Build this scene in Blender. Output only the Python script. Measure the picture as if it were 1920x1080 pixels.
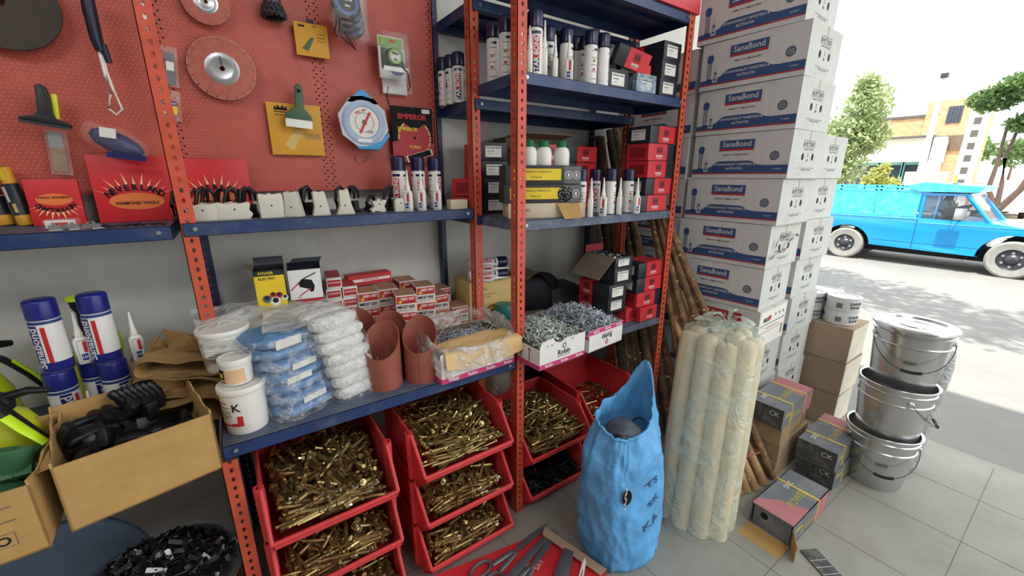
import bpy, bmesh, math, random
from mathutils import Vector, Matrix, noise, Euler
PI = math.pi
for o in list(bpy.data.objects):
    bpy.data.objects.remove(o)
SC = bpy.context.scene
COL = SC.collection

# ---------------------------------------------------------------- camera
FPX, PITCH, YAW = 765.0, math.radians(15.35), math.radians(34.6)
CAM = Vector((-0.890, -1.258, 1.5))
_cp, _sp = math.cos(PITCH), math.sin(PITCH)
FWD = Vector((math.sin(YAW)*_cp, math.cos(YAW)*_cp, -_sp))
RGT = Vector((math.cos(YAW), -math.sin(YAW), 0))
UPV = RGT.cross(FWD)
cd = bpy.data.cameras.new('camera'); cam = bpy.data.objects.new('camera', cd); COL.objects.link(cam)
cam.matrix_world = Matrix(((RGT.x, UPV.x, -FWD.x, CAM.x), (RGT.y, UPV.y, -FWD.y, CAM.y), (RGT.z, UPV.z, -FWD.z, CAM.z), (0, 0, 0, 1)))
cd.sensor_width = 36; cd.lens = FPX/1920*36; cd.clip_start = 0.02; cd.clip_end = 400
SC.camera = cam

# ---------------------------------------------------------------- sky, sun, exposure
SC.view_settings.view_transform = 'Standard'; SC.view_settings.look = 'None'
SC.view_settings.gamma = 1; SC.view_settings.use_curve_mapping = False
SC.view_settings.exposure = 0.8
wd = bpy.data.worlds.new('sky'); SC.world = wd; wd.use_nodes = True
bg = wd.node_tree.nodes['Background']
bg.inputs[0].default_value = (0.93, 0.97, 1.0, 1); bg.inputs[1].default_value = 1.7
sd = bpy.data.lights.new('sun', 'SUN'); so = bpy.data.objects.new('sun', sd); COL.objects.link(so)
sd.energy = 5.2; sd.angle = math.radians(0.8); sd.color = (1.0, 0.95, 0.86)
SUN_DIR = Vector((0.36, 0.10, -0.93)).normalized()
so.rotation_euler = SUN_DIR.to_track_quat('-Z', 'Y').to_euler()
# fill lights added above and behind the viewer to brighten the -X faces
for i, (lx, ly) in enumerate(((-2.3, -1.9), (0.3, -2.3))):
    ld = bpy.data.lights.new('fill_light', 'AREA'); lo = bpy.data.objects.new('fill_light', ld); COL.objects.link(lo)
    ld.shape = 'RECTANGLE'; ld.size = 1.5; ld.size_y = 0.5; ld.energy = 13; ld.color = (1.0, 1.0, 1.0)
    lo.location = (lx, ly, 3.0)
    lo.rotation_euler = (math.radians(25), 0, 0)

# ---------------------------------------------------------------- helpers
def pr(P):
    v = Vector(P) - CAM; d = v.dot(FWD)
    return 960 + FPX*v.dot(RGT)/d, 540 - FPX*v.dot(UPV)/d
def at(px, py, X=None, Y=None, Z=None):
    """the point of the plane X=, Y= or Z= on which the thing at that place of the photo stands"""
    r = FPX*FWD + (px-960)*RGT - (py-540)*UPV
    if X is not None: t = (X-CAM.x)/r.x
    elif Y is not None: t = (Y-CAM.y)/r.y
    else: t = (Z-CAM.z)/r.z
    return CAM + t*r

def lin(c):
    return tuple(((v/255)/12.92 if v/255 <= 0.04045 else ((v/255+0.055)/1.055)**2.4) for v in c[:3]) + (1,)
MATS = {}
def M(name, rgb, rough=0.6, metal=0.0, var=0.12, scale=9.0, bump=0.0, bscale=60.0, spec=0.4, dirt=None, dirt_amt=0.35):
    if name in MATS: return MATS[name]
    m = bpy.data.materials.new(name); m.use_nodes = True; MATS[name] = m
    nt = m.node_tree; N = nt.nodes; L = nt.links; b = N['Principled BSDF']
    b.inputs['Roughness'].default_value = rough; b.inputs['Metallic'].default_value = metal
    b.inputs['Specular IOR Level'].default_value = spec
    tc = N.new('ShaderNodeTexCoord')
    nz = N.new('ShaderNodeTexNoise'); nz.inputs['Scale'].default_value = scale; nz.inputs['Detail'].default_value = 4
    L.new(tc.outputs['Object'], nz.inputs['Vector'])
    rp = N.new('ShaderNodeValToRGB'); c = lin(rgb)
    rp.color_ramp.elements[0].position = 0.3; rp.color_ramp.elements[1].position = 0.7
    rp.color_ramp.elements[0].color = tuple(x*(1-var) for x in c[:3]) + (1,)
    rp.color_ramp.elements[1].color = tuple(min(1, x*(1+var*0.7)) for x in c[:3]) + (1,)
    L.new(nz.outputs['Fac'], rp.inputs['Fac'])
    out = rp.outputs['Color']
    if dirt:
        n2 = N.new('ShaderNodeTexNoise'); n2.inputs['Scale'].default_value = scale*2.3; n2.inputs['Detail'].default_value = 8
        n2.inputs['Roughness'].default_value = 0.7
        L.new(tc.outputs['Object'], n2.inputs['Vector'])
        r2 = N.new('ShaderNodeValToRGB'); r2.color_ramp.elements[0].position = 0.47; r2.color_ramp.elements[1].position = 0.72
        r2.color_ramp.elements[0].color = (0, 0, 0, 1); r2.color_ramp.elements[1].color = (dirt_amt,)*3 + (1,)
        L.new(n2.outputs['Fac'], r2.inputs['Fac'])
        mx = N.new('ShaderNodeMix'); mx.data_type = 'RGBA'
        L.new(r2.outputs['Color'], mx.inputs[0]); L.new(out, mx.inputs[6]); mx.inputs[7].default_value = lin(dirt)
        out = mx.outputs[2]
    L.new(out, b.inputs['Base Color'])
    if bump:
        n3 = N.new('ShaderNodeTexNoise'); n3.inputs['Scale'].default_value = bscale; n3.inputs['Detail'].default_value = 3
        L.new(tc.outputs['Object'], n3.inputs['Vector'])
        bp = N.new('ShaderNodeBump'); bp.inputs['Strength'].default_value = bump; bp.inputs['Distance'].default_value = 0.01
        L.new(n3.outputs['Fac'], bp.inputs['Height']); L.new(bp.outputs['Normal'], b.inputs['Normal'])
    return m

def clear_mat(name, rgb=(235, 238, 238), opac=0.25, rough=0.18, bscale=35, haze=0.5):
    """thin clear wrapping film: partly transparent, partly glossy and milky"""
    if name in MATS: return MATS[name]
    m = bpy.data.materials.new(name); m.use_nodes = True; MATS[name] = m
    nt = m.node_tree; N = nt.nodes; L = nt.links; b = N['Principled BSDF']; o = N['Material Output']
    b.inputs['Base Color'].default_value = lin(rgb); b.inputs['Roughness'].default_value = rough
    b.inputs['Specular IOR Level'].default_value = 0.9
    tr = N.new('ShaderNodeBsdfTransparent'); mx = N.new('ShaderNodeMixShader')
    tc = N.new('ShaderNodeTexCoord'); nz = N.new('ShaderNodeTexNoise'); nz.inputs['Scale'].default_value = bscale*0.4
    nz.inputs['Detail'].default_value = 5; nz.inputs['Distortion'].default_value = 1.5
    L.new(tc.outputs['Object'], nz.inputs['Vector'])
    mr = N.new('ShaderNodeMapRange'); mr.inputs[1].default_value = 0.42; mr.inputs[2].default_value = 0.68
    mr.inputs[3].default_value = opac*(1-haze); mr.inputs[4].default_value = min(1, opac*(1+haze*1.3))
    L.new(nz.outputs['Fac'], mr.inputs[0]); L.new(mr.outputs[0], mx.inputs[0])
    L.new(tr.outputs[0], mx.inputs[1]); L.new(b.outputs[0], mx.inputs[2]); L.new(mx.outputs[0], o.inputs['Surface'])
    n3 = N.new('ShaderNodeTexNoise'); n3.inputs['Scale'].default_value = bscale; n3.inputs['Distortion'].default_value = 2
    L.new(tc.outputs['Object'], n3.inputs['Vector'])
    bp = N.new('ShaderNodeBump'); bp.inputs['Strength'].default_value = 0.9; bp.inputs['Distance'].default_value = 0.02
    L.new(n3.outputs['Fac'], bp.inputs['Height']); L.new(bp.outputs['Normal'], b.inputs['Normal'])
    return m

def holes_mat(name, rgb, kind):
    """painted slotted steel; the slots are open (kind 'angle') or the sheet's punched holes (kind 'panel')"""
    m = M(name, rgb, 0.45, 0, 0.12, 7, dirt=(120, 60, 45), dirt_amt=0.35)
    nt = m.node_tree; N = nt.nodes; L = nt.links; b = N['Principled BSDF']; o = N['Material Output']
    def math_(op, a, c=None, v=None):
        n = N.new('ShaderNodeMath'); n.operation = op
        for k, x in enumerate((a, c)):
            if x is None: continue
            if isinstance(x, (int, float)): n.inputs[k].default_value = x
            else: L.new(x, n.inputs[k])
        return n.outputs[0]
    tc = N.new('ShaderNodeTexCoord'); sp = N.new('ShaderNodeSeparateXYZ'); L.new(tc.outputs['Object'], sp.inputs[0])
    if kind == 'angle':
        u = math_('SUBTRACT', math_('ADD', math_('ABSOLUTE', sp.outputs[0]), math_('ABSOLUTE', sp.outputs[1])), 0.0215)
        w = math_('SUBTRACT', math_('MULTIPLY', math_('FRACT', math_('DIVIDE', sp.outputs[2], 0.0295)), 0.0295), 0.01475)
        d = math_('ADD', math_('POWER', math_('DIVIDE', math_('ABSOLUTE', u), 0.0050), 2), math_('POWER', math_('DIVIDE', math_('ABSOLUTE', w), 0.0074), 2))
        mask = math_('LESS_THAN', d, 1.0)
    else:
        s = 0.0125
        row = math_('FLOOR', math_('DIVIDE', sp.outputs[2], s*0.866))
        off = math_('MULTIPLY', math_('MODULO', math_('ABSOLUTE', row), 2), 0.5)
        u = math_('SUBTRACT', math_('FRACT', math_('ADD', math_('DIVIDE', sp.outputs[0], s), off)), 0.5)
        w = math_('SUBTRACT', math_('FRACT', math_('DIVIDE', sp.outputs[2], s*0.866)), 0.5)
        d = math_('ADD', math_('MULTIPLY', u, u), math_('MULTIPLY', w, w))
        mask = math_('LESS_THAN', d, 0.05)
    if kind == 'angle':
        tr = N.new('ShaderNodeBsdfTransparent'); mx = N.new('ShaderNodeMixShader')
        L.new(mask, mx.inputs[0]); L.new(b.outputs[0], mx.inputs[1]); L.new(tr.outputs[0], mx.inputs[2]); L.new(mx.outputs[0], o.inputs['Surface'])
    else:
        src = b.inputs['Base Color'].links[0].from_socket
        mx = N.new('ShaderNodeMix'); mx.data_type = 'RGBA'; L.new(mask, mx.inputs[0]); L.new(src, mx.inputs[6])
        mx.inputs[7].default_value = lin((192, 104, 88)); L.new(mx.outputs[2], b.inputs['Base Color'])
        bp = N.new('ShaderNodeBump'); bp.inputs['Strength'].default_value = 0.6; bp.inputs['Distance'].default_value = 0.004; bp.invert = True
        L.new(math_('LESS_THAN', d, 0.09), bp.inputs['Height']); L.new(bp.outputs['Normal'], b.inputs['Normal'])
    return m

_TX = {}
def text_geo(s, size, bold=0.0):
    k = (s, size, bold)
    if k in _TX: return _TX[k]
    cu = bpy.data.curves.new('t', 'FONT'); cu.body = s; cu.size = size; cu.align_x = 'CENTER'; cu.align_y = 'CENTER'
    cu.resolution_u = 2; cu.offset = bold*size; cu.fill_mode = 'FRONT'
    ob = bpy.data.objects.new('t', cu); COL.objects.link(ob)
    dg = bpy.context.evaluated_depsgraph_get(); me = ob.evaluated_get(dg).to_mesh()
    r = ([v.co.copy() for v in me.vertices], [tuple(p.vertices) for p in me.polygons])
    ob.evaluated_get(dg).to_mesh_clear(); bpy.data.objects.remove(ob); bpy.data.curves.remove(cu)
    _TX[k] = r; return r

# faces of an upright box seen from outside: matrices that carry text drawn in x (right) / y (up)
def face_T(side, p):
    R = {'-Y': ((1, 0, 0), (0, 0, 1), (0, -1, 0)), '+Y': ((-1, 0, 0), (0, 0, 1), (0, 1, 0)),
         '-X': ((0, -1, 0), (0, 0, 1), (-1, 0, 0)), '+X': ((0, 1, 0), (0, 0, 1), (1, 0, 0)), '+Z': ((1, 0, 0), (0, 1, 0), (0, 0, 1))}[side]
    x, y, z = (Vector(r) for r in R)
    return Matrix(((x.x, y.x, z.x, p[0]), (x.y, y.y, z.y, p[1]), (x.z, y.z, z.z, p[2]), (0, 0, 0, 1)))
def RZ(a): return Matrix.Rotation(math.radians(a), 4, 'Z')
def TR(x, y, z): return Matrix.Translation((x, y, z))
def ROT(a, ax): return Matrix.Rotation(math.radians(a), 4, ax)

class MB:
    def __init__(s): s.v = []; s.f = []; s.mi = []; s.mats = []
    def _m(s, m):
        if isinstance(m, str): m = MATS[m]
        if m not in s.mats: s.mats.append(m)
        return s.mats.index(m)
    def add(s, vs, fs, mat, T=None):
        n = len(s.v)
        s.v += [(T @ Vector(v)) if T is not None else Vector(v) for v in vs]
        s.f += [tuple(i+n for i in f) for f in fs]; k = s._m(mat); s.mi += [k]*len(fs); return s
    def box(s, x0, x1, y0, y1, z0, z1, mat, T=None):
        vs = [(x, y, z) for x in (x0, x1) for y in (y0, y1) for z in (z0, z1)]
        return s.add(vs, [(0, 1, 3, 2), (4, 6, 7, 5), (0, 4, 5, 1), (2, 3, 7, 6), (0, 2, 6, 4), (1, 5, 7, 3)], mat, T)
    def rect(s, side, p, w, h, mat, e=0.0004):
        """a printed patch w x h centred at p on the face 'side' of a box"""
        T = face_T(side, p)
        return s.add([(-w/2, -h/2, e), (w/2, -h/2, e), (w/2, h/2, e), (-w/2, h/2, e)], [(0, 1, 2, 3)], mat, T)
    def poly(s, side, p, pts, mat, e=0.0004):
        return s.add([(x, y, e) for x, y in pts], [tuple(range(len(pts)))], mat, face_T(side, p))
    def disc(s, side, p, r, mat, e=0.0005, n=20, r2=0):
        a = [2*PI*i/n for i in range(n)]
        if r2: return s.add([(r*math.cos(t), r*math.sin(t), e) for t in a]+[(r2*math.cos(t), r2*math.sin(t), e) for t in a], [(i, (i+1) % n, (i+1) % n+n, i+n) for i in range(n)], mat, face_T(side, p))
        return s.poly(side, p, [(r*math.cos(t), r*math.sin(t)) for t in a], mat, e)
    def text(s, st, size, mat, side=None, p=(0, 0, 0), e=0.001, bold=0.0, rot=0, T=None, cyl=None, sx=1.0):
        vs, fs = text_geo(st, size, bold)
        R = Matrix.Rotation(math.radians(rot), 4, 'Z') @ Matrix.Diagonal((sx, 1, 1, 1))
        vs = [R @ v for v in vs]
        if cyl:   # wrap on a cylinder (radius r, around local z), centred at angle a, height z
            r, a, z = cyl; out = []; key = (st, size, bold, rot, sx, r)
            if key not in _TX:      # cut into narrow strips so that the letters follow the curve
                bm = bmesh.new(); bv = [bm.verts.new((v.x, v.y, 0)) for v in vs]
                for f_ in fs:
                    try: bm.faces.new([bv[i] for i in f_])
                    except ValueError: pass
                x0 = min(v.x for v in vs); x1 = max(v.x for v in vs); n_ = max(2, int((x1-x0)/(r*0.16)))
                for k in range(1, n_): bmesh.ops.bisect_plane(bm, geom=bm.verts[:]+bm.edges[:]+bm.faces[:], plane_co=(x0+(x1-x0)*k/n_, 0, 0), plane_no=(1, 0, 0))
                bm.verts.index_update(); _TX[key] = ([v.co.copy() for v in bm.verts], [tuple(v.index for v in f_.verts) for f_ in bm.faces]); bm.free()
            vs, fs = _TX[key]
            for v in vs:
                t = a + v.x/r; out.append(((r+e)*math.cos(t), (r+e)*math.sin(t), z+v.y))
            return s.add(out, fs, mat, T)
        vs = [(v.x, v.y, e) for v in vs]
        return s.add(vs, fs, mat, (T if T is not None else Matrix.Identity(4)) @ face_T(side, p) if side else T)
    def cylpatch(s, r, a0, a1, z0, z1, mat, T=None, n=8, e=0.0006):
        vs = []; 
        for i in range(n+1):
            t = a0+(a1-a0)*i/n
            for z in (z0, z1): vs.append(((r+e)*math.cos(t), (r+e)*math.sin(t), z))
        return s.add(vs, [(2*i, 2*i+2, 2*i+3, 2*i+1) for i in range(n)], mat, T)
    def lathe(s, prof, mat, n=24, T=None, mats=None, sq=None):
        vs = []; fs = []; rings = []
        for r, z in prof:
            if r < 1e-6: rings.append([len(vs)]); vs.append((0, 0, z))
            else:
                rings.append(list(range(len(vs), len(vs)+n)))
                for i in range(n):
                    a = 2*PI*i/n; c, q = math.cos(a), math.sin(a)
                    if sq:  # superellipse section: sq=(sx, sy, power)
                        c = math.copysign(abs(c)**sq[2], c)*sq[0]; q = math.copysign(abs(q)**sq[2], q)*sq[1]
                    vs.append((r*c, r*q, z))
        base = len(s.v); segs = []
        for k in range(len(rings)-1):
            A, B = rings[k], rings[k+1]; ff = []
            if len(A) == 1 and len(B) == 1: continue
            for i in range(n):
                j = (i+1) % n
                if len(A) == 1: ff.append((A[0], B[j], B[i]))
                elif len(B) == 1: ff.append((A[i], A[j], B[0]))
                else: ff.append((A[i], A[j], B[j], B[i]))
            segs.append((ff, mats[k] if mats else mat))
        s.v += [(T @ Vector(v)) if T is not None else Vector(v) for v in vs]
        for ff, m in segs:
            k = s._m(m); s.f += [tuple(i+base for i in f) for f in ff]; s.mi += [k]*len(ff)
        return s
    def cyl(s, p0, p1, r0, mat, r1=None, n=12, caps=True):
        p0, p1 = Vector(p0), Vector(p1); r1 = r0 if r1 is None else r1
        d = p1-p0; T = Matrix.Translation(p0) @ d.to_track_quat('Z', 'Y').to_matrix().to_4x4(); h = d.length
        pf = ([(0, 0)] if caps else [])+[(r0, 0), (r1, h)]+([(0, h)] if caps else [])
        return s.lathe(pf, mat, n, T)
    def tube(s, pts, r, mat, n=8, closed=False, flat=1.0):
        pts = [Vector(p) for p in pts]; m = len(pts); vs = []
        for i, p in enumerate(pts):
            a = pts[i-1] if (i > 0 or closed) else pts[i]; b = pts[(i+1) % m] if (i < m-1 or closed) else pts[i]
            d = (b-a).normalized(); q = d.to_track_quat('Z', 'Y')
            if flat != 1.0:
                up = Vector((0, 0, 1)) if abs(d.z) < 0.95 else Vector((1, 0, 0)); sx = d.cross(up).normalized(); sy = sx.cross(d)
            else: sx = q @ Vector((1, 0, 0)); sy = q @ Vector((0, 1, 0))
            rr = r[i] if isinstance(r, (list, tuple)) else r
            for k in range(n):
                t = 2*PI*k/n; vs.append(p+sx*rr*math.cos(t)+sy*rr*flat*math.sin(t))
        fs = []
        for i in range(m if closed else m-1):
            j = (i+1) % m
            for k in range(n): fs.append((i*n+k, i*n+(k+1) % n, j*n+(k+1) % n, j*n+k))
        if not closed: fs += [tuple(reversed(range(n))), tuple(range((m-1)*n, m*n))]
        return s.add(vs, fs, mat)
    def prism(s, pts, z0, z1, mat, T=None):
        n = len(pts); vs = [(x, y, z0) for x, y in pts]+[(x, y, z1) for x, y in pts]
        fs = [tuple(reversed(range(n))), tuple(range(n, 2*n))]+[(i, (i+1) % n, (i+1) % n+n, i+n) for i in range(n)]
        return s.add(vs, fs, mat, T)
    def grid(s, fn, nu, nv, mat, T=None, wrap=False):
        vs = [fn(i/nu, j/nv) for j in range(nv+1) for i in range(nu+(0 if wrap else 1))]; w = nu+(0 if wrap else 1)
        fs = [(j*w+i, j*w+(i+1) % w, (j+1)*w+(i+1) % w, (j+1)*w+i) for j in range(nv) for i in range(nu)]
        return s.add(vs, fs, mat, T)
    def mesh(s, name, bevel=0, ang=38, smooth=True, fixn=False):
        me = bpy.data.meshes.new(name); me.from_pydata([tuple(v) for v in s.v], [], s.f)
        for m in s.mats: me.materials.append(m)
        me.polygons.foreach_set('material_index', s.mi)
        if bevel or fixn:
            bm = bmesh.new(); bm.from_mesh(me)
            if bevel:
                es = [e for e in bm.edges if e.is_manifold and e.calc_face_angle(0) > 0.6]
                bmesh.ops.bevel(bm, geom=es, offset=bevel, segments=2, profile=0.6, affect='EDGES', clamp_overlap=True)
            if fixn: bmesh.ops.recalc_face_normals(bm, faces=bm.faces)
            bm.to_mesh(me); bm.free()
        if smooth:
            me.polygons.foreach_set('use_smooth', [True]*len(me.polygons)); me.set_sharp_from_angle(angle=math.radians(ang))
        me.update(); return me
    def build(s, name, parent=None, bevel=0, ang=38, smooth=True, label=None, loc=None, fixn=False):
        return link(name, s.mesh(name, bevel, ang, smooth, fixn), parent, label, loc)

def link(name, me, parent=None, label=None, loc=None, mtx=None):
    o = bpy.data.objects.new(name, me); COL.objects.link(o)
    if parent is not None: o.parent = parent
    if label: o['label'] = label
    if mtx is not None: o.matrix_basis = mtx
    elif loc is not None: o.location = loc
    return o
def thing(name, label, cat, loc=(0, 0, 0), rz=0, group=None, tilt=None):
    o = bpy.data.objects.new(name, None); COL.objects.link(o); o.empty_display_size = 0.05
    o.location = loc; o.rotation_euler = (0, 0, math.radians(rz)) if tilt is None else Euler((math.radians(tilt[0]), math.radians(tilt[1]), math.radians(rz)))
    return tag(o, label, cat, group)
def tag(o, label, cat, group=None, kind=None):
    o['label'] = label; o['category'] = cat
    if group: o['group'] = group
    if kind: o['kind'] = kind
    return o
def struct(o): o['kind'] = 'structure'; return o
def dup(root, loc, rz=0, label=None, group=None, tilt=None, scale=None):
    r = root.copy(); COL.objects.link(r); r.location = loc
    r.rotation_euler = (0, 0, math.radians(rz)) if tilt is None else Euler((math.radians(tilt[0]), math.radians(tilt[1]), math.radians(rz)))
    if scale: r.scale = (scale,)*3 if isinstance(scale, (int, float)) else scale
    if label: r['label'] = label
    if group: r['group'] = group
    for ch in list(root.children):
        c = ch.copy(); COL.objects.link(c); c.parent = r
        for g in list(ch.children):
            d = g.copy(); COL.objects.link(d); d.parent = c
    return r
class Kind:
    """first use moves the original, later uses copy it with its parts"""
    def __init__(s, maker): s.maker = maker; s.o = None
    def put(s, loc, rz=0, label=None, group=None, tilt=None, scale=None):
        if s.o is None:
            s.o = s.maker(); o = s.o; o.location = loc
            o.rotation_euler = (0, 0, math.radians(rz)) if tilt is None else Euler((math.radians(tilt[0]), math.radians(tilt[1]), math.radians(rz)))
            if scale: o.scale = (scale,)*3 if isinstance(scale, (int, float)) else scale
            if label: o['label'] = label
            if group: o['group'] = group
            return o
        o = dup(s.o, loc, rz, label, group, tilt, scale if scale else (1, 1, 1))
        if not group and 'group' in o: del o['group']
        return o
def nz3(x, y, z, s=1.0): return noise.noise(Vector((x*s, y*s, z*s)))
# ================================================================ materials
M('wall_paint', (208, 206, 200), 0.85, var=0.05, scale=3, dirt=(150, 148, 142), dirt_amt=0.25)
M('orange', (206, 88, 60), 0.42, dirt=(130, 62, 45), dirt_amt=0.3)
HO = holes_mat('orange_slotted_steel', (204, 86, 60), 'angle')
HB = holes_mat('blue_slotted_steel', (40, 58, 98), 'angle')
HP = holes_mat('punched_panel', (188, 84, 68), 'panel')
M('shelf_blue', (36, 58, 104), 0.38, var=0.15, scale=5, dirt=(92, 100, 118), dirt_amt=0.55)
M('shelf_grey', (82, 92, 116), 0.5, var=0.15, scale=8, dirt=(140, 138, 132), dirt_amt=0.6)
M('steel', (190, 192, 195), 0.28, 0.9); M('dark_steel', (70, 72, 76), 0.4, 0.7)
M('black_plastic', (24, 24, 27), 0.42, var=0.2); M('soft_black', (14, 14, 16), 0.8)
M('white_plastic', (232, 230, 222), 0.4, var=0.04); M('paper', (228, 226, 218), 0.7, var=0.03)
M('ink', (30, 30, 34), 0.6); M('grey_ink', (105, 105, 108), 0.7)
M('navy', (26, 34, 92), 0.35, var=0.1); M('deep_navy', (22, 24, 52), 0.35); M('print_blue', (34, 62, 128), 0.5, var=0.08)
M('print_red', (196, 40, 44), 0.5, var=0.06); M('pack_red', (206, 38, 44), 0.42, var=0.08)
M('kraft', (180, 144, 88), 0.85, var=0.1, scale=14, bump=0.1, dirt=(160, 120, 74), dirt_amt=0.3)
M('kraft_dark', (160, 138, 116), 0.85, var=0.1, scale=10)
M('kraft_rev', (120, 100, 80), 0.9)

# ================================================================ the building
f = MB(); f.box(-4, 2.27, -6, 0.64, -0.06, 0, M('pavers', (150, 148, 140), 0.75, var=0.1, scale=2.2, bump=0.15, bscale=30, dirt=(122, 120, 112), dirt_amt=0.5))
J = M('paver_joint', (118, 115, 108), 0.95)
yj = [-5.6+0.4*i for i in range(16)]; xj = [2.27-0.4*i for i in range(1, 14)]
for k, x in enumerate(xj): f.box(x-0.0016, x+0.0016, -6, 0.6, 0, 0.0006, J)
for y in yj: f.box(-4, 2.27, y-0.0016, y+0.0016, 0, 0.0006, J)
struct(f.build('floor', smooth=False))
f = MB(); f.box(2.27, 2.32, -14, 14, -0.3, 0.0, M('kerb_stone', (150, 146, 138), 0.85, var=0.08)); struct(f.build('trim_1', smooth=False))
f = MB(); f.box(-4, 1.98, 0.62, 0.8, 0, 3.25, 'wall_paint'); struct(f.build('wall_back', smooth=False))
f = MB(); f.box(-4.1, -4, -6, 0.62, 0, 3.25, 'wall_paint'); struct(f.build('wall_left', smooth=False))
f = MB(); f.box(-4, 0.2, -6.1, -6, 0, 3.25, 'wall_paint'); struct(f.build('wall_front', smooth=False))
f = MB(); f.box(-4.1, 1.98, -6.1, 5, 3.25, 3.4, 'wall_paint'); struct(f.build('ceiling', smooth=False))
f = MB(); f.box(-4.1, 1.98, -8, 9, 3.4, 5.0, M('facade', (188, 178, 160), 0.9)); struct(f.build('wall_upper', smooth=False))

# ================================================================ the racks
ZL, ZU, ZR, ZT = 0.77, 1.365, 1.335, 1.85      # shelf tops: lower, wall rack, right bay middle, right bay upper
YB = 0.29                                       # plane of the wall rack's front posts
def angle_post(z0, z1, mat, a=0.04, sx=1, sy=1, t=0.0022):
    m = MB(); X = sorted((0, sx*a)); Yv = sorted((0, sy*a)); tx = sorted((0, sx*t)); ty = sorted((0, sy*t))
    m.box(X[0], X[1], ty[0], ty[1], z0, z1, mat); m.box(tx[0], tx[1], Yv[0], Yv[1], z0, z1, mat); return m
def board(name, x0, x1, y0, y1, z, parent, mat='shelf_blue', lip=0.04, top='shelf_grey'):
    m = MB(); m.box(x0, x1, y0, y1, z-0.0015, z, top)
    m.box(x0, x1, y0, y0+0.0015, z-lip, z, mat); m.box(x0, x1, y1-0.0015, y1, z-lip, z, mat)
    m.box(x0, x0+0.0015, y0, y1, z-lip, z, mat); m.box(x1-0.0015, x1, y0, y1, z-lip, z, mat)
    m.box(x0+0.002, x1-0.002, y0, y0+0.014, z-lip, z-lip+0.0015, mat); m.box(x0+0.002, x1-0.002, y1-0.014, y1, z-lip, z-lip+0.0015, mat)
    m.box(x0+0.002, x1-0.002, (y0+y1)/2-0.02, (y0+y1)/2+0.02, z-0.012, z-0.0015, mat)   # stiffening rib
    m.box(x0+0.002, x1-0.002, y0+0.002, y1-0.002, z-0.0032, z-0.0016, mat)
    o = m.build(name, parent, smooth=False)
    for bx in (x0+0.03, x1-0.03):
        b = MB(); b.cyl((bx, y0+0.0005, z-0.018), (bx, y0-0.005, z-0.018), 0.0065, 'steel', n=6); b.cyl((bx, y0-0.004, z-0.018), (bx, y0-0.008, z-0.018), 0.003, 'steel', n=8)
        b.build('shelf_bolt', o, label='bright bolt head on the shelf lip')
    return o

wall_rack = thing('wall_rack', 'long orange and blue slotted steel rack fixed along the back wall', 'rack', (0, YB, 0))
def rp(x, y, z0, z1, mat, name='post', sx=1, sy=1, root=wall_rack, label=None):
    o = angle_post(z0, z1, mat, sx=sx, sy=sy).build(name, root, smooth=False, label=label); o.location = Vector((x, y, 0))-Vector(root.location); return o
rp(-1.01, YB, ZL, 2.6, HO, label='orange slotted post'); rp(-0.02, YB, 0, 2.6, HO, label='orange slotted post')
rp(-1.99, YB, ZL, 2.6, HO, label='orange slotted post'); rp(0.945, YB+0.015, 0, 2.6, HO, sx=1, label='orange slotted post')
for x in (-1.99, -1.0, -0.045, 0.955): rp(x, 0.605, 0, 2.6, HB, sx=1, sy=-1, label='dark blue slotted back post')
for x0, x1, z in ((-1.98, -1.03, ZU-0.005), (-1.005, -0.022, ZU), (-0.005, 0.965, 1.335), (-0.005, 0.965, 1.80), (-0.005, 0.965, 2.15), (-1.98, -1.02, ZL), (-1.0, -0.02, ZL-0.001), (-0.005, 0.965, ZL-0.001)):
    board('shelf_board', x0, x1, YB-0.003, 0.604, z, wall_rack)
for x0, x1 in ((-1.975, -0.995), (-0.99, -0.055)):
    m = MB(); m.box(x0, x1, 0.568, 0.572, 1.445, 2.6, HP)
    m.box(x0, x1, 0.556, 0.568, 1.445, 1.449, HP); m.box(x1-0.003, x1, 0.556, 0.568, 1.445, 2.6, HP); m.box(x0, x0+0.003, 0.556, 0.568, 1.445, 2.6, HP)
    SM = 'soft_black'
    for xx in (x0+0.012, x1-0.012, (x0+x1)/2-0.013, (x0+x1)/2+0.013):   # columns of open mounting holes along the sheet joints
        for k in range(88): m.disc('-Y', (xx+(0.005 if k % 2 else -0.005), 0.568, 1.46+k*0.0125), 0.0031, SM, e=0.0008, n=8)
    m.build('punched_panel', wall_rack, smooth=False, loc=(0, -YB, 0), label='orange punched sheet metal back panel')
for o in wall_rack.children:
    if o.name.startswith('shelf_board'): o.location = (0, -YB, 0)

front_rack = thing('shelf_rack', 'orange-posted rack of deep blue shelves standing on the floor in front', 'rack', (0, 0, 0))
rp(0, 0, 0, 2.6, HO, root=front_rack, label='orange slotted post'); rp(-1.01, 0, 0, ZL-0.045, HO, root=front_rack, label='orange slotted post')
rp(-1.99, 0, 0, ZL-0.045, HO, root=front_rack, label='orange slotted post'); rp(0.985, 0, 0, 2.6, HO, sx=-1, root=front_rack, label='orange slotted post')
for x0, x1, z, mt in ((-1.98, -1.012, ZL, 'shelf_blue'), (-1.0, -0.002, ZL, 'shelf_blue'), (0.015, 0.965, ZL, 'shelf_grey'), (0.015, 0.965, ZR, 'shelf_grey'), (0.012, 0.965, ZT, 'shelf_blue'), (0.012, 0.965, 2.2, 'shelf_blue')):
    board('shelf_board', x0, x1, 0.003, YB-0.006, z, front_rack, mt)
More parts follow.
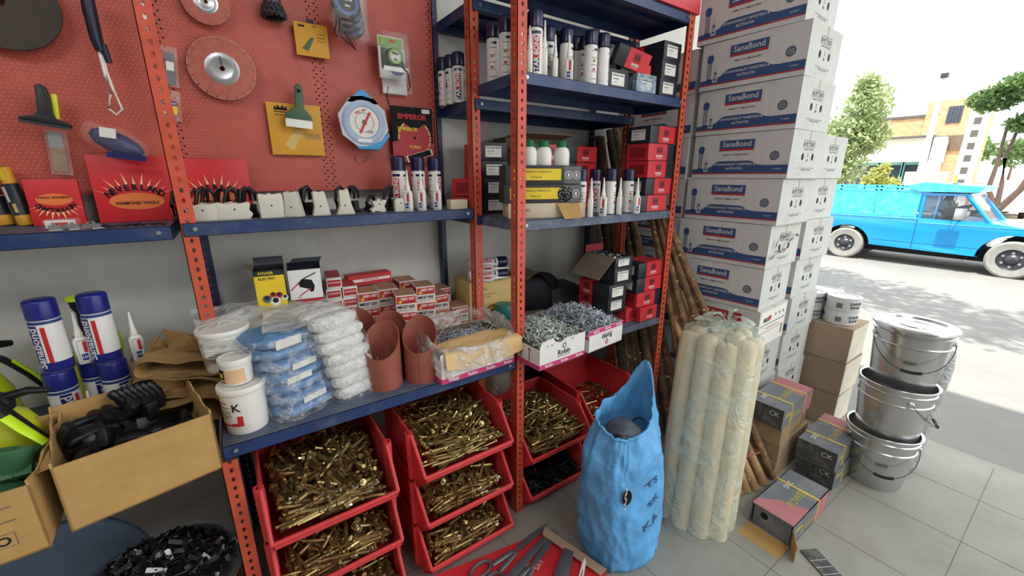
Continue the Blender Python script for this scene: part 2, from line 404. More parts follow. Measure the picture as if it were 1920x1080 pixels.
# ================================================================ adhesive cartons
M('carton_grey', (212, 212, 212), 0.8, var=0.05, scale=6, dirt=(160, 154, 144), dirt_amt=0.3)
M('carton_white', (198, 200, 196), 0.8, var=0.05, scale=6, dirt=(150, 138, 118), dirt_amt=0.25)
M('carton_blue', (54, 84, 134), 0.6, var=0.08); M('carton_red', (176, 48, 54), 0.6)
CL, CW, CH = 0.47, 0.35, 0.2125     # long side (along Y), short side (along X), height; origin at the near corner on the street side of -X,-Y
def carton_mesh(kind):
    m = MB(); m.box(0, CW, 0, CL, 0.001, CH-0.001, 'carton_white')
    m.box(CW*0.49, CW*0.51, -0.0006, CL+0.0006, CH-0.04, CH-0.0005, 'kraft')      # tape over the lid seam
    s, x = '-X', -0.0003                              # long printed face; u runs from CL (left) to 0 (right)
    def L(u, v): return (x, CL-u, v)
    m.rect(s, L(CL/2, CH/2), CL-0.004, CH-0.004, 'carton_grey')
    W, B, Rr = 'carton_white', 'carton_blue', 'carton_red'
    if kind == 'sana':
        def pl(pts, mt, e): m.poly(s, (x, CL, 0), pts, mt, e)
        h0 = 0.022
        pl([(0.002, h0+0.006), (CL-0.002, h0+0.006), (CL-0.002, 0.062), (0.36, 0.062), (0.335, 0.066), (0.31, 0.08), (0.295, 0.084), (0.15, 0.084), (0.128, 0.078), (0.11, 0.06), (0.09, 0.052), (0.002, 0.046)], B, 0.0010)
        pl([(0.002, h0), (CL-0.002, h0), (CL-0.002, h0+0.006), (0.002, h0+0.006)], Rr, 0.0011)
        m.rect(s, L(0.225, 0.162), 0.17, 0.040, B, 0.0010); m.rect(s, L(0.225, 0.137), 0.17, 0.010, Rr, 0.0010)
        m.text('SanaBond', 0.036, 'robin_w' if 0 else 'carton_grey', s, L(0.225, 0.162), 0.0016, 0.012)
        m.text('400ML KIT + 100ML (24 ADET)', 0.0095, 'ink', s, L(0.225, 0.113), 0.0014, 0.02)
        m.text('SIYANOAKRILAT YAPIŞTIRICI &', 0.0145, 'carton_grey', s, L(0.225, 0.068), 0.0016, 0.02)
        m.text('AKTİVATÖR', 0.0145, 'carton_grey', s, L(0.225, 0.048), 0.0016, 0.02)
        m.text('24 ADET', 0.009, 'carton_grey', s, L(0.425, 0.044), 0.0016, 0.01)
        m.rect(s, L(0.045, 0.088), 0.020, 0.085, 'print_blue', 0.0011); m.rect(s, L(0.0455, 0.088), 0.013, 0.070, W, 0.0013); m.rect(s, L(0.047, 0.088), 0.005, 0.066, 'grey_ink', 0.0015)
        m.prism([(0.030, 0.128), (0.060, 0.128), (0.061, 0.150), (0.054, 0.160), (0.036, 0.160), (0.029, 0.150)], 0, 0.0012, B, face_T(s, (x, CL, 0)))
        m.prism([(0.066, 0.034), (0.090, 0.034), (0.090, 0.085), (0.083, 0.094), (0.081, 0.116), (0.077, 0.116), (0.075, 0.094), (0.066, 0.085)], 0, 0.0014, W, face_T(s, (x, CL, 0)))
        m.rect(s, L(0.078, 0.06), 0.012, 0.038, 'print_blue', 0.0017); m.rect(s, L(0.078, 0.06), 0.007, 0.022, W, 0.0019)
        for r, r2, mt in ((0.021, 0.019, 'grey_ink'), (0.018, 0.013, 'carton_blue')): m.disc(s, L(0.405, 0.103), r, mt, 0.0012, 24, r2)
        m.disc(s, L(0.405, 0.103), 0.0105, 'grey_ink', 0.0012, 20); m.text('ISO', 0.008, W, s, L(0.405, 0.103), 0.0016, 0.02)
    else:
        m.rect(s, L(0.235, 0.15), 0.30, 0.065, Rr, 0.0010); m.text('STAR BOND', 0.048, W, s, L(0.235, 0.15), 0.0016, 0.018)
        m.poly(s, (x, CL, 0), [(0.0, 0.05), (0.06, 0.05), (0.09, 0.14), (0.07, 0.19), (0.04, 0.12)], 'carton_blue', 0.0008)
        m.rect(s, L(0.235, 0.04), CL-0.01, 0.004, Rr, 0.001)
    # short end
    e = '-Y'
    def E_(u, v): return (u, -0.0003, v)
    K = 'ink'
    if kind == 'sana':
        m.rect(e, E_(CW/2, 0.170), 0.125, 0.0012, K, 0.0006); m.rect(e, E_(CW/2, 0.140), 0.125, 0.0012, K, 0.0006)
        for i in range(5):
            u = CW/2-0.05+i*0.025
            m.rect(e, E_(u-0.0125, 0.155), 0.001, 0.03, K, 0.0006)
            if i in (0, 3): m.poly(e, E_(u, 0.155), [(-0.008, -0.01), (0.008, -0.01), (0.008, 0.002), (0, 0.011), (-0.008, 0.002)], 'grey_ink', 0.0006)
            elif i == 1: m.poly(e, E_(u, 0.155), [(-0.003, -0.011), (0.003, -0.011), (0.003, 0.0), (0.008, 0.0), (0, 0.011), (-0.008, 0), (-0.003, 0)], K, 0.0006)
            elif i == 2: m.poly(e, E_(u, 0.155), [(-0.008, 0.010), (0.008, 0.010), (0.0015, -0.001), (0.0015, -0.008), (0.006, -0.011), (-0.006, -0.011), (-0.0015, -0.008), (-0.0015, -0.001)], K, 0.0006)
            else: m.disc(e, E_(u, 0.155), 0.009, K, 0.0006, 12, 0.006)
        m.text('SANA 400 + 100 ML 24 SET', 0.0085, K, e, E_(CW/2, 0.131), 0.0008, 0.02)
        for u in (-0.052, 0.052): m.prism([(CW/2+u+0.010*math.cos(t), 0.098+0.0155*math.sin(t)) for t in [2*PI*i/14 for i in range(14)]], 0.0, 0.0012, 'soft_black', face_T(e, (0, -0.0003, 0)))
        m.text('2', 0.024, K, e, E_(CW/2, 0.105), 0.0008, 0.0); m.rect(e, E_(CW/2, 0.083), 0.014, 0.011, 'grey_ink', 0.0006)
        m.rect(e, E_(CW/2, 0.048), 0.17, 0.0018, 'grey_ink', 0.0006); m.text('YETKİLİ İTHALATÇI FİRMA', 0.0075, K, e, E_(CW/2, 0.040), 0.0008, 0.02); m.text('www.tr', 0.006, K, e, E_(CW/2, 0.030), 0.0008)
    else:
        m.rect(e, E_(CW/2, CH/2), CW-0.02, CH-0.02, 'paper', 0.0004)
        m.rect(e, E_(0.09, 0.155), 0.075, 0.022, 'ink', 0.0008); m.rect(e, E_(0.125, 0.16), 0.04, 0.022, Rr, 0.0010); m.text('STAR', 0.015, W, e, E_(0.09, 0.155), 0.0012, 0.01)
        for u in (0.2, 0.25, 0.3): m.disc(e, E_(u, 0.165), 0.009, 'grey_ink', 0.0008, 12)
        m.rect(e, E_(CW/2, 0.128), CW-0.04, 0.004, 'ink', 0.0008); m.text('INSTANT GLUE AND ACTIVATOR', 0.011, Rr, e, E_(CW/2, 0.105), 0.0008, 0.01); m.rect(e, E_(CW/2, 0.088), CW-0.04, 0.003, Rr, 0.0008)
        m.poly(e, E_(0.05, 0.045), [(-0.02, -0.02), (0.02, -0.02), (0.002, 0.022), (-0.002, 0.022)], Rr, 0.0008); m.rect(e, E_(0.31, 0.06), 0.014, 0.05, 'ink', 0.0008)
    return m
sana_me = carton_mesh('sana').mesh('carton', smooth=False); star_me = carton_mesh('star').mesh('carton', smooth=False)
random.seed(4)
ordn = ['bottom', 'second', 'third', 'fourth', 'fifth', 'sixth', 'seventh', 'eighth', 'ninth', 'tenth', 'eleventh']
#           x, y offset, turn per level (bottom up)
jit = [(0, 0, 1), (0.0, 0.0, 1), (0.0, 0.002, 2), (0.0, -0.012, 3.5), (-0.002, 0.002, 4), (0.0, 0.004, 1.5), (-0.0, -0.012, 0.5), (0, -0.022, -0.5), (0.0, -0.022, 0.0), (0.0, -0.022, 1.5), (0.004, 0.012, 3)]
def carton(x, y, z, rz, me, label, group):
    o = link('carton', me); o.location = (x, y, z); o.rotation_euler.z = math.radians(rz); return tag(o, label, 'carton', group)
for i, (dx, dy, rz) in enumerate(jit):
    me = star_me if i == 3 else sana_me
    lab = ('white carton with a red BOND panel in the front stack, fourth from the floor' if i == 3 else
           'white and blue glue carton, %s from the floor in the front stack' % ordn[i] if i else 'glue carton at the floor of the front stack behind the wrapped handles')
    carton(1.205+dx, -0.372+dy, i*CH, rz, me, lab, 'glue cartons in the front stack')
for i in range(10):
    carton(1.205+random.uniform(-0.004, 0.006), 0.108, i*CH, random.uniform(-0.4, 0.4), sana_me, 'glue carton in the stack nearest the back wall, %s from the floor' % ordn[i], 'glue cartons in the stack by the wall')
j2 = [0, 0.006, 0.0, 0.004, -0.006, 0.0, -0.012, -0.004]
for i in range(8):
    carton(1.575+j2[i]+i*0.006, -0.362-j2[i], i*CH, random.uniform(-1, 1), sana_me, 'glue carton in the shorter stack on the street side, %s from the floor' % ordn[i], 'glue cartons in the street side stack')
m = MB()
for k, (u, v, a) in enumerate(((0.03, 0.02, 20), (0.09, 0.045, -15), (0.15, 0.05, 25), (0.2, 0.10, 10), (0.26, 0.12, -20), (0.05, 0.09, 60), (0.12, 0.12, 5))):
    T = face_T('-Y', (1.215+u, -0.3735, 5*CH+v*0.9+0.04)) @ ROT(a, 'Z'); pts = [(-0.03, -0.002), (-0.01, -0.007), (0.012, -0.003), (0.032, 0.002), (0.01, 0.006), (-0.014, 0.003)]
    m.add([(x, y, 0.0) for x, y in pts], [tuple(range(6))], 'kraft_rev', T); m.add([(x*0.6, y*0.6+0.004, 0.0006) for x, y in pts], [tuple(range(6))], 'ink', T)
o = m.build('tape_shreds', smooth=False); o.location = (0, -0.004, 0); tag(o, 'torn brown tape on the carton ends at mid height of the front stack', 'torn tape')

# ================================================================ brown boxes and white tins
m = MB(); m.box(0, 0.27, 0, 0.37, 0.001, 0.2145, 'kraft_dark'); m.box(-0.0006, 0.2706, 0.18, 0.19, 0.16, 0.2150, M('tape', (176, 150, 118), 0.3)); m.rect('-Y', (0.135, -0.0003, 0.1075), 0.262, 0.2, M('pale_card', (206, 198, 178), 0.8))
bme = m.mesh('b', smooth=False, bevel=0.002)
for i in range(3):
    o = link('cardboard_box', bme); o.location = (1.975+(0.0, 0.006, 0)[i], -0.565, i*0.2155); o.rotation_euler.z = math.radians((1, -0.5, 0.5)[i])
    tag(o, 'plain brown cardboard box behind the silver pails, %s of three' % ('bottom', 'middle', 'top')[i], 'box', 'plain brown boxes behind the pails')
TINW = M('tin_white', (206, 208, 208), 0.4, var=0.05)
def mk_tin():
    t = thing('paint_tin', 'x', 'tin'); r, h = 0.083, 0.082
    b = MB(); b.lathe([(0, 0), (r-0.002, 0), (r, 0.003), (r, h-0.006), (r+0.002, h-0.004), (r+0.002, h), (r-0.003, h), (r-0.004, h-0.003)], TINW, 36)
    b.text('SARAB', 0.024, 'ink', e=0.001, bold=0.02, cyl=(r, math.radians(-118), 0.05)); b.text('BAND', 0.022, 'ink', e=0.001, bold=0.02, cyl=(r, math.radians(-118), 0.028))
    b.cylpatch(r, math.radians(-185), math.radians(-165), 0.02, 0.05, 'grey_ink'); b.cylpatch(r, math.radians(-250), math.radians(-235), 0.04, 0.055, 'print_blue')
    b.build('body', t)
    l = MB(); l.lathe([(0, h-0.004), (r-0.022, h-0.004), (r-0.020, h-0.006), (r-0.012, h-0.006), (r-0.010, h-0.001), (r-0.005, h-0.001), (r-0.0045, h-0.004)], 'tin_white', 36); l.build('lid', t, label='pressed tin lid with a raised rim'); return t
tin = Kind(mk_tin); zt = 0.6475
for (x, y, k, lb) in ((2.045, -0.29, 0, 'white paint tin, lower one at the left end by the cartons'), (2.045, -0.29, 1, 'white paint tin, upper one at the left end by the cartons'),
                      (2.075, -0.462, 0, 'white paint tin, lower one nearest the silver pails'), (2.075, -0.462, 1, 'white paint tin, upper one nearest the silver pails with print facing out'),
                      (2.165, -0.345, 0.98, 'white paint tin behind the two front piles on the brown boxes')):
    tin.put((x, y, zt+k*0.083), (0, 5, 0, 0, 40)[int(k)+1], lb, 'white tins on the brown boxes')
tin.put((2.165, -0.345, zt), 10, 'white paint tin, lower one at the back of the brown boxes', 'white tins on the brown boxes')

# ================================================================ silver pails
M('tinplate', (205, 206, 206), 0.24, 0.92, var=0.08, scale=5, bump=0.05, bscale=4)
def mk_pail():
    t = thing('metal_pail', 'x', 'pail'); b = MB(); H = 0.295
    def R(z): return 0.117+0.025*z/H
    pf = [(0, 0.004), (R(0)-0.004, 0.004), (R(0)-0.002, 0), (R(0), 0.003)]
    for z in (0.21, 0.262): pf += [(R(z), z-0.006), (R(z)+0.0045, z-0.002), (R(z)+0.0045, z+0.002), (R(z), z+0.006)]
    pf += [(R(H), H-0.01), (R(H)+0.006, H-0.008), (R(H)+0.007, H-0.002), (R(H)+0.003, H), (R(H)-0.004, H-0.004), (R(0.2)-0.006, 0.2), (0, 0.19)]
    b.lathe(pf, 'tinplate', 48); b.build('body', t)
    h = MB(); pts = []
    for i in range(25):
        a = math.radians(-200+i*7.5*1.05*1.0); u = i/24; drop = math.sin(PI*u)
        rr = 0.144+0.022*math.sin(PI*u); pts.append((rr*math.cos(math.radians(-15-150*u)), rr*math.sin(math.radians(-15-150*u)), 0.235-0.125*drop))
    h.tube(pts, 0.0018, 'dark_steel', 6); ho = h.build('handle', t, label='thin bail wire hanging down')
    g = MB(); g.tube([pts[k] for k in (10, 11, 12, 13, 14)], 0.0075, 'black_plastic', 8); g.build('grip', ho, label='black plastic grip')
    for s in (pts[0], pts[-1]):
        e = MB(); T = TR(*(Vector(s)*1.0)); e.lathe([(0, 0), (0.012, 0), (0.012, 0.006), (0.007, 0.010), (0, 0.010)], 'tinplate', 12, TR(s[0]*0.955, s[1]*0.955, s[2]) @ Vector((s[0], s[1], 0)).to_track_quat('Z', 'Y').to_matrix().to_4x4()); e.build('ear', t)
    return t
pail = Kind(mk_pail)
for i, (x, y, z, rz, lb) in enumerate(((1.655, -0.845, 0, -65, 'silver metal pail standing on the floor at the foot of its stack'), (1.652, -0.852, 0.262, 20, 'silver metal pail in the middle of the stack of three'), (1.668, -0.855, 0.545, -72, 'silver metal pail with a shiny lid on top of the stack of three'))):
    o = pail.put((x, y, z), rz, lb, 'stacked silver pails')
l = MB(); l.lathe([(0, 0.288), (0.106, 0.288), (0.110, 0.284), (0.122, 0.284), (0.128, 0.294), (0.144, 0.297), (0.150, 0.292), (0.151, 0.284)], 'tinplate', 48); l.lathe([(0, 0.2885), (0.05, 0.2885), (0.052, 0.291), (0.058, 0.291), (0.06, 0.2885)], 'tinplate', 32)
l.build('lid', o, label='pressed shiny lid')
# roll of sheet film behind the pails
m = MB()
m.grid(lambda u, v: ((0.05+0.008*nz3(u*6, v*2, 3))*math.cos(2*PI*u)*(1-0.25*max(0, v-0.85)/0.15), (0.05+0.008*nz3(u*6+4, v*2, 1))*math.sin(2*PI*u)*(1-0.25*max(0, v-0.85)/0.15), v*0.66), 20, 14, clear_mat('film_roll', (190, 194, 192), 0.8, 0.3, 25, 0.2), wrap=True)
m.grid(lambda u, v: ((0.02*v)*math.cos(2*PI*u), (0.02*v)*math.sin(2*PI*u), 0.655), 12, 1, 'film_roll', wrap=True)
m.cyl((0, 0, 0.0), (0, 0, 0.64), 0.034, M('pale_roll', (186, 186, 180), 0.5))
o = m.build('film_roll', loc=(1.925, -0.915, 0.0)); o.rotation_euler = (math.radians(2), math.radians(4), 0); tag(o, 'upright roll of grey plastic film behind the silver pails', 'plastic roll')

# ================================================================ strapped dark boxes
M('box_slate', (106, 110, 116), 0.6, var=0.12, scale=6, dirt=(160, 156, 150), dirt_amt=0.5); M('box_end', (66, 68, 70), 0.65, dirt=(132, 124, 112), dirt_amt=0.7)
M('box_pink', (176, 112, 116), 0.6, var=0.15); M('strap_yellow', (206, 178, 70), 0.4); M('lid_yellow', (168, 158, 84), 0.6)
SL, SW, SH = 0.37, 0.168, 0.108
def mk_strapbox(open_=False, kraft=False, straps=True):
    t = thing('strapped_box', 'x', 'box'); m = MB(); body = M('kraft_dull', (158, 134, 104), 0.85, dirt=(120, 104, 84), dirt_amt=0.6).name if kraft else 'box_slate'
    if not open_: m.box(0, SL, 0, SW, 0, SH, body)
    else:
        w = 0.003; m.box(0, SL, 0, w, 0, SH, body); m.box(0, SL, SW-w, SW, 0, SH, body); m.box(0, SL, 0, SW, SH-w, SH, body); m.box(0, SL, 0, SW, 0, w, body); m.box(SL-w, SL, 0, SW, 0, SH, body)
    if not kraft:
        if not open_: m.rect('-X', (0, SW/2, SH/2), SW-0.004, SH-0.004, 'box_end', 0.0006); m.text('CK', 0.035, 'carton_grey', '-X', (0, SW*0.25, SH*0.68), 0.001, 0)
        m.poly('+Z', (0, 0, SH), [(SL-0.002, 0.002), (SL-0.002, SW-0.002), (SL*0.74, SW-0.002), (SL*0.62, 0.002)] if not open_ else [(0.002, 0.002), (SL*0.42, 0.002), (SL*0.30, SW*0.6), (SL*0.10, SW-0.002), (0.002, SW-0.002)], 'box_pink', 0.0006)
        m.poly('-Y', (0, 0, 0), [(0.03, 0.075), (0.09, 0.075), (0.11, 0.055), (0.03, 0.055)], 'lid_yellow', 0.0006); m.poly('-Y', (0, 0, 0), [(SL*0.62, 0), (SL-0.01, 0), (SL-0.01, SH-0.002), (SL*0.7, SH-0.002)], 'box_pink', 0.0006)
        m.text('POWER', 0.045, 'lid_yellow', '+Z', (SL*(0.46 if not open_ else 0.5), SW*0.36, SH), 0.001, 0.02); m.text('DISC', 0.03, 'carton_grey', '+Z', (SL*(0.22 if not open_ else 0.66), SW*0.72, SH), 0.001, 0.02)
        m.text('POWER', 0.04, 'lid_yellow', '-Y', (SL*0.4, 0, SH*0.3), 0.001, 0.02)
    else:
        for z in (0.03, 0.055, 0.08): m.rect('-Y', (SL/2, 0, z), SL*0.9, 0.0012, 'ink'); m.rect('-X', (0, SW/2, z), SW*0.8, 0.001, 'kraft_rev')
    m.build('carton_body', t, smooth=False)
    if straps:
        for x in ((0.10, 0.27) if not open_ else (0.25,)):
            s = MB(); w, g = 0.006, 0.0012
            s.box(x-w, x+w, -g, 0, 0, SH, 'strap_yellow'); s.box(x-w, x+w, SW, SW+g, 0, SH, 'strap_yellow'); s.box(x-w, x+w, -g, SW+g, SH+0.0006, SH+g+0.0006, 'strap_yellow'); s.box(x-w, x+w, 0, SW, -0.0004, 0.0006, 'strap_yellow')
            s.build('strap', t, smooth=False, label='yellow plastic strap')
    return t
sb = Kind(mk_strapbox)
G = 'dark strapped boxes on the floor'
sb.put((1.175, -0.575, 0.30), 2, 'yellow-strapped slate grey box on top of the pile against the cartons', G)
for z, rz, x in ((0.20, 4, 1.20), (0.1, 1, 1.21), (0, 2, 1.20)):
    o = mk_strapbox(kraft=True, straps=z > 0.15); o.location = (x, -0.572, z); o.rotation_euler.z = math.radians(rz); o.scale = (0.95, 0.97, 0.92)
    tag(o, 'kraft brown box under the strapped grey box, %s in the pile' % {0.2: 'second from the top', 0.1: 'third from the top', 0: 'at the floor'}[z], 'box', 'kraft boxes under the strapped box')
sb.put((1.335, -0.772, 0.112), 2, 'strapped grey box with a pink corner, upper of the two beside the pails', G)
sb.put((1.365, -0.772, 0.0), -1, 'strapped grey box on the floor, lower of the two beside the pails', G)
o = mk_strapbox(open_=True); o.location = (0.835, -0.80, 0.0); o.rotation_euler.z = math.radians(0); tag(o, 'open grey and pink box lying nearest the viewer with its end torn', 'box')
fl = MB(); fl.box(-0.10, 0, 0, SW, 0.002, 0.005, 'kraft', TR(0, 0, 0) @ ROT(-3, 'Y')); fl.build('bottom_flap', o, smooth=False, label='brown inside of the flap folded down on the floor')
fl = MB(); fl.box(0, 0.003, -0.075, 0, 0.0, SH*0.75, 'kraft', TR(0.004, 0, 0) @ ROT(-60, 'Z')); fl.build('side_flap', o, smooth=False, label='small torn brown side flap')
fl = MB(); fl.box(0.012, 0.016, 0.01, SW-0.01, 0.004, SH-0.008, 'box_slate'); fl.disc('-X', (0.012, 0.115, 0.065), 0.016, 'soft_black', 0.0008); fl.build('inner_flap', o, smooth=False)
m = MB(); m.box(0, 0.19, 0, 0.075, 0.012, 0.015, 'box_end'); 
for k in range(4): m.rect('+Z', (0.05+0.03*k, 0.037, 0.015), 0.002, 0.07, 'carton_grey')
m.text('CK', 0.03, 'carton_white', '+Z', (0.15, 0.037, 0.015), 0.001, 0.01, rot=90)
o = m.build('torn_flap', smooth=False); o.location = (0.855, -0.83, -0.008); o.rotation_euler = (math.radians(-2), math.radians(1), math.radians(-118)); tag(o, 'torn off dark flap lying on the paving by the open box', 'cardboard scrap')

# ================================================================ bundle of wrapped wooden handles
M('pale_wood', (220, 202, 166), 0.6, var=0.10, scale=5); FILM = clear_mat('green_film', (218, 234, 222), 0.34, 0.14, 13, 0.3)
base = Vector((0.63, -0.475, 0)); top = Vector((0.80, -0.40, 0.835)); ax = (top-base)
hp = [(-0.095, 0.035), (-0.02, 0.0), (0.055, -0.02), (0.125, -0.005), (-0.06, 0.11), (0.015, 0.08), (0.09, 0.07), (0.16, 0.07), (0.05, 0.14), (0.12, 0.14)]
gx = Vector((0.52, -0.85, 0)).normalized(); gy = Vector((0.85, 0.52, 0)).normalized()
for i, (a, b) in enumerate(hp):
    p0 = base+gx*(a-0.02)+gy*(b-0.05); p1 = p0+ax*(1.0+0.012*math.sin(i*2.3)); m = MB(); d = (p1-p0).normalized(); r = 0.040
    m.tube([p0, p0+d*0.008, p1-d*0.03, p1-d*0.008, p1], [r*0.94, r, r, r*0.85, r*0.5], 'pale_wood', 16)
    o = m.build('wooden_dowel'); 
    c = p0.copy(); o.data.transform(Matrix.Translation(-c)); o.location = c
    tag(o, 'pale round wooden handle inside the film-wrapped upright bundle', 'wooden handle', 'pale handles in the wrapped bundle')
m = MB()
def wrapf(u, v):
    t = 2*PI*u; c = base.lerp(top, v*1.075)+gx*0.015+gy*0.012
    w = 0.158+0.010*nz3(math.cos(t)*3, math.sin(t)*3, v*3)+0.005*nz3(math.cos(t)*9, math.sin(t)*9, v*4); d = 0.128+0.010*nz3(math.cos(t)*3+5, math.sin(t)*3, v*3)
    if v > 0.93: k = (1-v)/0.07; k = max(0.10, k**0.5); w *= k; d *= k
    if v < 0.06: w *= 0.93+0.07*v/0.06
    cc, ss = math.cos(t), math.sin(t); p = 0.8
    P = c+gx*math.copysign(abs(cc)**p, cc)*w+gy*math.copysign(abs(ss)**p, ss)*d
    P.z = max(P.z, 0.002); return P
m.grid(wrapf, 60, 44, FILM, wrap=True); wr = m.build('film_wrap', ang=180)
tag(wr, 'clear greenish plastic film wrapped round the bundle of wooden handles', 'plastic wrap')
m = MB(); tt = top+ax*0.03+gy*0.02+gx*0.03
KF = clear_mat('knot_film', (214, 236, 220), 0.55, 0.15, 14, 0.5)
for k in range(11):
    a = k*0.7+0.3; L_ = 0.085+0.05*((k*37) % 5)/5
    m.grid(lambda u, v, a=a, L_=L_, k=k: tt+Vector((math.cos(a+0.5*(u-0.5))*L_*v*(0.5+0.6*v), math.sin(a+0.5*(u-0.5))*L_*v*(0.5+0.6*v), (0.04 if k % 3 else 0.16)*v*(1.3-v)+0.012*nz3(u*6+k, v*6, k))), 8, 6, KF)
m.build('knot', wr, ang=180, label='bunched knot of film tied on top')
for k, (a, mt) in enumerate(((0.135, 'g'), (0.06, 'g'))):
    s = MB(); GS = M('green_band', (128, 198, 156), 0.4)
    s.add([wrapf(0.02+0.055*k, v) + gx*0.003 for v in [i/20*0.9+0.02 for i in range(21)]]+[wrapf(0.032+0.055*k, v)+gx*0.003 for v in [i/20*0.9+0.02 for i in range(21)]], [(i, i+1, i+22, i+21) for i in range(20)], GS); s.build('green_seam', wr, label='green printed edge of the film')

# ================================================================ rustic poles leaning on the wall
M('bark', (118, 92, 66), 0.8, var=0.35, scale=11, bump=0.3, bscale=30, dirt=(196, 164, 112), dirt_amt=0.75); M('bark_dark', (78, 66, 56), 0.85, var=0.3, scale=12, bump=0.3, bscale=30, dirt=(140, 116, 84), dirt_amt=0.5)
M('cut_wood', (206, 172, 118), 0.7)
random.seed(11)
def pole(p0, p1, r, mt, lab, grp):
    p0, p1 = Vector(p0), Vector(p1); d = p1-p0; n = 22; pts = []; rs = []; sd_ = random.random()*50
    for i in range(n+1):
        u = i/n; q = p0+d*u+Vector((nz3(u*3, sd_, 0), nz3(u*3, sd_, 5), 0))*0.008; pts.append(q); rs.append(r*(1.08-0.2*u)*(1+0.07*nz3(u*14, sd_, 9)))
    m = MB(); m.tube(pts, rs, mt, 10)
    for k in range(7):   # pruned knots
        u = random.uniform(0.05, 0.95); a = random.uniform(PI*0.9, PI*1.9); i = int(u*n); q = pts[i]; nn = Vector((math.cos(a), math.sin(a), 0.15)).normalized(); rr = rs[i]
        m.cyl(q+nn*rr*0.8, q+nn*(rr+0.004), 0.008, 'cut_wood', 0.006, 8)
    dd = d.normalized(); m.cyl(pts[0]-dd*0.001, pts[0]+dd*0.001, rs[0]*0.93, 'cut_wood'); m.cyl(pts[-1]-dd*0.001, pts[-1]+dd*0.001, rs[-1]*0.93, 'cut_wood')
    o = m.build('wooden_pole'); o.data.transform(Matrix.Translation(-p0)); o.location = p0; return tag(o, lab, 'pole', grp)
for i, (pa, pb, r) in enumerate((((1340, 628), (1256, 420), 0.019), ((1318, 640), (1242, 400), 0.022), ((1292, 640), (1232, 395), 0.021), ((1270, 650), (1222, 400), 0.021))):
    a = at(*pa, X=1.12-0.02*i); b = at(*pb, X=1.05-0.01*i); d = (a-b); k0 = (a.z-0.01)/(-d.z) if d.z else 0; foot = a+d*k0; tip = b-d*((b.z-1.62)/d.z if False else (1.55-b.z)/d.z)*-1
    tip = b+d*((1.5+0.05*i-b.z)/d.z)
    pole(foot, tip, r, 'bark', ('brown wooden pole leaning nearest the cartons, outermost of the bundle', 'brown wooden pole leaning right of the orange post, second from the cartons', 'brown wooden pole leaning right of the orange post, third from the cartons', 'brown wooden pole just right of the front orange post')[i], 'barked poles leaning beside the rack')
for i in range(16):
    x0 = 1.16-0.012*i+random.uniform(-0.01, 0.01); y0 = -0.12+0.022*i; x1 = 1.13-0.022*i*0.6; 
    pole((x0, y0, 0.0), (x1-0.02, 0.50+0.004*(i % 4), 1.45+random.uniform(0, 0.35)), random.uniform(0.018, 0.025), 'bark_dark' if i % 3 else 'bark', 'dark barked pole leaning in the shade behind the rack end', 'dark poles leaning behind the rack')
for i, (pf, r, lb) in enumerate((((1385, 925), 0.021, 'peeled pole end on the floor, leftmost beside the wrapped bundle'), ((1400, 922), 0.022, 'peeled pole end on the floor, second from the wrapped bundle'), ((1416, 918), 0.021, 'peeled pole end on the floor, third from the wrapped bundle'), ((1432, 908), 0.022, 'peeled pole end on the floor, farthest from the wrapped bundle'))):
    a = at(*pf, Z=0.0); pole(a, (1.10+0.012*i, -0.06-0.02*i+0.25, 1.02), r, 'peeled' if 'peeled' in MATS else M('peeled', (186, 150, 104), 0.7, var=0.3, scale=8, dirt=(96, 66, 44), dirt_amt=0.8).name, lb, 'peeled pole ends by the wrapped bundle')
m = MB(); q = at(1402, 850, X=1.0); m.tube([at(1375, 852, X=0.93), at(1400, 856, X=0.94), at(1425, 848, X=0.98), at(1412, 842, X=1.0)], 0.004, M('pink_string', (190, 110, 96), 0.7)); tag(m.build('binding_string'), 'pinkish string tied round the peeled pole ends', 'string')
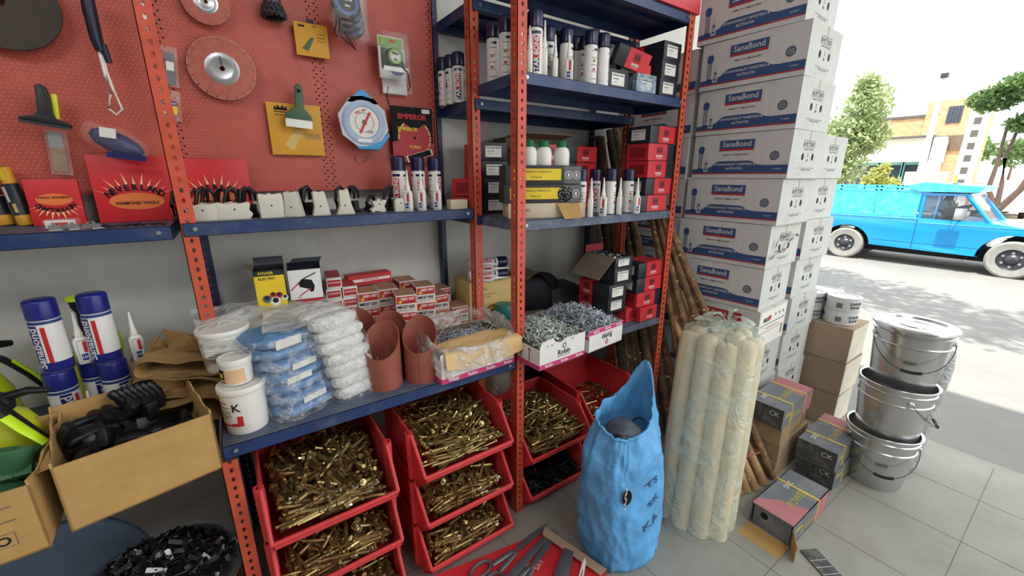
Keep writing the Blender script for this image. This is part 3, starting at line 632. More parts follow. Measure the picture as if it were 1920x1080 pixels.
# ================================================================ red picking bins with anchor bolts
BINR = M('bin_red', (212, 64, 64), 0.42, var=0.08, dirt=(150, 48, 46), dirt_amt=0.35)
BW, BD, BH = 0.375, 0.42, 0.215
def mk_bin():
    """origin: middle of the front lip at the floor; +y goes into the bin"""
    t = thing('picking_bin', 'x', 'bin'); m = MB(); w = BW/2; g = 0.0035
    yl, yk, lip = 0.085, 0.10, 0.098          # y of the lug column, and lip height
    side = [(0.085, 0.0), (BD, 0.0), (BD, BH), (yk, BH), (yl, BH-0.014), (0.0, lip+0.004), (0.0, lip-0.016), (0.085, 0.0)]
    for s in (-1, 1):
        def X(y, z): return s*(w-0.012*(1-z/BH))
        a = side[:-1]; n = len(a)
        vs = [(X(y, z), y, z) for y, z in a]+[(X(y, z)-s*g, y, z) for y, z in a]
        m.add(vs, [tuple(range(n)), tuple(range(2*n-1, n-1, -1))]+[(i, (i+1) % n, (i+1) % n+n, i+n) for i in range(n)], BINR)
        # rolled rim along the top edge and down the mouth, and the hollow stacking lug at its corner
        m.tube([(s*(w-0.001), BD, BH), (s*(w-0.001), yk+0.01, BH)], 0.0055, BINR, 8)
        m.tube([(s*(w-0.002), yk, BH-0.004), (s*(w-0.006), 0.0, lip)], 0.0065, BINR, 8)
        m.lathe([(0.0085, BH-0.002), (0.0085, BH+0.003), (0.0145, BH+0.003), (0.0145, BH-0.015), (0.012, 0.03)], BINR, 14, TR(s*(w+0.003), yk+0.012, 0))
        m.box(*sorted((s*w, s*(w-0.012))), yk, yk+0.02, 0.004, BH-0.01, BINR)
    m.box(-w+0.012, w-0.012, 0.085, BD, 0, g, BINR); m.box(-w+0.002, w-0.002, BD-g, BD, 0, BH, BINR)
    m.tube([(-w, BD, BH), (w, BD, BH)], 0.0055, BINR, 8)
    pf = [(0.085, 0), (0.0, lip-0.018), (0.0, lip), (0.004, lip), (0.004, lip-0.016), (0.089, 0.004)]
    m.add([(-w+0.006, a, b) for a, b in pf]+[(w-0.006, a, b) for a, b in pf], [(i, (i+1) % 6, (i+1) % 6+6, i+6) for i in range(6)], BINR)
    m.tube([(-w+0.004, 0.001, lip), (w-0.004, 0.001, lip)], 0.0065, BINR, 8)
    m.build('bin_body', t, fixn=True); return t
binK = Kind(mk_bin); BP = 0.2005
bins = []
for nm, x, y, zs, lab in (('L', -0.745, -0.125, (0, 1, 2), 'red bin of brassy bolts, %s in the stack nearest the brown boxes'), ('M', -0.285, -0.122, (0, 1, 2), 'red plastic bin of brassy anchor bolts, %s in the middle stack'), ('R', 0.225, -0.06, (0, 1), 'red plastic bin of %s beside the blue sack'), ('S', 0.665, 0.0, (0, 1), 'red plastic bin behind the blue sack, %s')):
    for k in zs:
        if nm in 'LM': lb = lab % ('bottom one', 'middle one', 'top one')[k]
        elif nm == 'R': lb = lab % ('small black parts, the lower one', 'brown and brassy bolts, the upper one')[k]
        else: lb = lab % ('lower one in the shade', 'upper one with a few bolts in it')[k]
        binK.put((x, y, k*BP), 0, lb, 'red picking bins'); bins.append((nm, k, x, y, k*BP))

BRASS = M('brass_zinc', (166, 144, 92), 0.28, 0.8, var=0.25, scale=30); BRD = M('brass_dark', (126, 98, 62), 0.34, 0.8, var=0.3, scale=30); ZN = M('bright_zinc', (196, 198, 186), 0.25, 0.9)
def bolt_mb(kind, mb=None, T=None):
    m = mb or MB()
    def L_(pf, mt, n): m.lathe([(r*1.3, z*1.28) for r, z in pf], mt, n, T)
    if kind == 0:   # long sleeve anchor: hex nut, washer, split sleeve, cone
        L_([(0, 0.041), (0.003, 0.040), (0.003, 0.034)], ZN, 6); L_([(0, 0.036), (0.0062, 0.035), (0.0065, 0.030), (0, 0.030)], BRASS, 6); L_([(0, 0.0305), (0.0085, 0.030), (0.0085, 0.0285), (0, 0.028)], BRASS, 10)
        L_([(0.0053, 0.029), (0.0053, -0.03), (0.0035, -0.031), (0.0052, -0.040), (0, -0.040)], BRASS, 8)
    elif kind == 1:  # thick shorter one
        L_([(0, 0.034), (0.008, 0.0335), (0.0085, 0.027), (0, 0.027)], BRD, 6); L_([(0, 0.0275), (0.011, 0.027), (0.011, 0.0255), (0, 0.025)], BRASS, 10)
        L_([(0.0065, 0.026), (0.0065, -0.022), (0.005, -0.024), (0.007, -0.034), (0, -0.034)], BRD, 8); L_([(0, 0.041), (0.0038, 0.040), (0.0038, 0.033)], ZN, 6)
    else:            # long thin bolt
        L_([(0, 0.052), (0.0052, 0.0515), (0.0055, 0.0475), (0, 0.0475)], BRASS, 6); L_([(0.0031, 0.048), (0.0031, -0.046), (0.002, -0.05), (0, -0.05)], BRASS, 8)
    return m
bolt_me = [bolt_mb(k).mesh('anchor_bolt') for k in range(3)]
rest = MB(); random.seed(21); nb = 0; topb = []
def rnd_T(p, flat=1.0, along=None):
    a = random.uniform(0, 2*PI) if along is None else along+random.uniform(-0.3, 0.3); e = random.gauss(0, 0.33)*(flat if along is None else 0.3)
    d = Vector((math.cos(a)*math.cos(e), math.sin(a)*math.cos(e), math.sin(e)))
    return Matrix.Translation(p) @ d.to_track_quat('Z', 'Y').to_matrix().to_4x4() @ Matrix.Rotation(random.uniform(0, 6), 4, 'Z')
for nm, k, x, y, z in bins:
    if nm == 'S' and k == 0 or (nm == 'R' and k == 0): continue
    top = (nm in 'LM' and k == 2) or (nm == 'R' and k == 1); full = nm != 'S'
    mix = {('L', 2): (0.38, 0.54, 0.08), ('L', 1): (0.3, 0.2, 0.5), ('L', 0): (0.4, 0.3, 0.3), ('M', 2): (0.25, 0.05, 0.7), ('M', 1): (0.5, 0.35, 0.15), ('M', 0): (0.5, 0.4, 0.1)}.get((nm, k), (0.3, 0.3, 0.4))
    def surf(u, v):   # height of the heap above the bin floor, v from lip to back
        if not full: return 0.045+0.05*v
        h = 0.088+0.075*min(1, v*2.2) if top else 0.082+0.05*min(1, v*3)
        return h+(0.03*math.exp(-((u-0.5)**2+(v-0.5)**2)*9) if top else 0)+0.010*nz3(u*5, v*5, k+x*9)
    ymax = 0.36 if top else 0.2; nu, nv = 9, (11 if top else 6)
    if not full: ymax = 0.3; nu, nv = 7, 6
    for lay in range(3 if full else 1):
        for i in range(nu):
            for j in range(nv):
                u = (i+random.random())/nu; v = (j+random.random())/nv
                yy = 0.034+v*ymax; uu = u if yy > 0.085 else 0.12+0.76*u; p = Vector((x-BW/2+0.036+uu*(BW-0.072), y+yy, z+surf(u, yy/0.36)-0.004-(lay*0.013 if yy > 0.085 else lay*0.007)+random.uniform(-0.004, 0.004)))
                kd = random.choices((0, 1, 2), mix)[0]; al = 0.0 if yy < 0.085 else (PI/2 if min(u, 1-u) < 0.12 else None); T = rnd_T(p, 1.0 if top else 0.8, al)
                if lay == 0: topb.append((p, T, kd, nm, k))
                else: bolt_mb(kd, rest, T)
# the 300 that show largest are objects of their own
topb.sort(key=lambda b: (b[0]-CAM).length+(0.35 if b[4] < 2 and b[3] in 'LM' and b[0].y > 0.06 else 0))
where = {'L': 'left', 'M': 'middle', 'R': 'right', 'S': 'farthest'}
for p, T, kd, nm, k in topb[:300]:
    lv = {'L': ('bottom', 'middle', 'top'), 'M': ('bottom', 'middle', 'top'), 'R': ('lower', 'upper'), 'S': ('lower', 'upper')}[nm][k]
    o = link('anchor_bolt', bolt_me[kd], mtx=T); tag(o, 'anchor bolt on the heap in the %s red bin of the %s stack' % (lv, where[nm]), 'bolt', 'anchor bolts in the %s bin of the %s stack' % (lv, where[nm]))
for p, T, kd, nm, k in topb[300:]: bolt_mb(kd, rest, T)
tag(rest.build('anchor_bolts'), 'deeper layers of brassy anchor bolts filling the red bins', 'bolts', kind='stuff')
m = MB(); bb = [b for b in bins if b[0] == 'R' and b[1] == 0][0]
for i in range(420):
    u, v = random.random(), random.random(); p = Vector((bb[2]-0.15+0.3*u, bb[3]+0.025+0.24*v, bb[4]+0.088+0.035*min(1, v*3)-random.random()*0.02)); T = rnd_T(p, 0.5)
    m.lathe([(0, 0.014), (0.006, 0.013), (0.006, 0.010), (0.0026, 0.010), (0.0026, -0.02), (0, -0.021)], 'black_plastic' if i % 14 else ZN, 6, T)
m.box(bb[2]-0.16, bb[2]+0.16, bb[3]+0.095, bb[3]+0.3, bb[4]+0.01, bb[4]+0.075, 'black_plastic')
tag(m.build('black_fasteners'), 'heap of tiny black screws in the lower right red bin', 'screws', kind='stuff')

# ================================================================ blue woven sack
SB = M('sack_blue', (96, 168, 224), 0.45, var=0.2, scale=7, bump=0.5, bscale=26, spec=0.45)
M('sack_inner', (52, 120, 190), 0.6); M('rag_grey', (78, 84, 92), 0.55, var=0.25, scale=9, bump=0.4, bscale=30)
sack = thing('woven_sack', 'crumpled blue woven plastic sack standing open on the floor', 'sack', (0.265, -0.375, 0))
def sackf(u, v):
    """u round, v up; the mouth is low in front and pulled up to a peak at the back right"""
    t = 2*PI*u; c, s = math.cos(t), math.sin(t)
    pk = max(0, math.cos(t-math.radians(12)))**7                     # the pulled-up corner
    zt = 0.60+0.045*math.cos(t-math.radians(40))+0.155*pk+0.012*nz3(c*4, s*4, 2)
    z = zt*v
    w = 0.168+0.014*math.sin(v*PI)-0.028*v*v+0.018*nz3(c*1.7+3, s*1.7, v*2.6); d = 0.135+0.012*math.sin(v*PI)-0.02*v*v+0.016*nz3(c*1.6, s*1.6+7, v*2.6)
    r = 1+0.03*nz3(c*3+1, s*3, v*9)-0.075*abs(nz3(c*3, s*3+3, v*5+0.8*c))-0.035*abs(nz3(c*8+v*3, s*8+3, v*12))-0.015*abs(nz3(c*18, s*18+3, v*26+3*c))+0.012*math.sin(v*38+3*nz3(c*2, s*2, v*4))*(1-v)
    if v > 0.55: r *= 1-0.05*((v-0.55)/0.45)*abs(math.sin(t*5.5+2*nz3(c, s, v*2)))
    if v > 0.80: r *= 1-0.20*(v-0.80)/0.20+0.06*nz3(c*7, s*7, v*8)
    if v < 0.05: r *= 0.88+0.12*(v/0.05)**0.5
    lean = Vector((0.015, 0.03, 0))*v + Vector((0.015, -0.01, 0))*pk*v*v
    p = 0.78; x = math.copysign(abs(c)**p, c)*w*r; y = math.copysign(abs(s)**p, s)*d*r
    return Vector((x, y, max(0.001, z)))+lean
m = MB(); NU, NV = 120, 90
m.grid(sackf, NU, NV, SB, wrap=True)
def inner(u, v):
    q = sackf(u, 1.0-0.34*v); c = sackf(u+0.5, 1.0); k = 0.10+0.05*v
    ctr = Vector((0.015, 0.03, q.z)); return q.lerp(ctr, k*v**0.3+0.01)
m.grid(inner, NU, 14, SB, wrap=True)
m.add([sackf(i/24, 0.0) for i in range(24)], [tuple(range(24))], SB)
m.build('sack_body', sack, ang=180)
m = MB()   # sewn hem band at the mouth and the welt up to the peak
m.tube([sackf(i/90, 0.985)*1.0+Vector((0, 0, 0.002)) for i in range(90)], 0.0045, M('hem_blue', (96, 172, 226), 0.5), 6, closed=True, flat=1.6)
m.build('hem', sack, ang=180, label='thick rolled hem round the mouth')
sack_ink = M('sack_ink', (52, 84, 124), 0.6)
for st, a, z, sz, rr in (('TS', -84, 0.405, 0.05, -68), ('SK', -82, 0.315, 0.045, -65), ('KA', -86, 0.225, 0.05, -70)):
    m = MB(); vs, fs = text_geo(st, sz, 0.01); R = Matrix.Rotation(math.radians(rr+84), 4, 'Z'); out = []
    for v0 in vs:
        q = R @ v0; t = math.radians(a)+q.x/0.17; u = (t/(2*PI)) % 1; zz = z+q.y; vv = zz/0.64
        P = sackf(u, vv); C0 = Vector((0.01, 0.015, P.z)); out.append(P+(P-C0).normalized()*0.003)
    m.add(out, fs, sack_ink); m.build('sack_print', sack, smooth=False, label='faded dark lettering')
m = MB(); pts = []
q = sackf(0.66, 0.64); nrm = Vector((-0.35, -0.93, 0)); 
m.grid(lambda u, v: q+nrm*(0.004+0.003*v)+Vector((0.022*v*math.cos(2*PI*u)*0.8, -0.008*v*math.cos(2*PI*u), 0.034*v*math.sin(2*PI*u))), 16, 2, 'soft_black', wrap=True)
m.build('tear', sack, label='dark tear in the sack side')
m = MB(); m.tube([q+nrm*0.012+Vector((-0.012+0.004*math.sin(i*1.3), 0, 0.05-i*0.009)) for i in range(11)], 0.0028, 'paper', 6); m.build('string', sack, label='pale string hanging at the tear')
m = MB()
def ragf(u, v):
    t = 2*PI*u; f = PI*v; r = 0.075*(1+0.45*nz3(math.sin(f)*math.cos(t)*2, math.sin(f)*math.sin(t)*2, v*3)-0.25*abs(nz3(math.sin(f)*math.cos(t)*5, math.sin(f)*math.sin(t)*5, v*5)))
    return Vector((r*math.sin(f)*math.cos(t)*1.1, r*math.sin(f)*math.sin(t), 0.06*math.cos(f)))
m.grid(ragf, 48, 26, 'rag_grey', wrap=True); o = m.build('grey_bundle', ang=180, loc=(0.258, -0.365, 0.525)); tag(o, 'crumpled dark grey plastic bundle inside the mouth of the blue sack', 'bundle')
# ================================================================ spray cans, bottles and screw boxes
def foot(px, py, Z, r):
    """standing spot whose near edge shows at that place: the centre lies r farther from the viewer"""
    p = at(px, py, Z=Z); d = Vector((p.x-CAM.x, p.y-CAM.y, 0)).normalized(); return p+d*r
CANW = M('can_white', (226, 224, 222), 0.3, var=0.03); CAP = M('cap_navy', (30, 32, 66), 0.25, var=0.08); SBL = M('sana_blue', (34, 40, 122), 0.28, var=0.06)
AIM = math.radians(-128)      # side of the labels turned towards the viewer for rz = 0
def mk_can(kind, r=0.026, h=0.2):
    def f():
        t = thing('spray_can', 'x', 'spray can'); b = MB(); hb = h*0.74; body = CANW
        b.lathe([(0, 0.002), (r-0.003, 0.002), (r-0.001, 0), (r, 0.003), (r, 0.012), (r, 0.03), (r, hb-0.012), (r-0.001, hb-0.004), (r-0.006, hb), (r-0.010, hb+0.002)], body, 28, mats=[CANW, 'steel', 'steel', SBL if kind == 'sana' else CANW, SBL if kind == 'sana' else CANW, CANW, 'print_blue' if kind == 'sana' else CANW, CANW, CANW])
        a = AIM
        if kind == 'sana':
            b.cylpatch(r, a-0.62, a+0.12, 0.02, hb-0.014, SBL); b.cylpatch(r, a+0.30, a+0.58, 0.03, hb-0.02, 'print_red'); b.text('SanaBond', 0.030, CANW, bold=0.02, e=0.0012, rot=90, T=None, cyl=(r, a-0.22, hb*0.48))
            b.lathe([(r+0.0003, 0.012), (r+0.0006, 0.02), (r+0.0006, 0.03)], SBL, 28)
        else:
            b.cylpatch(r, a-0.42, a+0.42, hb*0.34, hb-0.03, 'print_red'); b.cylpatch(r, a-0.42, a+0.42, 0.012, hb*0.36, CAP); b.cylpatch(r, a-0.6, a+0.6, hb-0.024, hb-0.014, CAP); b.text('STAR BOND', 0.0235, CANW, bold=0.03, e=0.0012, rot=90, cyl=(r, a, hb*0.44))
            for s_ in (-1, 1): b.cylpatch(r, a+s_*1.5-0.35, a+s_*1.5+0.35, hb-0.024, hb-0.016, CAP)
            for k in range(5): b.cylpatch(r, a+1.2, a+2.0, 0.02+k*0.025, 0.022+k*0.025, 'grey_ink'); b.cylpatch(r, a-2.2, a-1.2, 0.02+k*0.025, 0.022+k*0.025, 'grey_ink')
            b.cylpatch(r, a+1.25, a+1.5, hb*0.45, hb*0.62, 'ink'); b.cylpatch(r, a-2.0, a-1.6, 0.05, 0.058, 'print_red'); b.cylpatch(r, a-2.0, a-1.6, hb*0.55, hb*0.62, 'kraft')
        b.build('body', t)
        c = MB(); c.lathe([(r-0.002, hb-0.001), (r+0.0004, hb+0.001), (r+0.0004, h-0.008), (r-0.001, h-0.003), (r-0.005, h), (0, h)], SBL if kind == 'sana' else CAP, 28, mats=[SBL if kind == 'sana' else CAP]*5)
        c.build('cap', t, label='dark blue cap'); return t
    return f
def mk_bottle(kind, w=0.030, h=0.14):
    def f():
        t = thing('glue_bottle', 'x', 'bottle'); b = MB(); hb = h*0.50
        b.lathe([(0, 0), (w/2-0.002, 0), (w/2, 0.003), (w/2, hb-0.008), (w/2-0.003, hb-0.002), (0.009, hb+0.003), (0.0085, hb+0.008), (0, hb+0.008)], 'white_plastic', 24, sq=(1, 0.72, 0.62), T=RZ(-38)); 
        # printed panel
        T = RZ(-38); k = w*0.36
        b.rect('-Y', (0, -k-0.0006, hb*0.5), w*0.66, hb*0.86, 'grey_ink'); b.rect('-Y', (0, -k-0.0009, hb*0.5), w*0.62, hb*0.82, CANW); 
        n0 = len(b.v)-8
        b.rect('-Y', (0.004, -k-0.0012, hb*0.66), w*0.24, hb*0.42, 'print_red'); b.rect('-Y', (-0.001, -k-0.0012, hb*0.27), w*0.4, hb*0.26, 'print_blue'); b.text('100', 0.011, CANW, '-Y', (0, -k-0.0014, hb*0.27), 0.0008, 0.01)
        for i in range(n0, len(b.v)): b.v[i] = T @ b.v[i]
        b.build('body', t)
        n = MB(); n.lathe([(0.0095, hb+0.004), (0.0095, hb+0.014), (0.0078, hb+0.018), (0.0055, hb+0.035), (0.0028, h-0.004), (0.0015, h), (0, h)], 'white_plastic', 16); n.build('nozzle', t, label='tall tapered white nozzle'); return t
    return f
starK = Kind(mk_can('star', 0.026, 0.196)); bigstarK = Kind(mk_can('star', 0.0275, 0.212)); sanaK = Kind(mk_can('sana', 0.0325, 0.205)); botK = Kind(mk_bottle('g', 0.034, 0.158)); bot2K = Kind(mk_bottle('g', 0.034, 0.185))
def can(K, px, py, Z, lab, grp, rz=0, r=0.026):
    p = foot(px, py, Z, r); return K.put(p, rz, lab, grp)
def canY(K, px, Y, Z, lab, grp, rz=0): return K.put((at(px, 100 if Z > 1.6 else 380, Y=Y).x, Y, Z), rz, lab, grp)
def bot(K, px, py, Z, lab, grp, rz=0): return K.put(foot(px, py, Z, 0.014), rz, lab, grp)
# --- upper level of the right bay
G1 = 'white and red spray cans on the upper shelf'
for x, y, rz, lb in ((at(831, 120, Y=0.545).x, 0.545, 60, 'rearmost of three left of the second post'), (at(845, 120, Y=0.49).x, 0.49, -120, 'middle of three left of the second post'), (at(859, 120, Y=0.432).x, 0.432, 5, 'front one of three left of the second post')):
    starK.put((x, y, 1.80), rz, 'slim can on the upper shelf, '+lb, G1)
for x, y, rz, lb in ((0.052, 0.232, 95, 'between the two orange posts with brown picture, farther one'), (0.056, 0.150, 100, 'between the two orange posts, nearer and taller looking one'), (0.06, 0.075, 140, 'half hidden behind the front orange post')):
    bigstarK.put((x, y, ZT), rz, 'white spray can '+lb, G1)
canY(bigstarK, 1003, 0.05, ZT, 'spray can lettered up its side, right of the front post, upper shelf', G1, 12)
for px, yy, rz, lb in ((1029, 0.11, 100, 'behind the first small bottle'), (1062, 0.085, 150, 'behind the second and third small bottles'), (1080, 0.14, 150, 'dark capped, in the back row'), (1108, 0.045, 130, 'second from the right end'), (1131, 0.045, 170, 'at the right end beside black boxes'), (1096, 0.11, 80, 'back row next to the right pair')):
    canY(starK, px, yy, ZT, 'white spray can on the upper shelf, '+lb, G1, rz)
for px, yy, K, lb in ((1021, 0.035, bot2K, 'first right of the tall lettered can'), (1041, 0.06, botK, 'slim one in the middle of the row'), (1067, 0.035, botK, 'third one, printed panel in full view'), (993, 0.04, botK, 'half hidden by the front orange post')):
    canY(K, px, yy, ZT, 'white nozzle bottle on the upper shelf, '+lb, 'glue bottles on the upper shelf', 90 if px != 1067 else 0)
# --- middle level
G2 = 'white and red spray cans on the middle shelf'
for px, py, rz, lb in ((1086, 405, 110, 'at the left end of the row'), (1113, 398, 8, 'lettered up its side'), (1141, 402, 150, 'third in the row'), (1174, 399, 120, 'next to the red boxes')):
    can(starK, px, py, ZR, 'navy capped spray can on the middle shelf, '+lb, G2, rz)
for px, py, rz, lb in ((1106, 407, 80, 'first from the left'), (1129, 405, -20, 'second from the left, in crinkled wrap'), (1160, 402, 70, 'third from the left'), (1192, 400, 20, 'nearest the red boxes')):
    bot(botK, px, py, ZR, 'white glue bottle on the middle shelf, '+lb, 'glue bottles on the middle shelf', rz)
# --- left bay shelf
G3 = 'white and red spray cans at the end of the wall shelf'
for px, yy, rz, lb in ((751, 0.40, -5, 'left one, lettered up its side'), (787, 0.41, 30, 'middle one'), (817, 0.42, 60, 'right one by the blue post')):
    canY(bigstarK, px, yy, ZU, 'spray can under the red disc card, '+lb, G3, rz)
for px, py, lb in ((766, 393, 'left'), (791, 393, 'middle'), (820, 392, 'right')):
    canY(botK, px, 0.335, ZU, 'white glue bottle in front of the spray cans on the wall shelf, %s one' % lb, 'glue bottles on the wall shelf', -5)

# --- flat black and red boxes
M('box_black', (34, 40, 48), 0.4, var=0.12); M('box_red', (206, 52, 58), 0.38, var=0.1); M('box_red_dark', (150, 34, 42), 0.45, var=0.1)
def mk_magma(L=0.20, W=0.125, H=0.075, red=0.68, open_=False, clearw=False):
    """label end at x=0 facing -x; red sleeve over the far part; printed on both long sides"""
    def f():
        t = thing('screw_box', 'x', 'box'); m = MB(); g = 0.002
        xr = L*(1-red)
        if open_:
            m.box(0, L, 0, g, 0, H, 'box_black'); m.box(0, L, W-g, W, 0, H, 'box_black'); m.box(0, g, 0, W, 0, H, 'box_black'); m.box(L-g, L, 0, W, 0, H, 'box_black'); m.box(0, L, 0, W, 0, g, 'box_black')
        else: m.box(0, L, 0, W, 0, H, 'box_black'); m.box(0.001, L-0.001, -0.0008, W+0.0008, H*0.60, H*0.61, 'soft_black')
        m.build('box_body', t, bevel=0.0015)
        if not open_:
            s = MB(); s.box(xr, L+0.0012, -0.0012, W+0.0012, 0.002, H+0.0012, 'box_red')
            for sd, yy in (('-Y', -0.0012), ('+Y', W+0.0012)):
                c = xr+(L-xr)*0.42; m2 = s
                m2.rect(sd, (c, yy, H*0.64), 0.040, 0.032, 'box_red_dark', 0.0005); m2.text('RSA', 0.022, 'box_black', sd, (c, yy, H*0.62), 0.0009, 0.03); m2.text('MAGMA', 0.013, 'can_white', sd, (c, yy, H*0.28), 0.0009, 0.03); m2.rect(sd, (c, yy, H*0.16), 0.04, 0.0016, 'can_white', 0.0008)
            s.text('MAGMA', 0.028, 'box_red_dark', '+Z', (xr+(L-xr)/2, W*0.4, H+0.0012), 0.0006, 0.02)
            s.rect('+X', (L+0.0012, W/2, H/2), W*0.7, H*0.6, 'box_red_dark', 0.0004)
            s.build('sleeve', t, smooth=False, label='glossy red sleeve')
        l = MB(); l.rect('-X', (0, W*0.52, H*0.5), W*0.62, H*0.62, 'paper', 0.0008); l.text('STANDARD SCREW', 0.0082, 'ink', '-X', (0, W*0.52, H*0.70), 0.0012, 0.03); l.text('M5 20x40', 0.008, 'ink', '-X', (0, W*0.62, H*0.52), 0.0012, 0.01); l.text('500 PCS', 0.0062, 'grey_ink', '-X', (0, W*0.64, H*0.36), 0.0012)
        l.build('label', t, smooth=False, label='white paper label'); return t
    return f
mgK = Kind(mk_magma()); mgBK = Kind(mk_magma(red=0.45)); 
GM = 'black and red screw boxes'
def mbox(K, x, y, z, rz, lab, grp, tilt=None): return K.put((x, y, z), rz, lab, grp, tilt)
R4 = [('right stack of the lower shelf, bottom, red side out', 0.975, 0.13, 180), ('right stack of the lower shelf, second from bottom', 0.965, 0.135, 180), ('right stack of the lower shelf, third from bottom', 0.745, 0.012, 0), ('right stack on the lower shelf, topmost one', 0.75, 0.012, 0)]
for k, (lb, x, y, rz) in enumerate(R4): mbox(mgK, x, y, ZL+0.078*k, rz+(1, -2, 1, 2)[k], 'red and black screw box, '+lb, 'screw boxes in the right stack on the lower shelf')
for k, (x, y) in enumerate(((0.70, 0.04), (0.68, 0.02), (0.71, 0.02))):   # label ends to the front
    mbox(mgBK, x, y, ZL+0.074+0.076*k, 90, 'black screw box with a white label, %s in the stack beside the red boxes' % ('lowest', 'middle', 'upper')[k], 'black labelled boxes on the lower shelf')
mbox(mgK, 0.71, 0.24, ZL, -88, 'red screw box at the foot of the black labelled stack', None)
o = mk_magma(open_=True, H=0.055)(); o.location = (0.712, 0.022, ZL+0.074+0.076*3); o.rotation_euler.z = PI/2; tag(o, 'open black screw box full of screws on top of the labelled stack', 'box')
M('card_grey', (120, 106, 92), 0.85)
fl = MB(); fl.box(0.0, 0.19, 0.127, 0.1295, -0.14, 0.0, 'card_grey', TR(0, 0.1265, 0.054) @ ROT(48, 'X') @ TR(0, -0.1265, 0)); fl.build('side_flap', o, smooth=False, label='grey inner side of the lid hanging open')
fl = MB(); fl.box(0.198, 0.2005, 0, 0.125, 0.055, 0.09, 'box_red_dark'); fl.build('back_flap', o, smooth=False, label='red flap standing at the back')
random.seed(5); m = MB()
for i in range(60): m.lathe([(0, 0.012), (0.005, 0.011), (0.005, 0.008), (0.0022, 0.008), (0.0022, -0.014), (0, -0.015)], ZN if i % 2 else 'dark_steel', 6, rnd_T((0.712-random.uniform(0.01, 0.115), 0.03+random.uniform(0, 0.17), ZL+0.302+0.05*1+random.uniform(-0.008, 0.002))))
tag(m.build('screws'), 'small bright screws heaped in the open black box', 'screws', kind='stuff')
# middle shelf right stack
for k, (x, y, rz) in enumerate(((0.70, 0.01, 0), (0.75, 0.012, 0), (0.945, 0.135, 180), (0.955, 0.137, 180), (0.752, 0.012, 0))):
    mbox(mgK, x, y, ZR+0.078*k, rz+(-2, 1, 1, -1, 2)[k], 'screw box in the right stack of the middle shelf, %s' % ('bottom one', 'second from the bottom', 'third, glossy red', 'fourth, glossy red', 'topmost')[k], 'screw boxes on the middle shelf')
# wall rack behind, middle level
for x, y, z, rz, lb in ((0.30, 0.315, ZR, -3, 'lower, behind the green caps'), (0.31, 0.315, ZR+0.077, -2, 'second, behind the green caps'), (0.53, 0.315, ZR, 0, 'lower, behind the spray cans'), (0.535, 0.32, ZR+0.077, 1, 'second, behind the spray cans'),
                    (0.295, 0.318, ZR+0.154, -2, 'third of the pile behind the green caps'), (0.285, 0.31, ZR+0.231, -4, 'top of the pile, above the green caps'), (0.53, 0.32, ZR+0.154, 1, 'third of the pile behind the spray cans'), (0.525, 0.315, ZR+0.231, 0, 'top of the pile behind the spray cans'), (0.05, 0.335, ZR+0.231, 82, 'between the posts, topmost'),
                    (0.06, 0.33, ZR, 80, 'between the posts, lowest'), (0.06, 0.33, ZR+0.077, 82, 'between the posts, middle'), (0.055, 0.34, ZR+0.154, 84, 'between the posts, third')):
    mbox(mgK, x+(0.13 if 60 < rz < 100 else 0), y, z, rz, 'screw box at the back, middle shelf, '+lb, 'screw boxes at the back of the middle shelf')
for k, (x, y, rz) in enumerate(((-0.04+0.14, 0.45, 205), (-0.05+0.14, 0.46, 212))):
    o = mbox(mgK, x+0.04, y+0.09, ZR+0.078*k, rz, 'glossy red screw box beside the second orange post, %s of two' % ('lower', 'upper')[k], 'red boxes by the second orange post')
# upper shelf
mbox(mgBK, 0.60, 0.03, ZT, 90, 'black labelled screw box next to the last spray can, upper shelf', None)
for k in range(3): mbox(mgBK, 0.925+0.004*k, 0.02, ZT+0.076*k, 90, 'black labelled screw box by the right post on the upper shelf, %s' % ('bottom', 'middle', 'top')[k], 'black labelled boxes at the right end of the upper shelf')
o = mk_magma(clearw=True)(); o.location = (0.775, 0.025, ZT); o.rotation_euler.z = PI/2; tag(o, 'screw box in bluish clear wrap with a pale label on the upper shelf', 'box')
w_ = MB(); w_.box(-0.001, 0.2, -0.003, 0.128, 0.0, 0.078, clear_mat('blue_wrap', (190, 214, 232), 0.55, 0.2, 20, 0.4)); w_.build('wrap', o, smooth=False, label='bluish clear wrap')
mbox(mgK, 0.50, 0.03, ZT+0.095, 0, 'tilted red and black screw box lying on the upper shelf boxes', None, (22, 6))
mbox(mgK, 0.56, 0.04, ZT+0.076, 2, 'red screw box under the tilted one on the upper shelf', None).scale = (1, 1, 0.6)
# red carton on the very top board
m = MB(); m.box(0, 0.3, 0, 0.25, 0, 0.15, 'box_red'); m.rect('-Y', (0.15, 0, 0.07), 0.28, 0.03, 'can_white'); o = m.build('red_carton', smooth=False, bevel=0.002, loc=(0.70, -0.01, 2.2)); tag(o, 'red carton on the top board against the right orange post', 'box')

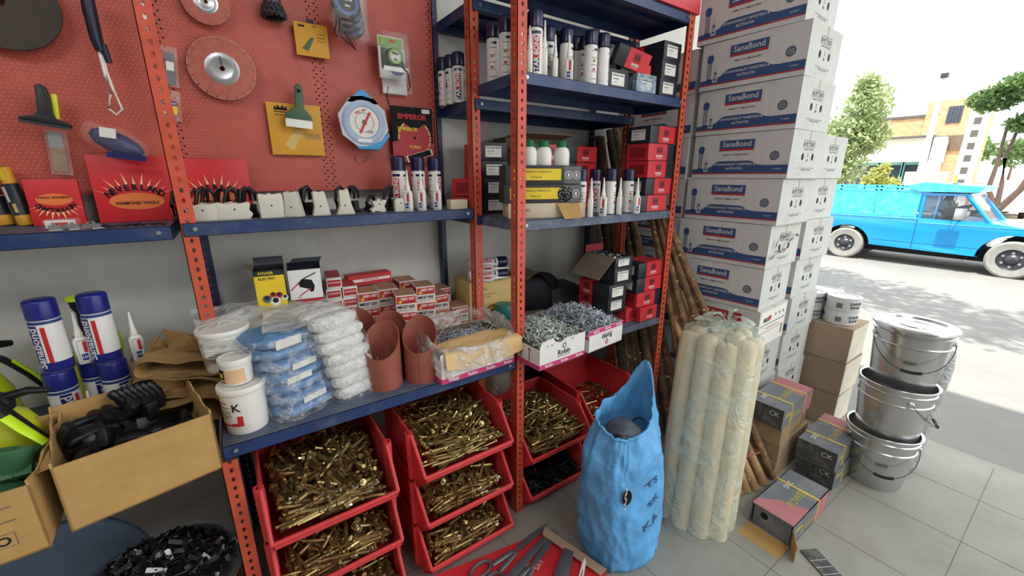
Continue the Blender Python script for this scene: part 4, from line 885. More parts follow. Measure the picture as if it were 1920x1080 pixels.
# ================================================================ middle shelf, left part
M('beige_card', (206, 192, 164), 0.8, var=0.08); M('label_yellow', (226, 196, 44), 0.5); M('green_cap', (28, 122, 70), 0.4); M('dark_card', (52, 52, 54), 0.6)
RZm = -30
def rot_box(name, lab, cat, p, L, W, H, rz, fn, mat, grp=None, bevel=0.0015, tilt=None):
    m = MB(); m.box(0, L, 0, W, 0, H, mat); t = thing(name, lab, cat, p, rz, grp, tilt); m.build('box_body', t, bevel=bevel)
    if fn: q = MB(); fn(q); q.build('print', t, smooth=False)
    return t
def f1(m):
    m.text('FASTENERS', 0.016, 'grey_ink', '-Y', (0.05, 0, 0.03), 0.001, 0)
    for x in (0.035, 0.27): m.rect('-Y', (x, 0, 0.03), 0.05, 0.036, 'grey_ink', 0.0006); m.rect('-Y', (x, 0, 0.03), 0.048, 0.034, 'beige_card', 0.0009); m.rect('-Y', (x, 0, 0.03), 0.04, 0.001, 'grey_ink', 0.0012); m.rect('-Y', (x, 0, 0.022), 0.04, 0.001, 'grey_ink', 0.0012)
t = rot_box('parts_box', 'long low beige cardboard box on the middle shelf behind the front orange post', 'box', (-0.035+0.075, 0.115, ZR), 0.33, 0.12, 0.058, -22, f1, 'beige_card')
fl = MB(); fl.add([(0.20, -0.003, 0.058), (0.295, -0.004, 0.058), (0.305, -0.03, 0.0), (0.225, -0.035, -0.004)], [(0, 1, 2, 3)], 'kraft'); fl.add([(0.20, -0.0055, 0.058), (0.295, -0.0065, 0.058), (0.305, -0.0325, 0.0), (0.225, -0.0375, -0.004)], [(3, 2, 1, 0)], 'kraft'); fl.build('flap', t, smooth=False, label='torn kraft flap hanging over the front')
def f2(m):
    m.rect('-Y', (0.13, 0, 0.038), 0.21, 0.045, 'label_yellow', 0.0006); m.text('SURPRISING STRENGTH', 0.012, 'dark_card', '-Y', (0.13, 0, 0.048), 0.001, 0.0); m.text('fixing set', 0.012, 'dark_card', '-Y', (0.13, 0, 0.028), 0.001)
    m.rect('-Y', (0.285, 0, 0.036), 0.075, 0.068, 'grey_ink', 0.0005)
    for x in (0.268, 0.302): m.disc('-Y', (x, 0, 0.036), 0.0155, 'can_white', 0.001, 20, 0.0135); m.rect('-Y', (x, 0, 0.036), 0.008, 0.014, 'can_white', 0.001)
def f3(m):
    f2(m); m.disc('-Y', (0.255, 0, 0.035), 0.032, 'soft_black', 0.0014, 24); random.seed(8)
    for i in range(46): a, r = random.uniform(0, 6.28), 0.03*math.sqrt(random.random()); m.rect('-Y', (0.255+r*math.cos(a), 0, 0.035+r*math.sin(a)), 0.0025, 0.0025, 'can_white' if i % 3 else 'steel', 0.0018)
rot_box('parts_box', 'dark box with yellow label and dark round window on the beige box', 'box', (0.025, 0.125, ZR+0.059), 0.325, 0.11, 0.073, -22, f3, 'dark_card')
rot_box('parts_box', 'dark box with a yellow label and white round marks under the green capped bottles', 'box', (0.035, 0.13, ZR+0.133), 0.32, 0.11, 0.073, -20, f2, 'dark_card')
def mk_gb():
    t = thing('white_bottle', 'x', 'bottle'); b = MB(); b.lathe([(0, 0), (0.027, 0), (0.029, 0.003), (0.029, 0.045), (0.025, 0.058), (0.016, 0.066), (0.015, 0.07), (0, 0.07)], 'white_plastic', 28); b.build('body', t)
    c = MB(); c.lathe([(0.0185, 0.062), (0.0185, 0.083), (0.016, 0.086), (0, 0.086)], 'green_cap', 24)
    for k in range(24): a = 2*PI*k/24; c.box(-0.0008, 0.0008, 0.018, 0.0194, 0.063, 0.083, 'green_cap', Matrix.Rotation(a, 4, 'Z'))
    c.build('cap', t, label='ribbed green screw cap'); return t
gbK = Kind(mk_gb)
for (x, y), lb in zip(((0.155, 0.135), (0.215, 0.115), (0.29, 0.09)), ('half hidden behind the front post', 'middle one', 'right one')): gbK.put((x, y, ZR+0.2065), 0, 'white bottle with green cap on the dark boxes, '+lb, 'green capped bottles', scale=1.12)
m = MB(); t = thing('shipping_carton', 'large open brown carton standing at the back of the middle shelf', 'box', (0.26, 0.465, ZR), -3); CH_ = 0.345
m.box(0, 0.34, 0, 0.003, 0, CH_, 'card_grey'); m.box(0, 0.34, 0.117, 0.12, 0, CH_, 'card_grey'); m.box(0, 0.003, 0, 0.12, 0, CH_, 'card_grey'); m.box(0.337, 0.34, 0, 0.12, 0, CH_, 'card_grey'); m.build('box_body', t, smooth=False)
m = MB(); m.box(0, 0.34, -0.10, 0, -0.001, 0.002, 'kraft_dark', TR(0, 0, CH_) @ ROT(-8, 'X')); m.build('flap', t, smooth=False, label='brown front flap folded open')
m = MB(); 
for x0, h in ((0.555, 0.33), (0.60, 0.28), (0.58, 0.36)): pass
for i, (x, y, z1) in enumerate(((0.60, 0.50, 1.70), (0.66, 0.52, 1.665), (0.71, 0.53, 1.62))):
    m = MB(); m.tube([(x, y, ZR+0.001), (x+0.01, y+0.01, z1)], 0.017, 'kraft', 14); tag(m.build('cardboard_tube'), 'brown cardboard tube end at the back of the middle shelf, %s of three' % ('tallest', 'middle', 'shortest')[i], 'tube', 'tube ends at the back of the middle shelf')
# white block by the second post on the wall shelf
m = MB(); m.box(0, 0.08, 0, 0.04, 0, 0.04, 'beige_card'); o = m.build('white_box', bevel=0.004, loc=(-0.118, 0.31, ZU)); tag(o, 'small blank off-white box at the wall shelf end by the post', 'box')

# ================================================================ back of the lower shelf between the posts
t = thing('beige_carton', 'beige carton with ring drawings on the lower shelf behind the two orange posts', 'box', (0.0, 0.385, ZL), -4)
m = MB(); m.box(0, 0.25, 0, 0.19, 0, 0.24, M('straw_card', (206, 178, 112), 0.75, var=0.08)); m.build('box_body', t, bevel=0.002)
q = MB(); q.text('Classic', 0.026, 'grey_ink', '-Y', (0.06, 0, 0.205), 0.001); q.rect('-Y', (0.09, 0, 0.175), 0.11, 0.003, 'kraft_rev'); q.rect('-Y', (0.07, 0, 0.162), 0.08, 0.003, 'kraft_rev')
for x in (0.12, 0.17): q.disc('-Y', (x, 0, 0.085), 0.034, 'ink', 0.0008, 26, 0.029); q.disc('-Y', (x, 0, 0.085), 0.027, 'label_yellow', 0.0008, 22); q.disc('-Y', (x, 0, 0.085), 0.010, 'soft_black', 0.0012)
q.build('print', t, smooth=False)
for i, (x, y, z, rz, lb) in enumerate(((0.02, 0.43, ZL+0.267, 75, 'lower of the two lying on the beige carton'), (0.03, 0.44, ZL+0.32, 80, 'upper of the two lying on the beige carton'), (0.06, 0.51, ZL+0.267, 82, 'lying behind on the beige carton'))):
    starK.put((x, y, z), rz-90, 'white spray can '+lb, 'spray cans lying on the beige carton', tilt=(0, 90))
for i, (x, y, z) in enumerate(((0.045, 0.395, ZL+0.255), (0.05, 0.40, ZL+0.30))): botK.put((x, y, z), -20, 'white glue bottle lying in front of the %s can on the beige carton' % ('lower', 'upper')[i], None, tilt=(0, 90))
for i, (px, py, K, lb) in enumerate(((922, 590, sanaK, 'dark capped spray can on the lower shelf behind the plastic-lined nail box'), (948, 585, starK, 'spray can half hidden by the front post on the lower shelf'), (990, 585, sanaK, 'spray can just right of the front post behind the nail boxes'))):
    o = can(K, px, py, ZL, lb, None, 40, 0.03); o.scale = (0.93, 0.93, 0.62 if i == 0 else 0.72)
m = MB(); m.lathe([(0.0, 0), (0.05, 0), (0.055, 0.02), (0.055, 0.10), (0.045, 0.13), (0, 0.135)], M('teal_plastic', (30, 110, 104), 0.4), 24); o = m.build('teal_tub', loc=(0.155, 0.32, ZL)); tag(o, 'dark teal tub behind the spray can on the lower shelf', 'tub')
for i, (px, py) in enumerate(((1005, 570), (1018, 560), (1030, 562))):
    o = botK.put(foot(px, py, ZL+0.03, 0.014), 0, 'white glue bottle standing behind the open nail boxes, %s' % ('left', 'middle', 'right')[i], 'glue bottles behind the nail boxes')
m = MB(); m.box(0, 0.26, 0, 0.12, 0, 0.03, 'card_grey'); tag(m.build('card_tray', loc=(0.19, 0.29, ZL), smooth=False), 'flat grey card tray under the bottles behind the nail boxes', 'tray')
# dark power-tool bag and open dark carton behind
m = MB(); m.grid(lambda u, v: (0.16*math.cos(2*PI*u)*math.sin(PI*v)**0.6*(1+0.1*nz3(u*5, v*5, 1)), 0.09*math.sin(2*PI*u)*math.sin(PI*v)**0.6, 0.11-0.11*math.cos(PI*v)+0.02*nz3(u*4, v*3, 8)), 30, 16, M('dark_cloth', (30, 30, 38), 0.8, bump=0.2), wrap=True)
tag(m.build('dark_bag', loc=(0.45, 0.46, ZL), ang=180), 'dark soft bag slumped at the back of the lower shelf by the wall', 'bag')
t = thing('open_case', 'dark open cardboard case with curled lid behind the nail boxes', 'box', (0.49, 0.36, ZL), -8)
m = MB(); m.box(0, 0.19, 0, 0.18, 0, 0.14, 'dark_card'); m.build('box_body', t, bevel=0.002)
m = MB(); m.grid(lambda u, v: (0.01-0.16*u, 0.18*v, 0.14+0.10*math.sin(u*2.4)), 10, 2, 'card_grey'); m.grid(lambda u, v: (0.01-0.16*u, 0.18*v, 0.137+0.10*math.sin(u*2.4)), 10, 2, 'box_red_dark'); m.build('lid', t, label='lid curled back, brown inside')
# ================================================================ nail boxes
M('robin_white', (226, 224, 220), 0.5, var=0.04); M('robin_pink', (206, 62, 118), 0.5); M('nail_green', (198, 208, 200), 0.34, 0.35, var=0.2, scale=30); M('nail_blue', (186, 194, 204), 0.34, 0.35, var=0.2, scale=30)
def nail_lathe(m, T, mat, L=0.046): m.lathe([(0, L/2), (0.0042, L/2-0.0004), (0.0042, L/2-0.0018), (0.0017, L/2-0.0024), (0.0017, -L/2+0.003), (0, -L/2)], mat, 6, T)
nail_me = {}
for c in ('nail_green', 'nail_blue'):
    mm = MB(); nail_lathe(mm, None, c); nail_me[c] = mm.mesh('nail')
nails = []; nrest = MB()
def nail_box(loc, rz, L, D, H, lab, seed, c, n, dome, front=True, cut=True, flip=False):
    t = thing('nail_box', lab, 'box', loc, rz); g = 0.003; m = MB()
    if cut: pf = [(0, 0), (L, 0), (L, H), (0.33*L+0.06, H), (0.33*L+0.03, H-0.012), (0.33*L, H-0.004), (0.29*L, H+0.012), (0.06*L, H+0.010), (0.02*L, H-0.006), (0, H-0.03)]
    else: pf = [(0, 0), (L, 0), (L, H), (0, H)]
    m.prism([(x, y) for x, y in pf], 0, g, 'robin_white', face_T('-Y', (0, g, 0)))
    m.box(0, L, D-g, D, 0, H, 'robin_white'); m.box(0, g, 0, D, 0, H-0.02, 'robin_white'); m.box(L-g, L, 0, D, 0, H, 'robin_white'); m.box(0, L, 0, D, 0, g, 'kraft_dark')
    m.box(g, g*1.4, g, D-g, 0, H-0.022, 'kraft_rev'); m.box(L-g*1.4, L-g, g, D-g, 0, H, 'kraft_rev'); m.box(g, L-g, D-g*1.4, D-g, 0, H, 'kraft_rev')
    m.build('box_body', t, smooth=False)
    q = MB(); z0, z1 = (0.001, 0.021) if not flip else (H-0.021, H-0.001); zc = (z0+z1)/2
    q.rect('-Y', (L/2, 0, zc), L, z1-z0, 'robin_pink', 0.0006); q.rect('-X', (0, D/2, 0.011 if not flip else zc-0.02), D, 0.018, 'robin_pink', 0.0006)
    n_ = 3 if L < 0.3 else 4
    for k in range(n_): q.text('Robin', 0.017, 'can_white', '-Y', (L*(k+0.6)/n_, 0, zc), 0.0012, 0.03, rot=180 if flip else 0)
    if front:
        q.text('Robin', 0.03, 'ink', '-Y', (L*0.52, 0, H*0.47 if not flip else H*0.52), 0.001, 0.02, rot=180 if flip else 0); q.text('DRYWALL SCREW', 0.0085, 'grey_ink', '-Y', (L*0.52, 0, H*0.32 if not flip else H*0.66), 0.001, 0.01, rot=180 if flip else 0)
        q.disc('-Y', (L*0.52, 0, H*0.72 if not flip else H*0.25), 0.011, 'print_red' if flip else 'grey_ink', 0.0009, 16, 0.006)
    for k in range(4): q.rect('-X', (0, D*(0.2+0.17*k), H*0.42), 0.006, 0.045, 'grey_ink', 0.0006); q.disc('-X', (0, D*(0.2+0.17*k), H*0.68), 0.007, 'grey_ink', 0.0007, 10)
    q.build('print', t, smooth=False, label='pink and black print')
    random.seed(seed); W = Matrix.Translation(loc) @ RZ(rz)
    fill = MB(); NX = 14
    def hgt(u, v): return H-0.02+dome*math.sin(PI*min(1, max(0, u)))**0.7*math.sin(PI*min(1, max(0, v*0.85+0.1)))**0.7+0.006*nz3(u*6, v*6, seed)
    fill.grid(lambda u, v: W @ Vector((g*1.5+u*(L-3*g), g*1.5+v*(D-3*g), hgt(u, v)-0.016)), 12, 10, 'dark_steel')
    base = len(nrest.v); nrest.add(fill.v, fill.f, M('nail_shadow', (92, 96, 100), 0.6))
    for i in range(n):
        u, v = random.uniform(0.03, 0.97), random.uniform(0.03, 0.97); p = W @ Vector((g+u*(L-2*g), g+v*(D-2*g), hgt(u, v)+random.uniform(-0.012, 0.004))); nails.append((p, rnd_T(p, 1.4), c))
    return t
nail_box((0.012, -0.135, ZL+0.001), 3, 0.255, 0.30, 0.105, 'white and pink nail box right of the front orange post, flap standing up', 3, 'nail_green', 430, 0.038)
nail_box((0.285, -0.125, ZL+0.001), 5, 0.235, 0.33, 0.098, 'white nail box printed upside down, overhanging the shelf beside the flapped one', 7, 'nail_blue', 430, 0.065, cut=False, flip=True)
tl = nail_box((-0.345, -0.022, ZL+0.001), 1.5, 0.325, 0.245, 0.115, 'plastic-lined nail box left of the front orange post', 9, 'nail_blue', 260, 0.012, front=False, cut=False)
def vis(p): x, y = pr(p[0]); return (p[0]-CAM).length - (0.25 if p[0].x > 0 else 0) + random.random()*0.12
nails.sort(key=vis)
for p, T, c in nails[:300]:
    tag(link('nail', nail_me[c], mtx=T), 'bright nail lying on the heap in the %s nail box' % ('left plastic-lined' if p.x < 0 else 'near flapped' if p.x < 0.28 else 'overhanging right'), 'nail', 'nails in the %s nail box' % ('left' if p.x < 0 else 'middle' if p.x < 0.28 else 'right'))
for p, T, c in nails[300:]: nail_lathe(nrest, T, c)
tag(nrest.build('nails'), 'the rest of the bright nails heaped in the white boxes', 'nails', kind='stuff')
# plastic liner and brown paper over the left nail box
KP = M('brown_paper', (212, 176, 122), 0.55, var=0.08, scale=5, bump=0.2, bscale=12); LN = clear_mat('liner_film', (226, 222, 216), 0.42, 0.16, 26, 0.7)
m = MB(); z0 = ZL+0.118
m.grid(lambda u, v: (-0.325+0.315*u+0.02*v*(u-0.3), 0.075-0.115*v, z0+0.012*math.sin(u*3)*(1-v)+0.006*nz3(u*5, v*3, 2)) if v < 0.9 else (-0.325+0.315*u+0.02*v*(u-0.3), -0.030-0.13*(v-0.9), z0-0.55*(v-0.9)-0.02*math.sin(u*3.1)), 20, 20, KP)
o = m.build('brown_paper', ang=60, fixn=True); tag(o, 'brown paper sheet folded over the front of the plastic-lined nail box', 'paper')
m = MB()
def linf(u, v):   # film bag: stands up behind and left of the box, falls over the front
    t = 2*PI*u; c, s = math.cos(t), math.sin(t); L2, D2 = 0.168, 0.128; cx, cy = -0.183, 0.100
    k = 1+0.0*v; up = ZL+0.112+0.0; f = max(0, -s)          # front amount
    if v < 0.5:
        w = v/0.5; z = up+w*(0.055*(1-f)+0.012); r = 1.0+0.05*w
    else:
        w = (v-0.5)/0.5; z = up+0.012+0.055*(1-f)-w*(0.035+0.045*f+0.03*(c < -0.3)); r = 1.05+w*(0.10+0.05*f)
    z += 0.016*nz3(c*3, s*3, v*3+2)+0.007*nz3(c*9, s*9, v*8); r += 0.03*nz3(c*4+9, s*4, v*4)
    return (cx+math.copysign(abs(c)**0.6, c)*L2*r, cy+math.copysign(abs(s)**0.6, s)*D2*r, z)
m.grid(linf, 72, 22, LN, wrap=True); o2 = m.build('plastic_liner', ang=180); tag(o2, 'crinkled clear plastic bag lining the nail box and hanging over its edge', 'plastic bag')

# ================================================================ small red and white nail packs
M('hit_white', (222, 214, 206), 0.6, var=0.05); M('hit_red', (182, 42, 46), 0.5); M('hit_kraft', (178, 130, 100), 0.8)
def mk_hit(L=0.082, W=0.11, H=0.068, low=False):
    def f():
        t = thing('nail_pack', 'x', 'box'); m = MB(); m.box(0, L, 0, W, 0, H, 'hit_white'); m.rect('+Z', (L/2, W/2, H), L-0.006, W-0.01, 'hit_kraft', 0.0006); m.build('box_body', t, bevel=0.001)
        q = MB()
        if not low:
            q.rect('-Y', (L*0.5, 0, H*0.72), L*0.94, H*0.44, 'hit_red', 0.0006); q.text('RED HIT', 0.0145, 'hit_white', '-Y', (L*0.58, 0, H*0.78), 0.001, 0.04); q.poly('-Y', (L*0.2, 0, H*0.62), [(-0.010, 0), (-0.003, 0.003), (0, 0.012), (0.003, 0.003), (0.011, 0), (0.003, -0.003), (0, -0.009), (-0.003, -0.003)], 'label_yellow', 0.0010)
            q.text('MK27', 0.0165, 'ink', '-Y', (L*0.30, 0, H*0.30), 0.001, 0.04); 
            for k in range(9): q.rect('-Y', (L*0.62+k*0.0027, 0, H*0.30), 0.0012 if k % 3 else 0.0019, 0.014, 'ink', 0.0008)
            q.rect('-Y', (L*0.5, 0, H*0.10), L*0.8, 0.0016, 'grey_ink', 0.0008)
            q.rect('-X', (0, W/2, H*0.72), W*0.94, H*0.44, 'hit_red', 0.0006); q.rect('-X', (0, W/2, H*0.3), W*0.5, 0.012, 'grey_ink', 0.0006)
        else:
            q.rect('-Y', (L/2, 0, H/2), L*0.86, H*0.6, 'hit_red', 0.0006); q.text('CONCRETE', 0.008, 'hit_white', '-Y', (L/2, 0, H*0.55), 0.001, 0.03); q.rect('+Z', (L/2, W/2, H), L*0.9, W*0.9, 'hit_red', 0.0010); q.rect('-X', (0, W/2, H/2), W*0.94, H*0.8, 'hit_red', 0.0006)
        q.build('print', t, smooth=False); return t
    return f
hitK = Kind(mk_hit(0.08, 0.11, 0.068)); lowK = Kind(mk_hit(0.055, 0.15, 0.0432, True)); HX = 'small red and white nail packs on the lower shelf'
def ordk(k, n): return 'top' if k == n-1 else ('bottom', 'second', 'third', 'fourth', 'fifth', 'sixth', 'seventh')[k]
HH = 0.0685; LH = 0.0437
for i, (x, y, n, K, h, rz, nmp) in enumerate(((-0.855, 0.335, 4, hitK, HH, -4, 'under the yellow box'), (-0.75, 0.34, 4, hitK, HH, -6, 'under the drill box'), (-0.618, 0.40, 8, lowK, LH, -6, 'just right of the drill box'), (-0.562, 0.40, 7, lowK, LH, -4, 'second right of the drill box'),
        (-0.505, 0.385, 4, hitK, HH, -4, 'below the long red pack'), (-0.425, 0.39, 4, hitK, HH, -5, 'left of the MK27 packs'), (-0.392, 0.265, 4, hitK, HH, -12, 'nearest the pipes, MK27 on top'), (-0.28, 0.345, 4, hitK, HH, -10, 'right of the foremost MK27 pack'), (-0.185, 0.40, 3, hitK, HH, -4, 'behind the plastic-lined nail box'), (-0.125, 0.495, 3, hitK, HH, -2, 'by the blue back post'), (-0.30, 0.475, 4, hitK, HH, 0, 'at the back near the middle'),
        (-0.475, 0.262, 2, hitK, HH, -8, 'behind the brown pipes'), (-0.20, 0.29, 2, hitK, HH, -5, 'just behind the clear plastic liner'), (-0.093, 0.385, 2, hitK, HH, -3, 'at the right end'))):
    for k in range(n):
        lv = ordk(k, n)
        K.put((x+0.003*math.sin(i*3+k*2), y, ZL+0.0005+k*h), rz+2*math.sin(i+k*2.2), ('flat red' if K is lowK else 'red and white')+' nail pack, %s in the pile %s' % (lv, nmp), HX)
lp = MB(); lp.box(0, 0.185, 0, 0.06, 0, 0.045, 'hit_red'); lp.rect('-Y', (0.0925, 0, 0.022), 0.175, 0.012, 'hit_white'); lp.text('CONCRETE NAIL', 0.009, 'hit_red', '-Y', (0.0925, 0, 0.022), 0.001, 0.02)
tag(lp.build('nail_pack', smooth=False, loc=(-0.512, 0.50, ZL+4*HH+0.002)), 'long red nail pack lying on top at the back of the row', 'box').rotation_euler.z = math.radians(3)
# loose nails on the packs
for i, (x, y, z) in enumerate(((-0.44, 0.30, ZL+0.141), (-0.425, 0.32, ZL+0.141), (-0.45, 0.33, ZL+0.141), (-0.14, 0.53, ZL+0.211), (-0.125, 0.54, ZL+0.211))):
    m = MB(); nail_lathe(m, TR(x, y, z) @ ROT(90, 'X') @ ROT(i*50, 'Y'), ZN, 0.04); tag(m.build('loose_screw'), 'loose bright screw lying on the red and white packs', 'screw', 'loose screws on the packs')

# yellow box and drill box
t = thing('holder_box', 'yellow-fronted open box of black parts on top of the nail packs', 'box', (-0.85, 0.335, ZL+4*HH+0.001), -6)
m = MB(); g = 0.002; W_, D_, H_ = 0.092, 0.10, 0.145
for b_ in ((0, W_, 0, g), (0, W_, D_-g, D_), (0, g, 0, D_), (W_-g, W_, 0, D_)): m.box(*b_, 0, H_, 'box_black')
m.box(0, W_, 0, D_, 0, g, 'box_black'); m.build('box_body', t, smooth=False)
q = MB(); q.rect('-Y', (W_/2, 0, H_*0.44), W_-0.002, H_*0.86, 'label_yellow', 0.0006); q.rect('-Y', (W_/2, 0, H_*0.93), W_-0.002, H_*0.10, 'box_black', 0.0006); q.text('POWER', 0.013, 'label_yellow', '-Y', (W_*0.4, 0, H_*0.93), 0.001, 0.02); q.text('ELECTRIC', 0.012, 'box_black', '-Y', (W_*0.42, 0, H_*0.80), 0.001, 0.03)
for x, z, r_, mt in ((0.03, 0.045, 0.014, 'grey_ink'), (0.055, 0.035, 0.016, 'can_white'), (0.068, 0.055, 0.011, 'print_red'), (0.05, 0.058, 0.010, 'print_red'), (0.085, 0.045, 0.010, 'can_white')): q.disc('-Y', (x, 0, z), r_, mt, 0.001); q.disc('-Y', (x, 0, z+0.003), r_*0.6, 'box_black', 0.0013)
q.build('print', t, smooth=False, label='yellow print with pictured sockets')
m = MB(); 
for x, y in ((0.025, 0.026), (0.066, 0.03), (0.026, 0.072), (0.066, 0.074)): m.lathe([(0.019, 0.05), (0.019, H_-0.006), (0.013, H_-0.003), (0.010, H_-0.02), (0, H_-0.022)], 'soft_black', 20, TR(x, y, 0))
m.build('black_sockets', t)
m = MB(); m.box(0, W_, -0.004, 0, 0, 0.03, 'box_black', TR(0, D_, H_) @ ROT(-25, 'X')); m.box(-0.03, 0, 0, D_, -0.002, 0, 'card_grey', TR(0, 0, H_) @ ROT(25, 'Y')); m.build('flaps', t, smooth=False)
t = thing('drill_box', 'white-fronted box with a drawn drill chuck beside the yellow box', 'box', (-0.748, 0.345, ZL+4*HH+0.001), -8)
m = MB(); W_, D_, H_ = 0.108, 0.105, 0.135
for b_ in ((0, W_, 0, g), (0, W_, D_-g, D_), (0, g, 0, D_), (W_-g, W_, 0, D_)): m.box(*b_, 0, H_, 'box_black')
m.box(0, W_, 0, D_, 0, H_*0.8, 'box_black'); m.build('box_body', t, smooth=False)
q = MB(); q.rect('-Y', (W_/2, 0, H_*0.58), W_-0.002, H_*0.80, 'can_white', 0.0006); q.rect('-Y', (W_/2, 0, H_*0.09), W_-0.002, H_*0.16, 'hit_red', 0.0006); q.poly('-Y', (0, 0, 0), [(0.03, 0.085), (0.045, 0.10), (0.075, 0.093), (0.083, 0.07), (0.078, 0.05), (0.068, 0.048), (0.062, 0.06), (0.035, 0.07)], 'soft_black', 0.001)
for x0, z0, x1, z1 in ((0.005, 0.06, 0.035, 0.088), (0.032, 0.038, 0.07, 0.062), (0.05, 0.10, 0.09, 0.118)): 
    dx, dz = x1-x0, z1-z0; l_ = math.hypot(dx, dz); nx, nzz = -dz/l_*0.002, dx/l_*0.002; q.poly('-Y', (0, 0, 0), [(x0-nx, z0-nzz), (x1-nx, z1-nzz), (x1+nx, z1+nzz), (x0+nx, z0+nzz)], 'print_red' if z0 < 0.09 else 'ink', 0.0013)
q.text('CE', 0.010, 'ink', '-Y', (0.03, 0, 0.031), 0.001, 0.01); q.build('print', t, smooth=False, label='printed front with a drill chuck picture')
m = MB(); m.add([(0, D_, H_), (W_, D_, H_), (W_+0.012, D_+0.01, H_+0.02), (0.02, D_+0.01, H_+0.02)], [(0, 1, 2, 3)], 'box_black'); m.box(0, W_, 0, 0.0015, 0, 0.02, 'box_black', TR(0, D_*0.5, H_) @ ROT(30, 'X')); m.build('flaps', t, smooth=False)

# ================================================================ brown cut pipes
PI_ = M('pipe_brown', (150, 84, 68), 0.42, var=0.08, dirt=(170, 112, 92), dirt_amt=0.25)
def mk_pipe():
    m = MB(); r, g = 0.062, 0.003
    def f(rr): return lambda u, v: (rr*math.cos(2*PI*u), rr*math.sin(2*PI*u), v*(0.172+0.052*math.cos(2*PI*u-math.radians(62))))
    m.grid(f(r), 48, 6, PI_, wrap=True); m.grid(lambda u, v: f(r-g)(1-u, v), 48, 6, PI_, wrap=True)
    m.grid(lambda u, v: f(r-g*v)(u, 1), 48, 1, PI_, wrap=True)
    m.tube([((r+0.001)*math.cos(a), (r+0.001)*math.sin(a), z) for a, z in [(math.radians(-118), 0.005+0.022*i) for i in range(7)]], 0.0016, 'pipe_brown', 6)
    return m.mesh('pipe')
pme = mk_pipe()
for i, (x, y, rz, s, lb) in enumerate(((-0.375, 0.085, 0, 1.0, 'brown slant-cut plastic pipe standing nearest the plastic-lined nail box'), (-0.508, 0.108, -4, 1.0, 'brown slant-cut plastic pipe beside the white film rolls'), (-0.445, 0.205, 10, 1.0, 'brown pipe standing behind the two front ones'), (-0.555, 0.225, 30, 1.12, 'taller brown pipe at the back left, behind the film rolls'))):
    o = link('plastic_pipe', pme); o.location = (x, y, ZL+0.0005); o.rotation_euler.z = math.radians(rz); o.scale = (s*1.0, s*1.0, s); tag(o, lb, 'pipe', 'brown slant-cut pipes')

# ================================================================ rolls in film
RB = M('roll_blue', (96, 142, 190), 0.35, var=0.25, scale=16, bump=0.9, bscale=38, spec=0.7); RW = M('roll_white', (222, 222, 218), 0.35, var=0.10, scale=16, bump=0.9, bscale=38, spec=0.7)
FC = clear_mat('pack_film', (236, 240, 244), 0.24, 0.1, 50, 0.7)
def roll_mesh(L, D, H, mat, seed):
    """a soft roll along x with puckered ends"""
    m = MB()
    def f(u, v):
        t = 2*PI*u; k = (1-abs(2*v-1)**5)**0.5
        k = max(k, 0.5); c, s = math.cos(t), math.sin(t)
        y = math.copysign(abs(c)**0.6, c)*D/2*k*(1+0.09*nz3(v*9, u*4, seed)); z = math.copysign(abs(s)**0.75, s)*H/2*k*(1+0.07*nz3(v*8, u*5, seed+4))
        return (-L/2+L*v, y, H/2+z+0.003*nz3(v*16, u*9, seed))
    m.grid(f, 32, 26, mat, wrap=True)
    for v in (0, 1): m.add([f(i/16, v) for i in range(16)], [tuple(range(16))], mat)
    return m
GB = 'blue film rolls in the left pile'; bx, by, brz = -0.787, 0.145, 26
bm_ = []
for k in range(3):
    m = roll_mesh(0.20, 0.185, 0.044, RB, k*7.0); bm_.append(m.mesh('r', ang=180))
ordr = ['bottom', 'second from the bottom', 'third from the bottom', 'fourth', 'fifth', 'sixth', 'top']
for k in range(7):
    t = thing('film_roll_pack', 'blue wrapped film roll, %s in the pile beside the white buckets' % ordr[k], 'film roll', (bx+0.004*math.sin(k*2.1)-0.005*k, by+0.004*k, ZL+k*0.0375), brz+1.5*math.sin(k*1.7), GB)
    link('roll', bm_[k % 3], t)
    if k in (1, 3, 4, 6):
        q = MB(); q.box(-0.06+0.02*(k % 3), 0.02+0.02*(k % 3), -0.097, -0.0955, 0.006, 0.026 if k != 6 else 0.034, 'paper'); q.build('paper_label', t, smooth=False, label='white paper slip')
m = MB()
def bagf(u, v):
    t = 2*PI*u; c, s = math.cos(t), math.sin(t); w, d = 0.108, 0.104; z = 0.268*v
    r = 1+0.035*nz3(c*5, s*5, v*12)+0.015*nz3(c*13, s*13, v*20)
    return Vector((math.copysign(abs(c)**0.6, c)*w*r-0.03*v, math.copysign(abs(s)**0.6, s)*d*r+0.025*v, z+0.002))
m.grid(bagf, 60, 36, FC, wrap=True); o = m.build('pack_wrap', ang=180, loc=(bx, by, ZL)); o.rotation_euler.z = math.radians(brz); tag(o, 'shiny clear plastic wrap round the pile of blue film rolls', 'plastic wrap')
wm_ = [roll_mesh(0.158, 0.064, 0.052, RW, 31+k*5.0).mesh('w', ang=180) for k in range(3)]
for k in range(7):
    for j in range(2):
        t = thing('film_roll_pack', 'white film roll, %s, %s column beside the brown pipes' % (ordr[k], ('front', 'back')[j]), 'film roll', (-0.606+0.004*math.sin(k*2.9)-0.008*k-0.02*j, 0.105+0.062*j+0.001*k, ZL+k*0.0415), 22+2*math.sin(k*2.3), 'white film rolls in the middle pile')
        link('roll', wm_[(k+j) % 3], t)
m = MB()
